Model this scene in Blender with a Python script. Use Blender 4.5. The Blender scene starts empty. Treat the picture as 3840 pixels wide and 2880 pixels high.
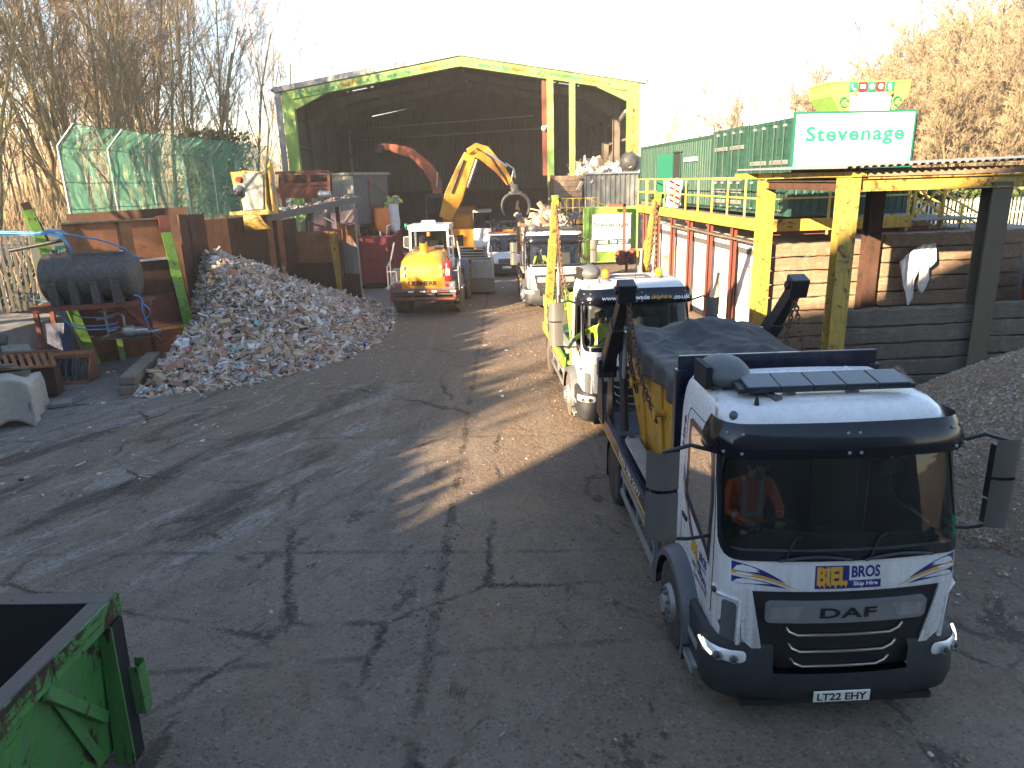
import bpy, math, random
from math import sin, cos, pi, radians as R, sqrt, floor, exp, atan2
from mathutils import Vector as V, Matrix, Euler, noise as N
from mathutils.geometry import tessellate_polygon
rnd = random.Random(7)
S = bpy.context.scene
COL = S.collection

# ---------------------------------------------------------------- mesh builder
class MB:
    def __init__(s):
        s.v = []; s.f = []; s.mi = []; s.mats = []; s.T = Matrix()
    def slot(s, m):
        if m not in s.mats: s.mats.append(m)
        return s.mats.index(m)
    def add(s, vs, fs, m):
        o = len(s.v); k = s.slot(m)
        s.v += [s.T @ V(p) for p in vs]
        for f in fs:
            s.f.append([i+o for i in f]); s.mi.append(k)
        return s
    def box(s, a, b, m):
        x0, y0, z0 = a; x1, y1, z1 = b
        return s.add([(x0,y0,z0),(x1,y0,z0),(x1,y1,z0),(x0,y1,z0),(x0,y0,z1),(x1,y0,z1),(x1,y1,z1),(x0,y1,z1)],
                     [(0,3,2,1),(4,5,6,7),(0,1,5,4),(1,2,6,5),(2,3,7,6),(3,0,4,7)], m)
    def boxr(s, c, d, rot, m):
        t = s.T; s.T = t @ Matrix.Translation(c) @ Euler(rot).to_matrix().to_4x4()
        s.box((-d[0]/2,-d[1]/2,-d[2]/2), (d[0]/2,d[1]/2,d[2]/2), m); s.T = t
        return s
    def beam(s, p0, p1, w, h, m, up=(0,0,1)):
        p0 = V(p0); p1 = V(p1); d = (p1-p0)
        L = d.length; d.normalize(); up = V(up)
        if abs(d.dot(up)) > .98: up = V((0,1,0))
        r = d.cross(up).normalized(); u = r.cross(d)
        vs = []
        for p in (p0, p1):
            for a, b in ((-1,-1),(1,-1),(1,1),(-1,1)): vs.append(p + r*a*w/2 + u*b*h/2)
        return s.add(vs, [(0,1,2,3),(7,6,5,4),(0,4,5,1),(1,5,6,2),(2,6,7,3),(3,7,4,0)], m)
    def ibeam(s, p0, p1, w, h, m, up=(0,1,0), t=.025):
        p0 = V(p0); p1 = V(p1); d = (p1-p0).normalized(); up = V(up)
        r = d.cross(up).normalized(); u = r.cross(d)
        o = u*(h/2-t/2)
        s.beam(p0+o, p1+o, w, t, m, u); s.beam(p0-o, p1-o, w, t, m, u)
        return s.beam(p0, p1, t, h-2*t-.004, m, u)
    def prism(s, pts, ax, a, b, m):
        # pts: 2d outline; ax = axis of extrusion
        def mk(p, t):
            return {'x': (t,p[0],p[1]), 'y': (p[0],t,p[1]), 'z': (p[0],p[1],t)}[ax]
        n = len(pts)
        vs = [mk(p,a) for p in pts] + [mk(p,b) for p in pts]
        fs = [tuple(range(n)), tuple(range(2*n-1,n-1,-1))]
        for i in range(n):
            j = (i+1) % n; fs.append((i, i+n, j+n, j))
        return s.add(vs, fs, m)
    def tube(s, pts, r, n, m, cap=True, closed=False):
        pts = [V(p) for p in pts]; k = len(pts)
        rs = r if isinstance(r, (list,tuple)) else [r]*k
        vs = []; fs = []
        ref = None
        for i, p in enumerate(pts):
            if closed: d = pts[(i+1)%k]-pts[i-1]
            else: d = pts[min(i+1,k-1)]-pts[max(i-1,0)]
            d = d.normalized() if d.length > 1e-9 else V((0,0,1))
            if ref is None:
                ref = V((0,0,1)) if abs(d.z) < .9 else V((1,0,0))
            a = d.cross(ref)
            if a.length < 1e-6: a = d.orthogonal()
            a.normalize(); b = a.cross(d); ref = b
            for q in range(n):
                t = 2*pi*q/n
                vs.append(p + a*cos(t)*rs[i] + b*sin(t)*rs[i])
        lim = k if closed else k-1
        for i in range(lim):
            i2 = (i+1) % k
            for q in range(n):
                q2 = (q+1) % n
                fs.append((i*n+q, i*n+q2, i2*n+q2, i2*n+q))
        if cap and not closed:
            fs.append(tuple(range(n-1,-1,-1))); fs.append(tuple(range((k-1)*n, k*n)))
        return s.add(vs, fs, m)
    def cyl(s, p0, p1, r, n, m): return s.tube([p0, p1], r if isinstance(r,(list,tuple)) else [r,r], n, m)
    def lathe(s, prof, p, ax, n, m):
        # prof: (radius, offset along axis)
        d = V(ax).normalized(); a = d.orthogonal().normalized(); b = d.cross(a); p = V(p)
        vs = []; fs = []
        for r, h in prof:
            for q in range(n):
                t = 2*pi*q/n; vs.append(p + d*h + (a*cos(t)+b*sin(t))*r)
        for i in range(len(prof)-1):
            for q in range(n):
                q2 = (q+1)%n; fs.append((i*n+q, i*n+q2, (i+1)*n+q2, (i+1)*n+q))
        fs.append(tuple(range(n-1,-1,-1))); k = len(prof)
        fs.append(tuple(range((k-1)*n,k*n)))
        return s.add(vs, fs, m)
    def ball(s, c, r, m, n=12, k=8):
        if not isinstance(r,(list,tuple)): r = (r,r,r)
        vs = [(c[0],c[1],c[2]-r[2])]; fs = []
        for i in range(1,k):
            a = -pi/2+pi*i/k
            for q in range(n):
                t = 2*pi*q/n
                vs.append((c[0]+r[0]*cos(a)*cos(t), c[1]+r[1]*cos(a)*sin(t), c[2]+r[2]*sin(a)))
        vs.append((c[0],c[1],c[2]+r[2]))
        for q in range(n):
            q2=(q+1)%n; fs.append((0,1+q2,1+q)); L=len(vs)-1; b=1+(k-2)*n
            fs.append((L,b+q,b+q2))
            for i in range(k-2): fs.append((1+i*n+q,1+i*n+q2,1+(i+1)*n+q2,1+(i+1)*n+q))
        return s.add(vs, fs, m)
    def grid(s, fn, nu, nv, m, flip=False):
        vs = [fn(i/nu, j/nv) for j in range(nv+1) for i in range(nu+1)]
        fs = []
        for j in range(nv):
            for i in range(nu):
                a = j*(nu+1)+i; q = (a, a+1, a+nu+2, a+nu+1)
                fs.append(q[::-1] if flip else q)
        return s.add(vs, fs, m)
    def loft(s, rings, m, cap=True, closed=True):
        n = len(rings[0]); vs = [p for r in rings for p in r]; fs = []
        for i in range(len(rings)-1):
            for q in range(n if closed else n-1):
                q2=(q+1)%n; fs.append((i*n+q,i*n+q2,(i+1)*n+q2,(i+1)*n+q))
        if cap and closed:
            fs.append(tuple(range(n-1,-1,-1))); fs.append(tuple(range((len(rings)-1)*n,len(rings)*n)))
        return s.add(vs, fs, m)
    def poly(s, pts3, m): return s.add(pts3, [tuple(range(len(pts3)))], m)
    def corrug(s, p0, du, dv, pitch, depth, m, trap=.5, th=.0):
        # corrugated sheet: profile runs along du, straight along dv
        p0=V(p0);du=V(du);dv=V(dv);nn=du.cross(dv).normalized();L=du.length;u=du.normalized()
        k=max(1,int(round(L/pitch)));w=L/k;us=[]
        for i in range(k):
            x=i*w;us+=[(x,0),(x+w*.25,0),(x+w*.38,depth),(x+w*.87,depth)]
        us.append((L,0));vs=[]
        for x,d in us: vs+= [p0+u*x+nn*d, p0+u*x+nn*d+dv]
        return s.add(vs,[(2*i,2*i+2,2*i+3,2*i+1) for i in range(len(us)-1)],m)
    def text(s, body, fn, w, h, m, bold=0.0, spacing=1.0, shear=0.0):
        # lettering fitted in w x h (either may be None) centred at 0,0, mapped through fn(x,y) -> 3d
        key=(body,bold,spacing,shear)
        if key not in TXT:
            c = bpy.data.curves.new('lettering','FONT'); c.body = body; c.size = 1; c.offset = bold; c.resolution_u = 3
            c.space_character = spacing; c.shear = shear
            o = bpy.data.objects.new('lettering', c)
            me = bpy.data.meshes.new_from_object(o)
            TXT[key] = ([tuple(v.co) for v in me.vertices], [tuple(p.vertices) for p in me.polygons])
            bpy.data.objects.remove(o); bpy.data.meshes.remove(me); bpy.data.curves.remove(c)
        vs, fs = TXT[key]
        xs=[p[0] for p in vs]; ys=[p[1] for p in vs]
        x0,x1,y0,y1=min(xs),max(xs),min(ys),max(ys)
        sx = w/(x1-x0) if w else None; sy = h/(y1-y0) if h else None
        sx = sx or sy; sy = sy or sx
        cx=(x0+x1)/2; cy=(y0+y1)/2
        return s.add([fn((x-cx)*sx,(y-cy)*sy) for x,y,z in vs], fs, m)
    def build(s, name, parent=None, smooth=None, bevel=0, seg=2, recalc=False):
        me = bpy.data.meshes.new(name)
        me.from_pydata([tuple(p) for p in s.v], [], s.f)
        for m in s.mats: me.materials.append(m)
        me.polygons.foreach_set('material_index', s.mi)
        if recalc:
            import bmesh
            b = bmesh.new(); b.from_mesh(me); bmesh.ops.recalc_face_normals(b, faces=b.faces); b.to_mesh(me); b.free()
        if smooth:
            me.polygons.foreach_set('use_smooth', [True]*len(me.polygons))
            me.set_sharp_from_angle(angle=R(smooth))
        me.validate(); me.update()
        o = bpy.data.objects.new(name, me); COL.objects.link(o)
        if parent: o.parent = parent
        if bevel:
            b = o.modifiers.new('bevel','BEVEL'); b.width = bevel; b.segments = seg; b.limit_method='ANGLE'; b.angle_limit=R(40)
        return o
TXT = {}
def flat(o, ux, uy):
    # text mapper on a plane
    o=V(o); ux=V(ux); uy=V(uy)
    return lambda x,y: o+ux*x+uy*y

def tag(o, label=None, cat=None, group=None, kind=None):
    if label: o['label'] = label
    if cat: o['category'] = cat
    if group: o['group'] = group
    if kind: o['kind'] = kind
    return o
def thing(name, label, cat, loc=(0,0,0), rz=0, group=None):
    o = bpy.data.objects.new(name, None); COL.objects.link(o); o.empty_display_size=.3
    o.location = loc; o.rotation_euler = (0,0,rz)
    return tag(o, label, cat, group)
def copy_tree(o, parent=None):
    c = o.copy(); COL.objects.link(c)
    if parent: c.parent = parent
    for ch in KIDS(o): copy_tree(ch, c)
    return c
def KIDS(o): return [x for x in bpy.data.objects if x.parent == o]

# ---------------------------------------------------------------- materials
def srgb(r,g,b):
    f=lambda c:(c/255/12.92) if c<=10.3 else ((c/255+.055)/1.055)**2.4
    return (f(r),f(g),f(b),1)
def lin(*c): return tuple(c)+(1,) if len(c)==3 else c
MATS = {}
class NT:
    def __init__(s, name):
        s.m = bpy.data.materials.new(name); s.m.use_nodes = True; s.t = s.m.node_tree; s.t.nodes.clear()
        s.out = s.n('ShaderNodeOutputMaterial'); s._co=None
    def n(s, typ, **kw):
        x = s.t.nodes.new(typ)
        for k, v in kw.items():
            if k.startswith('i_'):
                key=k[2:]; key=int(key) if key.isdigit() else key.replace('_',' ')
                s.set(x.inputs[key], v)
            else: setattr(x, k, v)
        return x
    def set(s, sock, v):
        if hasattr(v, 'is_output') or isinstance(v, bpy.types.NodeSocket): s.t.links.new(v, sock)
        else:
            try: sock.default_value = v
            except Exception: sock.default_value = (v,v,v)
    def co(s):
        if not s._co: s._co = s.n('ShaderNodeTexCoord').outputs['Object']
        return s._co
    def map(s, scale=(1,1,1), rot=(0,0,0), loc=(0,0,0)):
        return s.n('ShaderNodeMapping', i_Vector=s.co(), i_Scale=scale, i_Rotation=rot, i_Location=loc).outputs[0]
    def map2(s, rot, scale, loc=(0,0,0)):
        a=s.n('ShaderNodeMapping',i_Vector=s.co(),i_Rotation=(0,0,rot)).outputs[0]
        return s.n('ShaderNodeMapping',i_Vector=a,i_Scale=scale,i_Location=loc).outputs[0]
    def noise(s, scale, detail=4, rough=.55, vec=None, dist=0):
        return s.n('ShaderNodeTexNoise', i_Vector=vec or s.co(), i_Scale=scale, i_Detail=detail, i_Roughness=rough, i_Distortion=dist).outputs[0]
    def voro(s, scale, vec=None, feature='F1', out=0):
        return s.n('ShaderNodeTexVoronoi', i_Vector=vec or s.co(), i_Scale=scale, feature=feature).outputs[out]
    def ramp(s, fac, a, b, ca=0., cb=1.):
        x = s.n('ShaderNodeMapRange', i_0=fac, i_1=a, i_2=b, i_3=ca, i_4=cb); x.clamp=True
        return x.outputs[0]
    def math(s, op, a, b=0):
        x = s.n('ShaderNodeMath', operation=op); s.set(x.inputs[0],a); s.set(x.inputs[1],b); return x.outputs[0]
    def mix(s, f, a, b):
        x = s.n('ShaderNodeMix', data_type='RGBA'); s.set(x.inputs[0],f); s.set(x.inputs[6],a); s.set(x.inputs[7],b); return x.outputs[2]
    def bump(s, h, strength=.3, dist=.02):
        return s.n('ShaderNodeBump', i_Strength=strength, i_Distance=dist, i_Height=h).outputs[0]
    def pbr(s, col, rough=.6, metal=0, normal=None, spec=.5, coat=0, emit=None, estr=0):
        p = s.n('ShaderNodeBsdfPrincipled'); s.set(p.inputs['Base Color'],col); s.set(p.inputs['Roughness'],rough); s.set(p.inputs['Metallic'],metal)
        s.set(p.inputs['Specular IOR Level'],spec); s.set(p.inputs['Coat Weight'],coat)
        if normal is not None: s.set(p.inputs['Normal'],normal)
        if emit is not None: s.set(p.inputs['Emission Color'],emit); s.set(p.inputs['Emission Strength'],estr)
        s.t.links.new(p.outputs[0], s.out.inputs[0]); return s.m
def sc(c,k): return (min(c[0]*k,1),min(c[1]*k,1),min(c[2]*k,1),1)
def paint(name, col, rough=.4, dirt=(.10,.08,.06,1), d=.35, scale=1.5, rust=0., coat=0., metal=0, streak=True, bump=.08, rcol=(.12,.05,.025,1), grime=None):
    if name in MATS: return MATS[name]
    t = NT(name)
    a = t.noise(scale, 6, .65)
    base = t.mix(t.ramp(a,.3,.7), sc(col,.88), sc(col,1.08))
    if streak:
        st = t.noise(1.0, 5, .6, t.map((9*scale,9*scale,.6*scale)))
        f = t.math('MULTIPLY', t.ramp(st,.48,.75), d)
        base = t.mix(f, base, dirt)
    g = t.noise(scale*6, 6, .7)
    base = t.mix(t.math('MULTIPLY', t.ramp(g,.5,.75), d*.9), base, dirt)
    rg = t.ramp(a,.3,.8, rough*.85, min(1,rough*1.35))
    if rust:
        r = t.noise(scale*2.3, 8, .72, dist=.6)
        rf = t.ramp(r, .68-rust*.35, .72-rust*.3)
        rc = t.mix(t.noise(scale*14,3), sc(rcol,.5), sc(rcol,1.5))
        base = t.mix(rf, base, rc); rg = t.mix(rf, rg, (.85,.85,.85,1))
    h = t.noise(scale*20, 3)
    MATS[name] = t.pbr(base, rg, metal, t.bump(h, bump, .01), coat=coat)
    return MATS[name]
def plain(name, col, rough=.5, metal=0, emit=None, estr=0, spec=.5, coat=0):
    if name in MATS: return MATS[name]
    t = NT(name)
    a = t.noise(9, 3)
    MATS[name] = t.pbr(t.mix(a, sc(col,.9), sc(col,1.1)), rough, metal, emit=emit, estr=estr, spec=spec, coat=coat); return MATS[name]
def glass(name, tint=(.25,.3,.3,1), trans=.75, rough=.02):
    if name in MATS: return MATS[name]
    t = NT(name)
    tr = t.n('ShaderNodeBsdfTransparent', i_Color=tint)
    gl = t.n('ShaderNodeBsdfGlossy', i_Color=(1,1,1,1), i_Roughness=rough)
    fr = t.n('ShaderNodeFresnel', i_IOR=1.5).outputs[0]
    dust = t.ramp(t.noise(6,5,.7), .5,.9, 0,.10)
    df = t.n('ShaderNodeBsdfDiffuse', i_Color=(.25,.24,.22,1))
    m1 = t.n('ShaderNodeMixShader', i_0=fr); t.t.links.new(tr.outputs[0], m1.inputs[1]); t.t.links.new(gl.outputs[0], m1.inputs[2])
    m2 = t.n('ShaderNodeMixShader', i_0=dust); t.t.links.new(m1.outputs[0], m2.inputs[1]); t.t.links.new(df.outputs[0], m2.inputs[2])
    t.t.links.new(m2.outputs[0], t.out.inputs[0]); MATS[name]=t.m; return t.m

def m_rust(name, c1, c2, scale=1.2, rough=.85):
    t = NT(name)
    a = t.noise(scale,8,.65,dist=.3); b = t.noise(1,5,.6,t.map((7,7,.5)))
    base = t.mix(t.ramp(a,.32,.68), c1, c2)
    base = t.mix(t.ramp(b,.5,.75,0,.4), base, sc(c1,.45))
    base = t.mix(t.ramp(t.noise(.7,6,.65,dist=.6),.42,.68,0,.6), base, sc(c2,1.25))
    base = t.mix(t.ramp(t.noise(2.6,7,.7),.55,.68,0,.55), base, sc(c1,.35))
    base = t.mix(t.ramp(t.noise(scale*9,5,.7),.6,.8,0,.4), base, (.25,.2,.16,1))
    return t.pbr(base, rough, 0, t.bump(t.noise(30,4),.25,.01), spec=.25)
def m_wood(name, c1, c2, axis='x', scale=1.):
    t = NT(name)
    s = {'x':(1.2,14,14),'y':(14,1.2,14),'z':(14,14,1.2)}[axis]
    g = t.noise(scale,8,.7,t.map(s),dist=.4); b = t.noise(.9,5,.6)
    big = t.noise(2.2,4,.6)
    base = t.mix(t.ramp(g,.3,.7), c1, c2)
    base = t.mix(t.ramp(b,.35,.7,0,.6), base, sc(c1,.55))
    base = t.mix(t.ramp(big,.58,.75,0,.5), base, (.30,.27,.23,1))
    base = t.mix(t.ramp(t.noise(11,6,.75),.6,.7,0,.7), base, sc(c1,.35))
    rnd_ = t.n('ShaderNodeObjectInfo').outputs['Random']
    base = t.mix(t.ramp(rnd_,0,1,0,.6), base, sc(c2,.6)); base = t.mix(t.ramp(t.noise(5,6,.8),.52,.66,0,.6), base, sc(c2,1.25))
    h = t.math('ADD', g, t.math('MULTIPLY', t.noise(3,5,.7), 1.2))
    return t.pbr(base, .92, 0, t.bump(h, .75, .035), spec=.15)
def m_concrete(name, c1, c2, scale=.8, bump=.4):
    t = NT(name)
    a = t.noise(scale,8,.65); f = t.noise(scale*12,6,.7)
    st = t.noise(1,5,.6,t.map((5,5,.4)))
    base = t.mix(t.ramp(a,.3,.7), c1, c2)
    base = t.mix(t.ramp(st,.5,.75,0,.6), base, sc(c1,.5))
    base = t.mix(t.ramp(f,.45,.75,0,.45), base, sc(c1,.7))
    return t.pbr(base, .92, 0, t.bump(t.math('ADD',f,t.noise(40,3)), bump, .02), spec=.2)

def m_skip():
    t=NT('scraped_green_paint'); sep=t.n('ShaderNodeSeparateXYZ',i_0=t.co()); z=sep.outputs[2]
    a=t.noise(1.2,6,.65); base=t.mix(t.ramp(a,.3,.7),(.045,.17,.04,1),(.075,.25,.055,1))
    base=t.mix(t.ramp(t.noise(1,5,.65,t.map((7,7,.8))),.48,.68,0,.65),base,(.10,.12,.09,1))
    wear=t.noise(1,8,.78,t.map((9,3.2,1.6)),dist=.7); sc1=t.noise(1,7,.8,t.map((30,4,22),(.4,0,0)))
    edge=t.math('ADD',t.ramp(z,1.15,1.62,0,.10),t.math('MULTIPLY',t.ramp(t.noise(.9,3),.45,.65),.06))
    base=t.mix(t.ramp(t.math('ADD',wear,edge),.575,.60),base,t.mix(t.noise(12,4),(.022,.014,.010,1),(.07,.035,.022,1)))
    base=t.mix(t.ramp(t.math('ADD',sc1,edge),.62,.645),base,(.03,.02,.015,1))
    base=t.mix(t.ramp(t.noise(1.7,5,.7),.56,.72,0,.6),base,(.16,.15,.14,1))
    return t.pbr(base,t.ramp(a,.3,.8,.4,.75),0,t.bump(t.math('ADD',wear,t.noise(2.2,3)),.5,.03))
def m_cab():
    t=NT('white_cab_road_dirt'); z=t.n('ShaderNodeSeparateXYZ',i_0=t.co()).outputs[2]
    a=t.noise(1.2,5); base=t.mix(t.ramp(a,.3,.7),(.66,.67,.68,1),(.73,.74,.75,1))
    st=t.noise(1,6,.7,t.map((14,14,.9))); sp=t.noise(22,6,.8)
    low=t.ramp(z,1.75,.70)
    base=t.mix(t.math('MULTIPLY',t.ramp(st,.42,.66),t.math('ADD',.18,t.math('MULTIPLY',low,.55))),base,(.30,.265,.225,1))
    base=t.mix(t.math('MULTIPLY',t.ramp(sp,.50,.62),t.math('MULTIPLY',low,.75)),base,(.20,.16,.125,1))
    return t.pbr(base,t.ramp(sp,.4,.65,.2,.5),0,coat=.35)
M = {}
M['grab'] = paint('worn_grab_steel', (.17,.16,.145,1), .55, d=.6, metal=.3, scale=3)
M['lime'] = paint('lime_paint', (.21,.37,.08,1), .45, rust=.10, d=.3)
M['lime_old'] = paint('worn_lime_paint', (.165,.35,.04,1), .5, rust=.34, d=.5, scale=2.2, rcol=(.09,.035,.02,1))
M['lime_clean'] = paint('lime_fascia', (.21,.37,.075,1), .45, rust=.0, d=.18)
M['text_green'] = plain('dark_green_lettering', (.002,.050,.032,1), .6)
M['lime_dirty'] = m_skip() or paint('scratched_green_paint', (.055,.20,.045,1), .45, rust=.44, d=.8, scale=4.6, rcol=(.030,.018,.013,1))
M['yellow'] = paint('yellow_paint', (.55,.34,.045,1), .5, rust=.30, d=.6)
M['yellow_old'] = paint('chipped_yellow_paint', (.40,.285,.05,1), .6, rust=.40, d=.7, scale=2.)
M['yellow_mach'] = paint('machine_yellow', (.62,.255,.015,1), .35, d=.22, rust=.0, coat=.2)
M['skip_yellow'] = paint('skip_yellow_paint', (.50,.26,.014,1), .5, rust=.28, d=.6)
M['rail_yellow'] = plain('railing_yellow', (.62,.42,.06,1), .5)
M['orange'] = paint('shade_dimmed_orange', (.26,.058,.016,1), .6, d=.35)  # orange darkened in the colour to stand in for dusty shade inside the shed
M['white'] = m_cab()
M['whitepanel'] = paint('white_cladding', (.74,.72,.68,1), .5, dirt=(.4,.36,.3,1), d=.35, scale=.8)
M['sign_white'] = plain('sign_white', (.80,.81,.82,1), .4)
M['navy'] = paint('navy_paint', (.006,.009,.028,1), .35, dirt=(.08,.07,.06,1), d=.3, coat=.2)
M['black'] = plain('black_plastic', (.016,.016,.018,1), .42)
M['blackgloss'] = plain('smoked_acrylic', (.007,.008,.013,1), .16, coat=.15, spec=.4)
M['grey'] = paint('grey_plastic', (.085,.095,.105,1), .55, d=.35, dirt=(.16,.14,.12,1), bump=.15)
M['bumpgrey'] = paint('bumper_grey', (.019,.021,.025,1), .6, d=.12, dirt=(.10,.09,.08,1), bump=.15)
M['guard'] = paint('dull_steel_guard', (.13,.128,.12,1), .4, d=.4, dirt=(.16,.14,.11,1), metal=.3, scale=2)
M['lightbar'] = plain('smoked_lightbar', (.018,.021,.030,1), .30, coat=.2)
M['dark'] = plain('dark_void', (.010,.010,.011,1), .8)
M['interior'] = plain('cab_lining', (.045,.045,.048,1), .8)
M['dash'] = plain('dashboard_plastic', (.060,.066,.066,1), .7)
M['seat'] = plain('seat_cloth', (.10,.09,.075,1), .9)
M['tyre'] = paint('muddy_tyre', (.022,.021,.020,1), .85, dirt=(.16,.12,.085,1), d=.75, scale=3, bump=.4)
M['tyre_mud'] = paint('brown_caked_tyre', (.10,.080,.062,1), .9, dirt=(.20,.155,.115,1), d=.9, scale=3, bump=.5)
M['rim'] = paint('wheel_rim', (.30,.29,.28,1), .5, dirt=(.14,.11,.08,1), d=.7, scale=4, metal=.4)
M['steel'] = paint('galvanised_steel', (.42,.43,.44,1), .4, d=.4, dirt=(.2,.18,.15,1), metal=.6, scale=2)
M['silver'] = plain('silver_plastic', (.30,.31,.32,1), .32, metal=.5)
M['chrome'] = plain('champagne_trim', (.42,.40,.34,1), .28, metal=.8)
M['chain'] = m_rust('rusty_chain', (.055,.035,.025,1), (.13,.075,.045,1), 6, .7)
M['oilsteel'] = paint('oily_steel', (.018,.017,.020,1), .4, dirt=(.06,.045,.035,1), d=.5, scale=3, rust=.15)
M['rust'] = m_rust('rust_sheet', (.15,.062,.032,1), (.30,.135,.065,1))
M['rustdark'] = m_rust('dark_rust_sheet', (.036,.021,.016,1), (.078,.040,.027,1))
M['redox'] = paint('red_oxide', (.15,.038,.024,1), .75, d=.4, rust=.15)
M['red'] = paint('red_container_paint', (.20,.013,.022,1), .6, d=.7, rust=.22)
M['redgloss'] = plain('red_gloss', (.45,.012,.016,1), .3)
M['purple'] = paint('faded_purple_paint', (.17,.12,.15,1), .7, d=.5, rust=.1)
M['green'] = paint('container_green', (.006,.050,.034,1), .55, dirt=(.12,.14,.12,1), d=.35, scale=.9)
M['greensign'] = plain('sign_green', (.008,.19,.115,1), .5)
M['greendeep'] = plain('sign_deep_green', (.006,.12,.075,1), .5)
M['gold'] = plain('logo_gold', (.62,.33,.03,1), .45)
M['blue'] = plain('logo_blue', (.022,.025,.16,1), .45)
M['bluehose'] = plain('blue_hose', (.03,.22,.50,1), .35)
M['orangetext'] = plain('lettering_orange', (.42,.09,.01,1), .5)
M['amber'] = plain('amber_lens', (.85,.22,.01,1), .2, coat=.5)
M['corr'] = paint('corrugated_grey', (.20,.215,.21,1), .5, d=.5, dirt=(.10,.09,.075,1), scale=1.0, metal=.2)
M['corr_dark'] = paint('slate_cladding', (.075,.085,.095,1), .6, d=.4)
M['corr_pale'] = paint('pale_grimy_cladding', (.36,.35,.30,1), .7, d=.6, dirt=(.14,.13,.11,1))
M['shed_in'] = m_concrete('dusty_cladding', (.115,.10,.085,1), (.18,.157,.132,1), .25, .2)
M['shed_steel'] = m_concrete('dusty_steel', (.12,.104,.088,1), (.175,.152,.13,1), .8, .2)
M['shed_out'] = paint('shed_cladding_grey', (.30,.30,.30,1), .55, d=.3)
M['skylight'] = plain('roof_light', (.7,.7,.68,1), .5, emit=(.95,.97,1,1), estr=.16)
M['woodwall'] = m_wood('old_sleeper_timber', (.19,.13,.085,1), (.36,.26,.18,1))
M['woodgrey'] = m_wood('grey_sleeper_timber', (.105,.088,.070,1), (.20,.172,.14,1))
M['woodbaulk'] = m_wood('baulk_timber', (.13,.105,.085,1), (.27,.225,.18,1), 'y')
M['conc'] = m_concrete('rough_concrete', (.17,.165,.16,1), (.27,.26,.245,1))
M['tarp'] = paint('grey_mesh_tarpaulin', (.046,.048,.051,1), .68, dirt=(.12,.115,.105,1), d=.55, scale=1.6, streak=False, bump=.3)
M['tarpbuff'] = paint('buff_tarpaulin', (.36,.34,.30,1), .7, dirt=(.18,.15,.11,1), d=.6, scale=1.5, streak=False)
M['cloth'] = plain('white_plastic_sheet', (.78,.78,.80,1), .6)
M['tank'] = paint('dusty_black_tank', (.036,.039,.043,1), .6, dirt=(.12,.11,.095,1), d=.7, scale=1.6)
M['hivis_o'] = plain('hivis_orange', (.80,.10,.015,1), .7)
M['hivis_y'] = plain('hivis_yellow', (.62,.78,.03,1), .7)
M['reflect'] = plain('reflective_tape', (.55,.55,.52,1), .4)
M['skin'] = plain('skin', (.50,.27,.19,1), .55)
M['hair'] = plain('hair', (.03,.022,.018,1), .7)
M['hairgrey'] = plain('grey_hair', (.30,.29,.28,1), .7)
M['glass'] = glass('cab_glass', (.38,.42,.41,1))
M['glassclear'] = glass('clear_cab_glass', (.55,.60,.58,1))
M['plate'] = plain('number_plate', (.72,.72,.66,1), .4)
M['lamp'] = plain('headlamp_lens', (.75,.76,.74,1), .08, coat=1, spec=.8)
M['lampon'] = plain('daytime_lamp', (.9,.9,.85,1), .2, emit=(1,.96,.82,1), estr=.4)
M['taillamp'] = plain('tail_lamp', (.5,.01,.01,1), .2)
M['orangebag'] = paint('orange_sack', (.65,.19,.04,1), .75, d=.25, streak=False, scale=3)
M['whitebag'] = paint('white_sack', (.62,.62,.62,1), .7, d=.35, streak=False, scale=4)
M['bluebag'] = plain('blue_plastic', (.02,.06,.35,1), .4)
# ---------------------------------------------------------------- camera geometry (photo pixels at 2212 x 1659 -> world points)
FPX=1540.; PITCH=R(16.); ROLL=R(1.6); CAMZ=5.
_f=V((0,cos(PITCH),-sin(PITCH))); _r=Matrix.Rotation(ROLL,3,_f)@V((1,0,0)); _u=_r.cross(_f)
def ray(x,y): return _f+_r*((x-1106.)/FPX)-_u*((y-829.5)/FPX)
def aty(x,y,Y): d=ray(x,y); return V((0,0,CAMZ))+d*(Y/d.y)
def atz(x,y,z=0.): d=ray(x,y); return V((0,0,CAMZ))+d*((z-CAMZ)/d.z)
def atx(x,y,X): d=ray(x,y); return V((0,0,CAMZ))+d*(X/d.x)
cam=bpy.data.cameras.new('camera'); co=bpy.data.objects.new('camera',cam); COL.objects.link(co)
cam.sensor_width=36; cam.lens=FPX/2212*36; cam.clip_end=3000; cam.clip_start=.05
mr=Matrix((_r,_u,-_f)).transposed().to_4x4(); mr.translation=(0,0,CAMZ); co.matrix_world=mr
S.camera=co
# ---------------------------------------------------------------- daylight
SUN_AZ=R(40); SUN_EL=R(17)
sundir=V((sin(SUN_AZ)*cos(SUN_EL),cos(SUN_AZ)*cos(SUN_EL),-sin(SUN_EL)))   # travel direction of the light
sl=bpy.data.lights.new('sun','SUN'); sl.energy=5.0; sl.angle=R(.5); sl.color=(1,.755,.49)
so=bpy.data.objects.new('sun',sl); COL.objects.link(so); so.rotation_euler=sundir.to_track_quat('-Z','Y').to_euler(); so.location=(-20,-30,30)
w=bpy.data.worlds.new('World'); S.world=w; w.use_nodes=True; nt=w.node_tree; nt.nodes.clear()
sky=nt.nodes.new('ShaderNodeTexSky'); sky.sky_type='NISHITA'; sky.sun_disc=False; sky.sun_elevation=SUN_EL
sky.sun_rotation=pi+SUN_AZ; sky.air_density=1.0; sky.dust_density=.25; sky.ozone_density=1.0; sky.altitude=80
bg=nt.nodes.new('ShaderNodeBackground'); bg.inputs[1].default_value=.072
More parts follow.
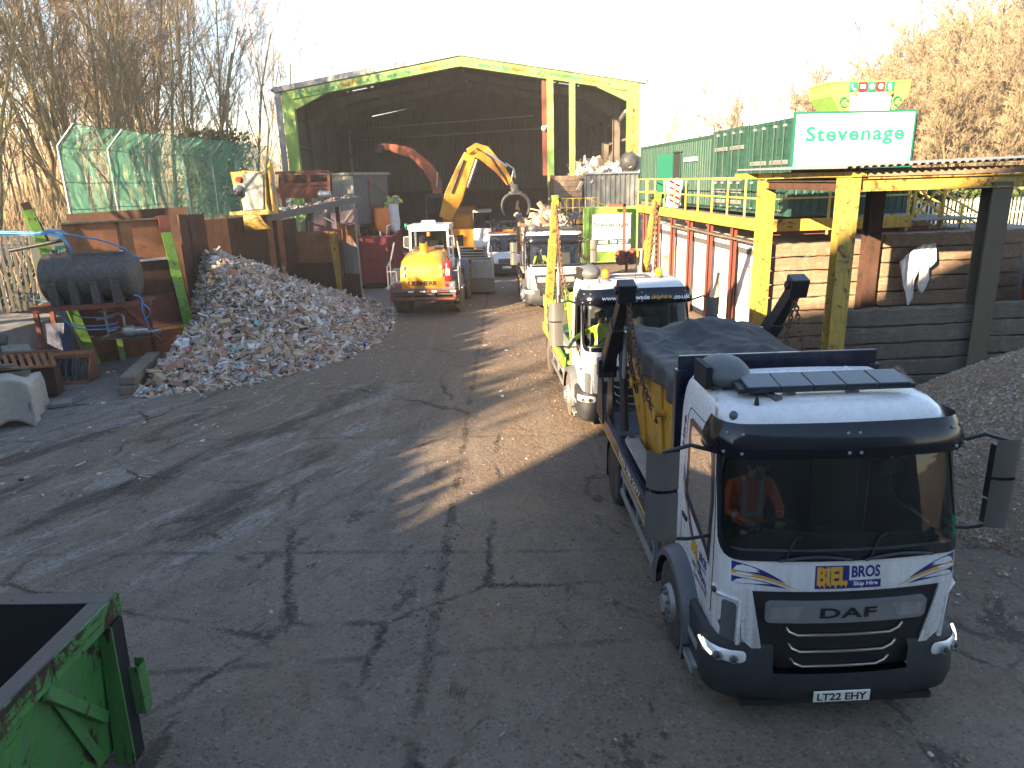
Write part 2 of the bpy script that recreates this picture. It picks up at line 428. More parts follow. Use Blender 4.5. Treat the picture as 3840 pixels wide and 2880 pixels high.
wo=nt.nodes.new('ShaderNodeOutputWorld'); nt.links.new(sky.outputs[0],bg.inputs[0]); nt.links.new(bg.outputs[0],wo.inputs[0])
S.view_settings.view_transform='Standard'; S.view_settings.look='None'; S.view_settings.gamma=1; S.view_settings.exposure=2.74
S.cycles.max_bounces=5; S.cycles.transparent_max_bounces=12; S.cycles.use_denoising=True
S.cycles.sample_clamp_indirect=6

# ---------------------------------------------------------------- ground
def sm(a,b,x):
    t=max(0,min(1,(x-a)/(b-a))); return t*t*(3-2*t)
def gh(x,y):
    n=N.noise(V((x*.35,y*.35,0)))*.018+N.noise(V((x*1.7,y*1.7,3)))*.006
    h=n
    # bank behind the retaining wall on the left
    lx=-14.4 if y<19 else -14.4-0.0*(y-19)
    h+=1.45*sm(lx+.3,lx-.9,x)*(1 if y>-4 else 0)+2.2*sm(-18,-48,x)
    # rising land to the right, behind the bays
    h+=1.35*sm(11.5,15,x)*sm(20.5,23,y)+11*sm(22,120,x)*sm(20,50,y)+9*sm(90,220,x)
    h+=4*sm(90,260,y)
    # low mud berm under the gravel
    return h
def ground_mat():
    t=NT('yard_surface')
    P=t.co(); sep=t.n('ShaderNodeSeparateXYZ',i_0=P); X,Y=sep.outputs[0],sep.outputs[1]
    big=t.noise(.22,5,.6); mid=t.noise(1.3,7,.65); fine=t.noise(14,6,.7); grit=t.noise(70,3,.6)
    wob=t.math('MULTIPLY',t.math('SUBTRACT',mid,.5),1.6)
    conc=t.mix(t.ramp(mid,.3,.7),(.195,.155,.121,1),(.27,.222,.18,1))
    mud=t.mix(t.ramp(fine,.3,.7),(.15,.107,.072,1),(.25,.18,.122,1))
    # mud: more of it to the right lane, tracks along Y
    trk=t.noise(1.,6,.65,t.map((1.6,.10,1)),dist=.25)
    lane=t.ramp(t.math('ADD',X,wob),-3.2,1.0)
    mf=t.ramp(t.math('ADD',t.math('MULTIPLY',lane,.34),t.math('MULTIPLY',trk,.7)),.44,.66)
    far=t.ramp(Y,12,19); mf=t.math('MAXIMUM',mf,t.math('MULTIPLY',far,t.ramp(big,.25,.55,.45,.9)))
    near=t.ramp(Y,11.5,8.5); mf=t.math('MULTIPLY',mf,t.math('SUBTRACT',1,t.math('MULTIPLY',near,.55)))
    base=t.mix(mf,conc,mud)
    # dry pale grit on the left, and worn pale streaks
    dl=t.ramp(t.math('ADD',t.math('ADD',X,t.math('MULTIPLY',Y,-.42)),t.math('MULTIPLY',wob,2.0)),-14.0,-17.2)
    base=t.mix(t.math('MULTIPLY',dl,.85),base,t.mix(t.ramp(grit,.3,.7),(.165,.155,.145,1),(.29,.275,.26,1)))
    st=t.noise(1.,7,.74,t.map2(R(28),(1.5,.34,1)),dist=.6)
    stm=t.math('MULTIPLY',t.ramp(X,-1.2,-3.0),t.math('MULTIPLY',t.ramp(Y,7.5,9),t.ramp(Y,19.5,16)))
    brk=t.ramp(t.noise(9,7,.8,t.map2(R(28),(1.5,.6,1))),.43,.53)
    base=t.mix(t.math('MULTIPLY',t.math('MULTIPLY',t.math('MULTIPLY',t.ramp(st,.53,.58),stm),brk),.85),base,(.36,.345,.325,1))
    dm=t.noise(.9,6,.65,t.map2(R(28),(1.2,.4,1),(4,2,0)),dist=.5)
    base=t.mix(t.math('MULTIPLY',t.ramp(dm,.50,.62),t.math('MULTIPLY',stm,.85)),base,(.066,.049,.037,1))
    # slab joints and cracks, packed with dark mud
    def line(coord,at,wd,amt,sl=None):
        c=t.math('SUBTRACT',coord,at)
        if sl is not None: c=t.math('ADD',c,sl)
        c=t.math('ABSOLUTE',t.math('ADD',c,t.math('MULTIPLY',t.math('SUBTRACT',fine,.5),.16)))
        return t.math('MULTIPLY',t.ramp(c,wd,wd*.35),amt)
    patch=t.ramp(t.noise(1.9,5,.65),.40,.62,.0,1)
    L=line(X,-1.0,.085,.9)
    for yy,k in ((13.6,.05),(8.95,.04),(6.8,-.06)):
        L=t.math('MAXIMUM',L,line(Y,yy,.07,.6,t.math('MULTIPLY',X,k)))
    L=t.math('MULTIPLY',L,patch)
    cr=t.n('ShaderNodeTexVoronoi',feature='DISTANCE_TO_EDGE',i_Vector=t.n('ShaderNodeMixRGB',i_0=.30,i_1=P,i_2=t.n('ShaderNodeTexNoise',i_Vector=P,i_Scale=1.7,i_Detail=8.,i_Roughness=.7).outputs[1]).outputs[0],i_Scale=.30).outputs[0]
    cf=t.math('MULTIPLY',t.ramp(t.math('ADD',cr,t.math('MULTIPLY',t.math('SUBTRACT',fine,.5),.03)),.012,.002),t.ramp(t.noise(.8,5),.42,.56,.0,.95))
    L=t.math('MAXIMUM',L,t.math('MULTIPLY',cf,t.ramp(Y,24,18)))
    blob=t.math('MULTIPLY',t.ramp(t.noise(.95,7,.72,t.map((1,.6,1),(0,0,.2),(3.1,1.7,0)),dist=.9),.585,.62),t.ramp(Y,14,11))
    L=t.math('MAXIMUM',L,t.math('MULTIPLY',blob,.7))
    base=t.mix(L,base,(.042,.032,.025,1))
    base=t.mix(t.ramp(fine,.60,.74,0,.45),base,(.07,.056,.046,1))
    base=t.mix(t.ramp(grit,.70,.76,0,.5),base,(.30,.28,.26,1))
    # woodland and field beyond the yard
    lf=t.math('MAXIMUM',t.ramp(X,-14.6,-15.3),t.ramp(Y,72,76))
    soil=t.mix(t.ramp(t.noise(.9,6,.7),.35,.65),(.075,.06,.03,1),(.13,.11,.045,1))
    base=t.mix(lf,base,soil)
    rf=t.ramp(X,12,16); rf=t.math('MULTIPLY',rf,t.ramp(Y,21,23))
    fld=t.mix(t.ramp(t.noise(.05,5,.6,t.map((1,.3,1))),.35,.65),(.30,.25,.085,1),(.42,.35,.15,1))
    base=t.mix(rf,base,fld)
    wet=t.math('MULTIPLY',t.ramp(t.noise(.55,5,.6,t.map((1,.7,1),(0,0,.4))),.40,.62),t.math('MULTIPLY',t.ramp(Y,13,9.5),t.ramp(X,-5.5,-2.5)))
    wet=t.math('MULTIPLY',wet,t.math('SUBTRACT',1,t.math('MULTIPLY',L,.7)))
    wet2=t.math('MULTIPLY',t.ramp(trk,.52,.62,0,.5),t.ramp(Y,27,15,.3,1))
    rough=t.mix(t.math('MAXIMUM',wet,wet2),(.90,)*3+(1,),(.27,)*3+(1,))
    ruts=t.n('ShaderNodeTexWave',i_Vector=t.map((1,1,1),(0,0,.03)),i_Scale=1.3,i_Distortion=16.,i_Detail=5.,wave_type='BANDS',bands_direction='X').outputs[1]
    tread=t.n('ShaderNodeTexWave',i_Vector=t.map((1,1,1),(0,0,R(12))),i_Scale=5.,i_Distortion=4.,i_Detail=3.,bands_direction='Y').outputs[1]
    h=t.math('ADD',t.math('MULTIPLY',fine,.8),t.math('MULTIPLY',mid,1.4))
    h=t.math('ADD',h,t.math('MULTIPLY',grit,.25))
    h=t.math('ADD',h,t.math('MULTIPLY',t.math('MULTIPLY',t.math('ADD',ruts,t.math('MULTIPLY',tread,.35)),t.math('MULTIPLY',mf,t.ramp(big,.35,.65))),.35))
    h=t.math('ADD',h,t.math('MULTIPLY',L,.5))
    sp=t.noise(30,5,.8); base=t.mix(t.ramp(sp,.50,.62,0,.38),base,t.mix(.6,base,(.02,.016,.013,1))); base=t.mix(t.ramp(sp,.46,.36,0,.22),base,(.30,.28,.255,1)); pv=t.n('ShaderNodeSeparateXYZ',i_0=t.voro(34,out=1)).outputs[0]; base=t.mix(t.ramp(pv,.93,.96,0,.35),base,(.36,.34,.31,1)); base=t.mix(t.ramp(pv,.10,.06,0,.45),base,(.035,.028,.023,1)); md=t.noise(4.5,7,.75); base=t.mix(t.ramp(md,.50,.64,0,.35),base,(.085,.064,.048,1)); h=t.math('ADD',h,t.math('MULTIPLY',t.math('ADD',sp,pv),.5))
    nrm=t.bump(h,.9,.06)
    return t.pbr(base,rough,0,nrm,spec=.42)
def axis(lo,hi,step,ends):
    a=[lo+i*step for i in range(int((hi-lo)/step)+1)]
    return ends[0]+a+ends[1]
xs=axis(-24,24,.4,([-900,-400,-200,-110,-70,-50,-40,-32,-28],[27,30,35,42,50,62,78,100,130,170,220,300,450,900]))
ys=axis(-6,60,.4,([-300,-120,-60,-30,-15],[64,70,80,92,110,135,170,210,260,400,900]))
g=MB(); k=len(xs)
g.v=[V((x,y,gh(x,y))) for y in ys for x in xs]
M['ground']=ground_mat(); g.slot(M['ground'])
for j in range(len(ys)-1):
    for i in range(k-1):
        a=j*k+i; g.f.append((a,a+1,a+k+1,a+k)); g.mi.append(0)
tag(g.build('ground',smooth=180),kind='structure')

# ---------------------------------------------------------------- trees
def m_bark(name,c1,c2,moss=None):
    t=NT(name); a=t.noise(3,6,.7); g=t.noise(1.,5,.6,t.map((9,9,1.2)))
    b=t.mix(t.ramp(a,.35,.65),c1,c2)
    if moss: b=t.mix(t.ramp(t.noise(.8,4),.45,.65,0,.8),b,moss)
    return t.pbr(b,.9,0,t.bump(g,.6,.02),spec=.15)
BARK=m_bark('olive_bark',(.18,.148,.085,1),(.31,.26,.15,1),(.22,.205,.085,1))
BARKD=m_bark('dark_bark',(.10,.082,.052,1),(.18,.15,.085,1),(.14,.13,.05,1))
TWIG=m_bark('brown_twigs',(.21,.16,.105,1),(.34,.265,.18,1))
TWIGR=m_bark('reddish_twigs',(.26,.18,.13,1),(.38,.29,.21,1))
TWIGT=m_bark('tan_twigs',(.16,.125,.078,1),(.25,.20,.125,1))
BARKT=m_bark('tan_bark',(.11,.085,.05,1),(.18,.14,.085,1))
def tree_mesh(seed,h,stems,spread,dens,r0,mb,mt,twig_r=.009,low=.18):
    rr=random.Random(seed); tr=MB(); cr=MB()
    def jit(d,a):
        v=V((rr.gauss(0,1),rr.gauss(0,1),rr.gauss(0,1))); v-=d*v.dot(d)
        return (d+v.normalized()*a*rr.uniform(.5,1.2)).normalized()
    def limb(p,d,L,r,lev,up):
        segs=4 if lev<2 else (3 if lev<3 else 2)
        pts=[V(p)]; q=V(p); dd=V(d)
        for i in range(segs):
            dd=(dd+V((rr.gauss(0,.10),rr.gauss(0,.10),rr.gauss(0,.07)+up))).normalized()
            q=q+dd*L/segs; pts.append(V(q))
        rs=[r*(1-.62*i/segs) for i in range(segs+1)]
        if lev>=4: rs=[max(x,twig_r*.55) for x in rs]
        (tr if lev<2 else cr).tube(pts,rs,(7,5,4,3,3,3)[lev],mb if lev<2 else (mb if lev==2 else mt),cap=False)
        if lev>=4: return
        n=[int(9*dens),int(7*dens),int(6*dens),int(5*dens)][lev]
        for c in range(n):
            f=(low if lev==0 else .22)+(1-(low if lev==0 else .22))*(c+rr.random())/n
            i=min(int(f*segs),segs-1); ff=f*segs-i
            bp=pts[i].lerp(pts[i+1],ff); bd=(pts[i+1]-pts[i]).normalized()
            nl=L*(.50 if lev==0 else .52)*rr.uniform(.65,1.15)*(1-.35*f)
            nr=max(rs[i]*.5,twig_r)*rr.uniform(.6,.95)
            limb(bp,jit(bd,spread*(1. if lev else .85)),nl,nr,lev+1,.04 if lev<3 else .015)
    for s in range(stems):
        a=2*pi*s/max(stems,1)+rr.random()*.8
        tilt=0 if stems==1 else rr.uniform(.10,.26)
        b=V((cos(a)*.25*(stems>1),sin(a)*.25*(stems>1),-.2))
        d=V((cos(a)*tilt,sin(a)*tilt,1)).normalized()
        limb(b,d,h*rr.uniform(.8,1.),r0*(1 if stems==1 else rr.uniform(.55,.9)),0,.02)
    return tr,cr
def tree_proto(seed,h,stems,spread,dens,r0,mb,mt,**k):
    a,b=tree_mesh(seed,h,stems,spread,dens,r0,mb,mt,**k)
    e=bpy.data.objects.new('bare_tree',None); COL.objects.link(e)
    a.build('trunk',e,smooth=60); b.build('crown',e,smooth=60)
    return e
PROTO={}
def put_tree(kind,x,y,s,rz,label,group,z=None,sz=None):
    if kind not in PROTO:
        PROTO[kind]=tree_proto(*TK[kind][0],**TK[kind][1]); o=PROTO[kind]
    else: o=copy_tree(PROTO[kind])
    o.location=(x,y,gh(x,y) if z is None else z); o.rotation_euler=(0,0,rz); o.scale=(s,s,sz or s)
    tag(o,label,'tree',group); return o
TK={'coppice':((11,12,4,.62,1.0,.16,BARK,TWIG),{'twig_r':.012}),
    'coppice_b':((23,13,3,.55,1.0,.17,BARK,TWIGR),{'twig_r':.012}),
    'tall':((5,14,1,.60,1.15,.20,BARKD,TWIG),{'low':.25}),
    'slender':((31,14,2,.42,1.12,.12,BARK,TWIGR),{'low':.2}),
    'tan':((41,11,3,.70,1.2,.20,BARKT,TWIGT),{'twig_r':.020}),
    'tan_b':((57,10,3,.75,1.22,.18,BARKT,TWIGT),{'twig_r':.020})}
# ---------------------------------------------------------------- people
def person(label,loc,rz,vest,hair='hair',pose=None,sleeve=None,scale=1.0):
    # seated figure facing -y; origin at the seat under the pelvis
    P_={'pel':(0,0,.10),'wst':(0,.03,.28),'chs':(0,.02,.50),'nck':(0,.0,.66),'hd0':(0,-.02,.74),'hd1':(0,-.025,.82),'hd2':(0,-.02,.90),
        'shL':(-.19,.02,.58),'elL':(-.27,-.10,.34),'wrL':(-.16,-.36,.36),'shR':(.19,.02,.58),'elR':(.27,-.10,.34),'wrR':(.16,-.36,.36),
        'hpL':(-.10,-.02,.07),'knL':(-.14,-.42,.10),'anL':(-.14,-.50,-.32),'hpR':(.10,-.02,.07),'knR':(.14,-.42,.10),'anR':(.14,-.50,-.32),'toL':(-.15,-.66,-.38),'toR':(.15,-.66,-.38)}
    if pose: P_.update(pose)
    R_={'pel':.15,'wst':.135,'chs':.155,'nck':.058,'hd0':.070,'hd1':.092,'hd2':.075,'shL':.075,'shR':.075,'elL':.050,'elR':.050,'wrL':.032,'wrR':.032,
        'hpL':.09,'hpR':.09,'knL':.066,'knR':.066,'anL':.042,'anR':.042,'toL':.035,'toR':.035}
    E_=[('pel','wst'),('wst','chs'),('chs','nck'),('nck','hd0'),('hd0','hd1'),('hd1','hd2'),('chs','shL'),('shL','elL'),('elL','wrL'),('chs','shR'),('shR','elR'),('elR','wrR'),
        ('pel','hpL'),('hpL','knL'),('knL','anL'),('anL','toL'),('pel','hpR'),('hpR','knR'),('knR','anR'),('anR','toR')]
    # hands: palm plus five fingers each
    for s,w,e in ((-1,'wrL','elL'),(1,'wrR','elR')):
        d=(V(P_[w])-V(P_[e])).normalized(); side=d.cross(V((0,0,1))).normalized()*s; dn=side.cross(d).normalized()*s
        if dn.z>0: dn=-dn
        pm='pm'+w; P_[pm]=tuple(V(P_[w])+d*.07); R_[pm]=.030; E_.append((w,pm))
        for i,(off,L) in enumerate(((-.030,.060),(-.010,.075),(.010,.070),(.030,.055))):
            b=V(P_[pm])+side*off+d*.02; m_=b+d*L*.55+dn*.012; t_=b+d*L*.85+dn*.040
            for nm,q,r in (('a',b,.010),('b',m_,.009),('c',t_,.008)):
                P_[f'{w}{i}{nm}']=tuple(q); R_[f'{w}{i}{nm}']=r
            E_+=[(pm,f'{w}{i}a'),(f'{w}{i}a',f'{w}{i}b'),(f'{w}{i}b',f'{w}{i}c')]
        b=V(P_[w])+d*.03-side*.035; P_[w+'t0']=tuple(b); P_[w+'t1']=tuple(b+d*.045-side*.02+dn*.02); R_[w+'t0']=.012; R_[w+'t1']=.010
        E_+=[(w,w+'t0'),(w+'t0',w+'t1')]
    # nose ridge
    P_['nose']=tuple(V(P_['hd1'])+V((0,-.098,-.012))); R_['nose']=.014; E_.append(('hd1','nose'))
    ks=list(P_); me=bpy.data.meshes.new('person'); me.from_pydata([P_[k] for k in ks],[(ks.index(a),ks.index(b)) for a,b in E_],[])
    o=bpy.data.objects.new('person',me); COL.objects.link(o)
    m=o.modifiers.new('skin','SKIN'); sk=me.skin_vertices[0].data
    for i,k_ in enumerate(ks): sk[i].radius=(R_[k_],R_[k_]*(.8 if k_ in('chs','wst') else 1)); sk[i].use_root=(k_=='pel')
    o.modifiers.new('sub','SUBSURF').levels=2; o.modifiers['sub'].render_levels=2
    dg=bpy.context.evaluated_depsgraph_get(); nm=bpy.data.meshes.new_from_object(o.evaluated_get(dg))
    bpy.data.objects.remove(o); bpy.data.meshes.remove(me)
    mats=[M[vest],M['skin'],M['navy'],M['reflect'],M[sleeve or vest]]
    for q in mats: nm.materials.append(q)
    hd=V(P_['hd1']); nk=V(P_['nck'])
    for p in nm.polygons:
        c=p.center; k_=0
        near=lambda a,b: ((c-V(P_[a])).dot(V(P_[b])-V(P_[a]))/max((V(P_[b])-V(P_[a])).length_squared,1e-6))
        if c.z>nk.z+.02 and (c-hd).length<.24: k_=1
        elif c.z<.16 and c.z<.2: k_=2
        for w,e in (('wrL','elL'),('wrR','elR')):
            if (c-V(P_[w])).length<.17 and near(e,w)>.86: k_=1
            elif (c-V(P_[w])).length<.30 and near(e,w)>.0 and (c-V(P_[e])).length<.33 and c.z>.14: k_=4 if k_!=1 else 1
            if k_==4 and .38<near(e,w)<.58: k_=3
        if k_==0 and (.26<c.z<.32): k_=3
        if k_==0 and c.z>.33 and .07<abs(c.x)<.11: k_=3
        p.material_index=k_; p.use_smooth=True
    o=bpy.data.objects.new('person',nm); COL.objects.link(o); o.location=loc; o.rotation_euler=(0,0,rz); o.scale=(scale,)*3
    tag(o,label,'person')
    hb=MB(); h=hd+V((0,.02,.035))
    hb.ball(h,(.098,.105,.098),M[hair],14,9); hb.build('hair',o,smooth=80)
    ey=MB()
    for s in (-1,1):
        ey.ball(hd+V((s*.034,-.083,.012)),(.012,.008,.008),M['dark'],8,5)
        ey.ball(hd+V((s*.093,0,0)),(.014,.022,.032),M['skin'],8,5)
    ey.boxr(hd+V((0,-.083,-.045)),(.045,.012,.010),(0,0,0),M['redox'])
    ey.build('face_details',o,smooth=80)
    return o

# ---------------------------------------------------------------- chain
def chain_pts(pts,step):
    out=[];acc=0;pts=[V(p) for p in pts]
    for a,b in zip(pts,pts[1:]):
        L=(b-a).length;d=(b-a)/L;x=-acc
        x=acc
        while x<L: out.append((a+d*x,d)); x+=step
        acc=x-L
    return out
def chain(mb,pts,m,link=.075,r=.011):
    for i,(p,d) in enumerate(chain_pts(pts,link*.74)):
        a=d.orthogonal().normalized(); b=d.cross(a)
        if i%2: a,b=b,a
        ring=[]
        for q in range(8):
            t=2*pi*q/8; ring.append(p+d*cos(t)*link*.5+a*sin(t)*link*.32)
        mb.tube(ring,r,4,m,closed=True)

# ---------------------------------------------------------------- skip lorry
class Cab:
    # plan outline wraps round the front; e = metres along the outline from the centre, z = height
    ZS=[.62,.80,1.0,1.2,1.42,1.62,1.70,1.80,2.0,2.2,2.4,2.56,2.66,2.74,2.83,2.91,2.965,2.995]
    YF=[.04,.02,.01,.005,.0,.02,.035,.06,.11,.16,.21,.25,.28,.31,.35,.41,.50,.64]
    HW=[1.06,1.085,1.09,1.09,1.09,1.088,1.086,1.085,1.08,1.075,1.07,1.065,1.06,1.05,1.035,1.01,.965,.89]
    r=.23; bow=.07; YB=1.72
    def prof(s,z,arr):
        Z=s.ZS
        if z<=Z[0]: return arr[0]
        for i in range(len(Z)-1):
            if z<=Z[i+1]:
                t=(z-Z[i])/(Z[i+1]-Z[i]); return arr[i]*(1-t)+arr[i+1]*t
        return arr[-1]
    def P(s,e,z,out=0.,hw=None,yf=None):
        hw=s.prof(z,s.HW) if hw is None else hw; yf=s.prof(z,s.YF) if yf is None else yf
        r=s.r; a=hw-r; sg=1 if e>=0 else -1; x=abs(e); q=r*pi/2
        if x<=a: nx,ny=2*s.bow*x/(a*a)*-1*-1*.0,-1; p=(x,yf+s.bow*(x/a)**2); n=(2*s.bow*x/a/a,-1)
        elif x<=a+q:
            th=(x-a)/r; p=(a+r*sin(th),yf+s.bow+r*(1-cos(th))); n=(sin(th),-cos(th))
        else:
            p=(hw,yf+s.bow+r+x-a-q); n=(1,0)
        L=sqrt(n[0]**2+n[1]**2)
        return V((sg*(p[0]+n[0]/L*out),p[1]+n[1]/L*out,z))
    def e_of_y(s,y,z):    # side: outline distance at depth y
        hw=s.prof(z,s.HW); return hw-s.r+s.r*pi/2+(y-s.prof(z,s.YF)-s.bow-s.r)
    def grid(s,mb,es,zs,m,out=0.,hole=None,flip=False,**k):
        vs=[s.P(e,z,out,**k) for z in zs for e in es]; n=len(es); fs=[]
        for j in range(len(zs)-1):
            for i in range(n-1):
                ec=(es[i]+es[i+1])/2; zc=(zs[j]+zs[j+1])/2
                if hole and hole(ec,zc): continue
                f=(j*n+i,j*n+i+1,(j+1)*n+i+1,(j+1)*n+i); fs.append(f[::-1] if flip else f)
        return mb.add(vs,fs,m)
    def fill(s,mb,outl,m,out,cen=None,rings=6,inner=None):
        # patch bounded by outline (list of (e,z)); ring patch if inner is given
        n=len(outl)
        if inner is None:
            cen=cen or (sum(p[0] for p in outl)/n,sum(p[1] for p in outl)/n); inner=[cen]*n
        vs=[];fs=[]
        for k in range(rings+1):
            t=k/rings
            for a,b in zip(outl,inner):
                e=a[0]*(1-t)+b[0]*t; z=a[1]*(1-t)+b[1]*t; vs.append(s.P(e,z,out))
        for k in range(rings):
            for i in range(n):
                j=(i+1)%n; fs.append((k*n+i,k*n+j,(k+1)*n+j,(k+1)*n+i))
        return mb.add(vs,fs,m)
    def polyfill(s,mb,outl,m,out,dens=.06):
        pts=[]
        for a,b in zip(outl,outl[1:]+outl[:1]):
            L=sqrt((a[0]-b[0])**2+(a[1]-b[1])**2); k=max(1,int(L/dens))
            for i in range(k): pts.append((a[0]+(b[0]-a[0])*i/k,a[1]+(b[1]-a[1])*i/k))
        tr=tessellate_polygon([[V((p[0],p[1],0)) for p in pts]])
        fs=[]
        for f in tr:
            a,b,c=[V((pts[i][0],pts[i][1],0)) for i in f]
            fs.append(f if (b-a).cross(c-a).z>0 else (f[0],f[2],f[1]))
        return mb.add([s.P(p[0],p[1],out) for p in pts],fs,m)
def rrect(x0,x1,z0,z1,r,n=6,fn=None):
    o=[]
    for cx,cz,a0 in ((x1-r,z0+r,-pi/2),(x1-r,z1-r,0),(x0+r,z1-r,pi/2),(x0+r,z0+r,pi)):
        for i in range(n+1):
            a=a0+pi/2*i/n; o.append((cx+r*cos(a),cz+r*sin(a)))
    # densify
    q=[]
    for a,b in zip(o,o[1:]+o[:1]):
        L=sqrt((a[0]-b[0])**2+(a[1]-b[1])**2); k=max(1,int(L/.09))
        for i in range(k): q.append((a[0]+(b[0]-a[0])*i/k,a[1]+(b[1]-a[1])*i/k))
    return [fn(*p) for p in q] if fn else q
def densify(o,st=.08):
    q=[]
    for a,b in zip(o,o[1:]+o[:1]):
        L=sqrt((a[0]-b[0])**2+(a[1]-b[1])**2); k=max(1,int(L/st))
        for i in range(k): q.append((a[0]+(b[0]-a[0])*i/k,a[1]+(b[1]-a[1])*i/k))
    return q
def resample(pl,k):
    L=[0]
    for a,c in zip(pl,pl[1:]+pl[:1]): L.append(L[-1]+sqrt((a[0]-c[0])**2+(a[1]-c[1])**2))
    out=[]
    for q in range(k):
        t=q/k*L[-1]; i=max(j for j in range(len(pl)) if L[j]<=t); a=pl[i]; c=pl[(i+1)%len(pl)]; f=(t-L[i])/max(L[i+1]-L[i],1e-6)
        out.append((a[0]+(c[0]-a[0])*f,a[1]+(c[1]-a[1])*f))
    return out
def lerp(a,b,t): return a+(b-a)*t
def frange(a,b,n): return [a+(b-a)*i/n for i in range(n+1)]

def wheel(parent,x,y,side,rad=.49,w=.29,dual=False,tm='tyre',front=True,rimm='rim'):
    # side -1 = outer face towards -x
    wb=MB(); W=w*2.05 if dual else w; xi=x-side*W
    def tyre(xa,wd):
        pr=[(rad*.60,0),(rad*.80,-.010),(rad*.93,.0),(rad*.985,.035),(rad,.06),(rad,wd-.06),(rad*.985,wd-.035),(rad*.93,wd),(rad*.8,wd+.01),(rad*.6,wd)]
        wb.lathe(pr,(xa,y,rad),(-side,0,0),36,M[tm])
        for k in range(44):                                  # tread blocks
            a=2*pi*k/44
            for q in range(3):
                c=V((xa-side*(.075+(wd-.15)*q/2),y+cos(a+q*.05)*rad,rad+sin(a+q*.05)*rad))
                wb.boxr(c,((wd-.15)/2.6,.05,.022),(a+pi/2,0,0),M[tm])
    tyre(x,w)
    if dual: tyre(x-side*(w*1.06),w)
    o=wb.build('wheel',parent,smooth=40)
    rb=MB(); m=M[rimm]
    if dual or not front:
        rb.lathe([(rad*.62,.012),(rad*.60,.03),(rad*.54,.10),(rad*.30,.15),(rad*.26,.11),(rad*.14,.10),(.02,.10)],(x,y,rad),(-side,0,0),28,m)
    else:
        rb.lathe([(rad*.62,.012),(rad*.57,.02),(rad*.52,.06),(rad*.48,.05),(rad*.40,-.045),(rad*.22,-.055),(rad*.20,-.10),(.02,-.105)],(x,y,rad),(-side,0,0),28,m)
        for k in range(10):
            a=2*pi*k/10; c=V((x+side*.045,y+cos(a)*rad*.33,rad+sin(a)*rad*.33))
            rb.cyl(c,c+V((side*.05,0,0)),.020,6,M['grey'])
    rb.build('rim',o,smooth=35)
    return o

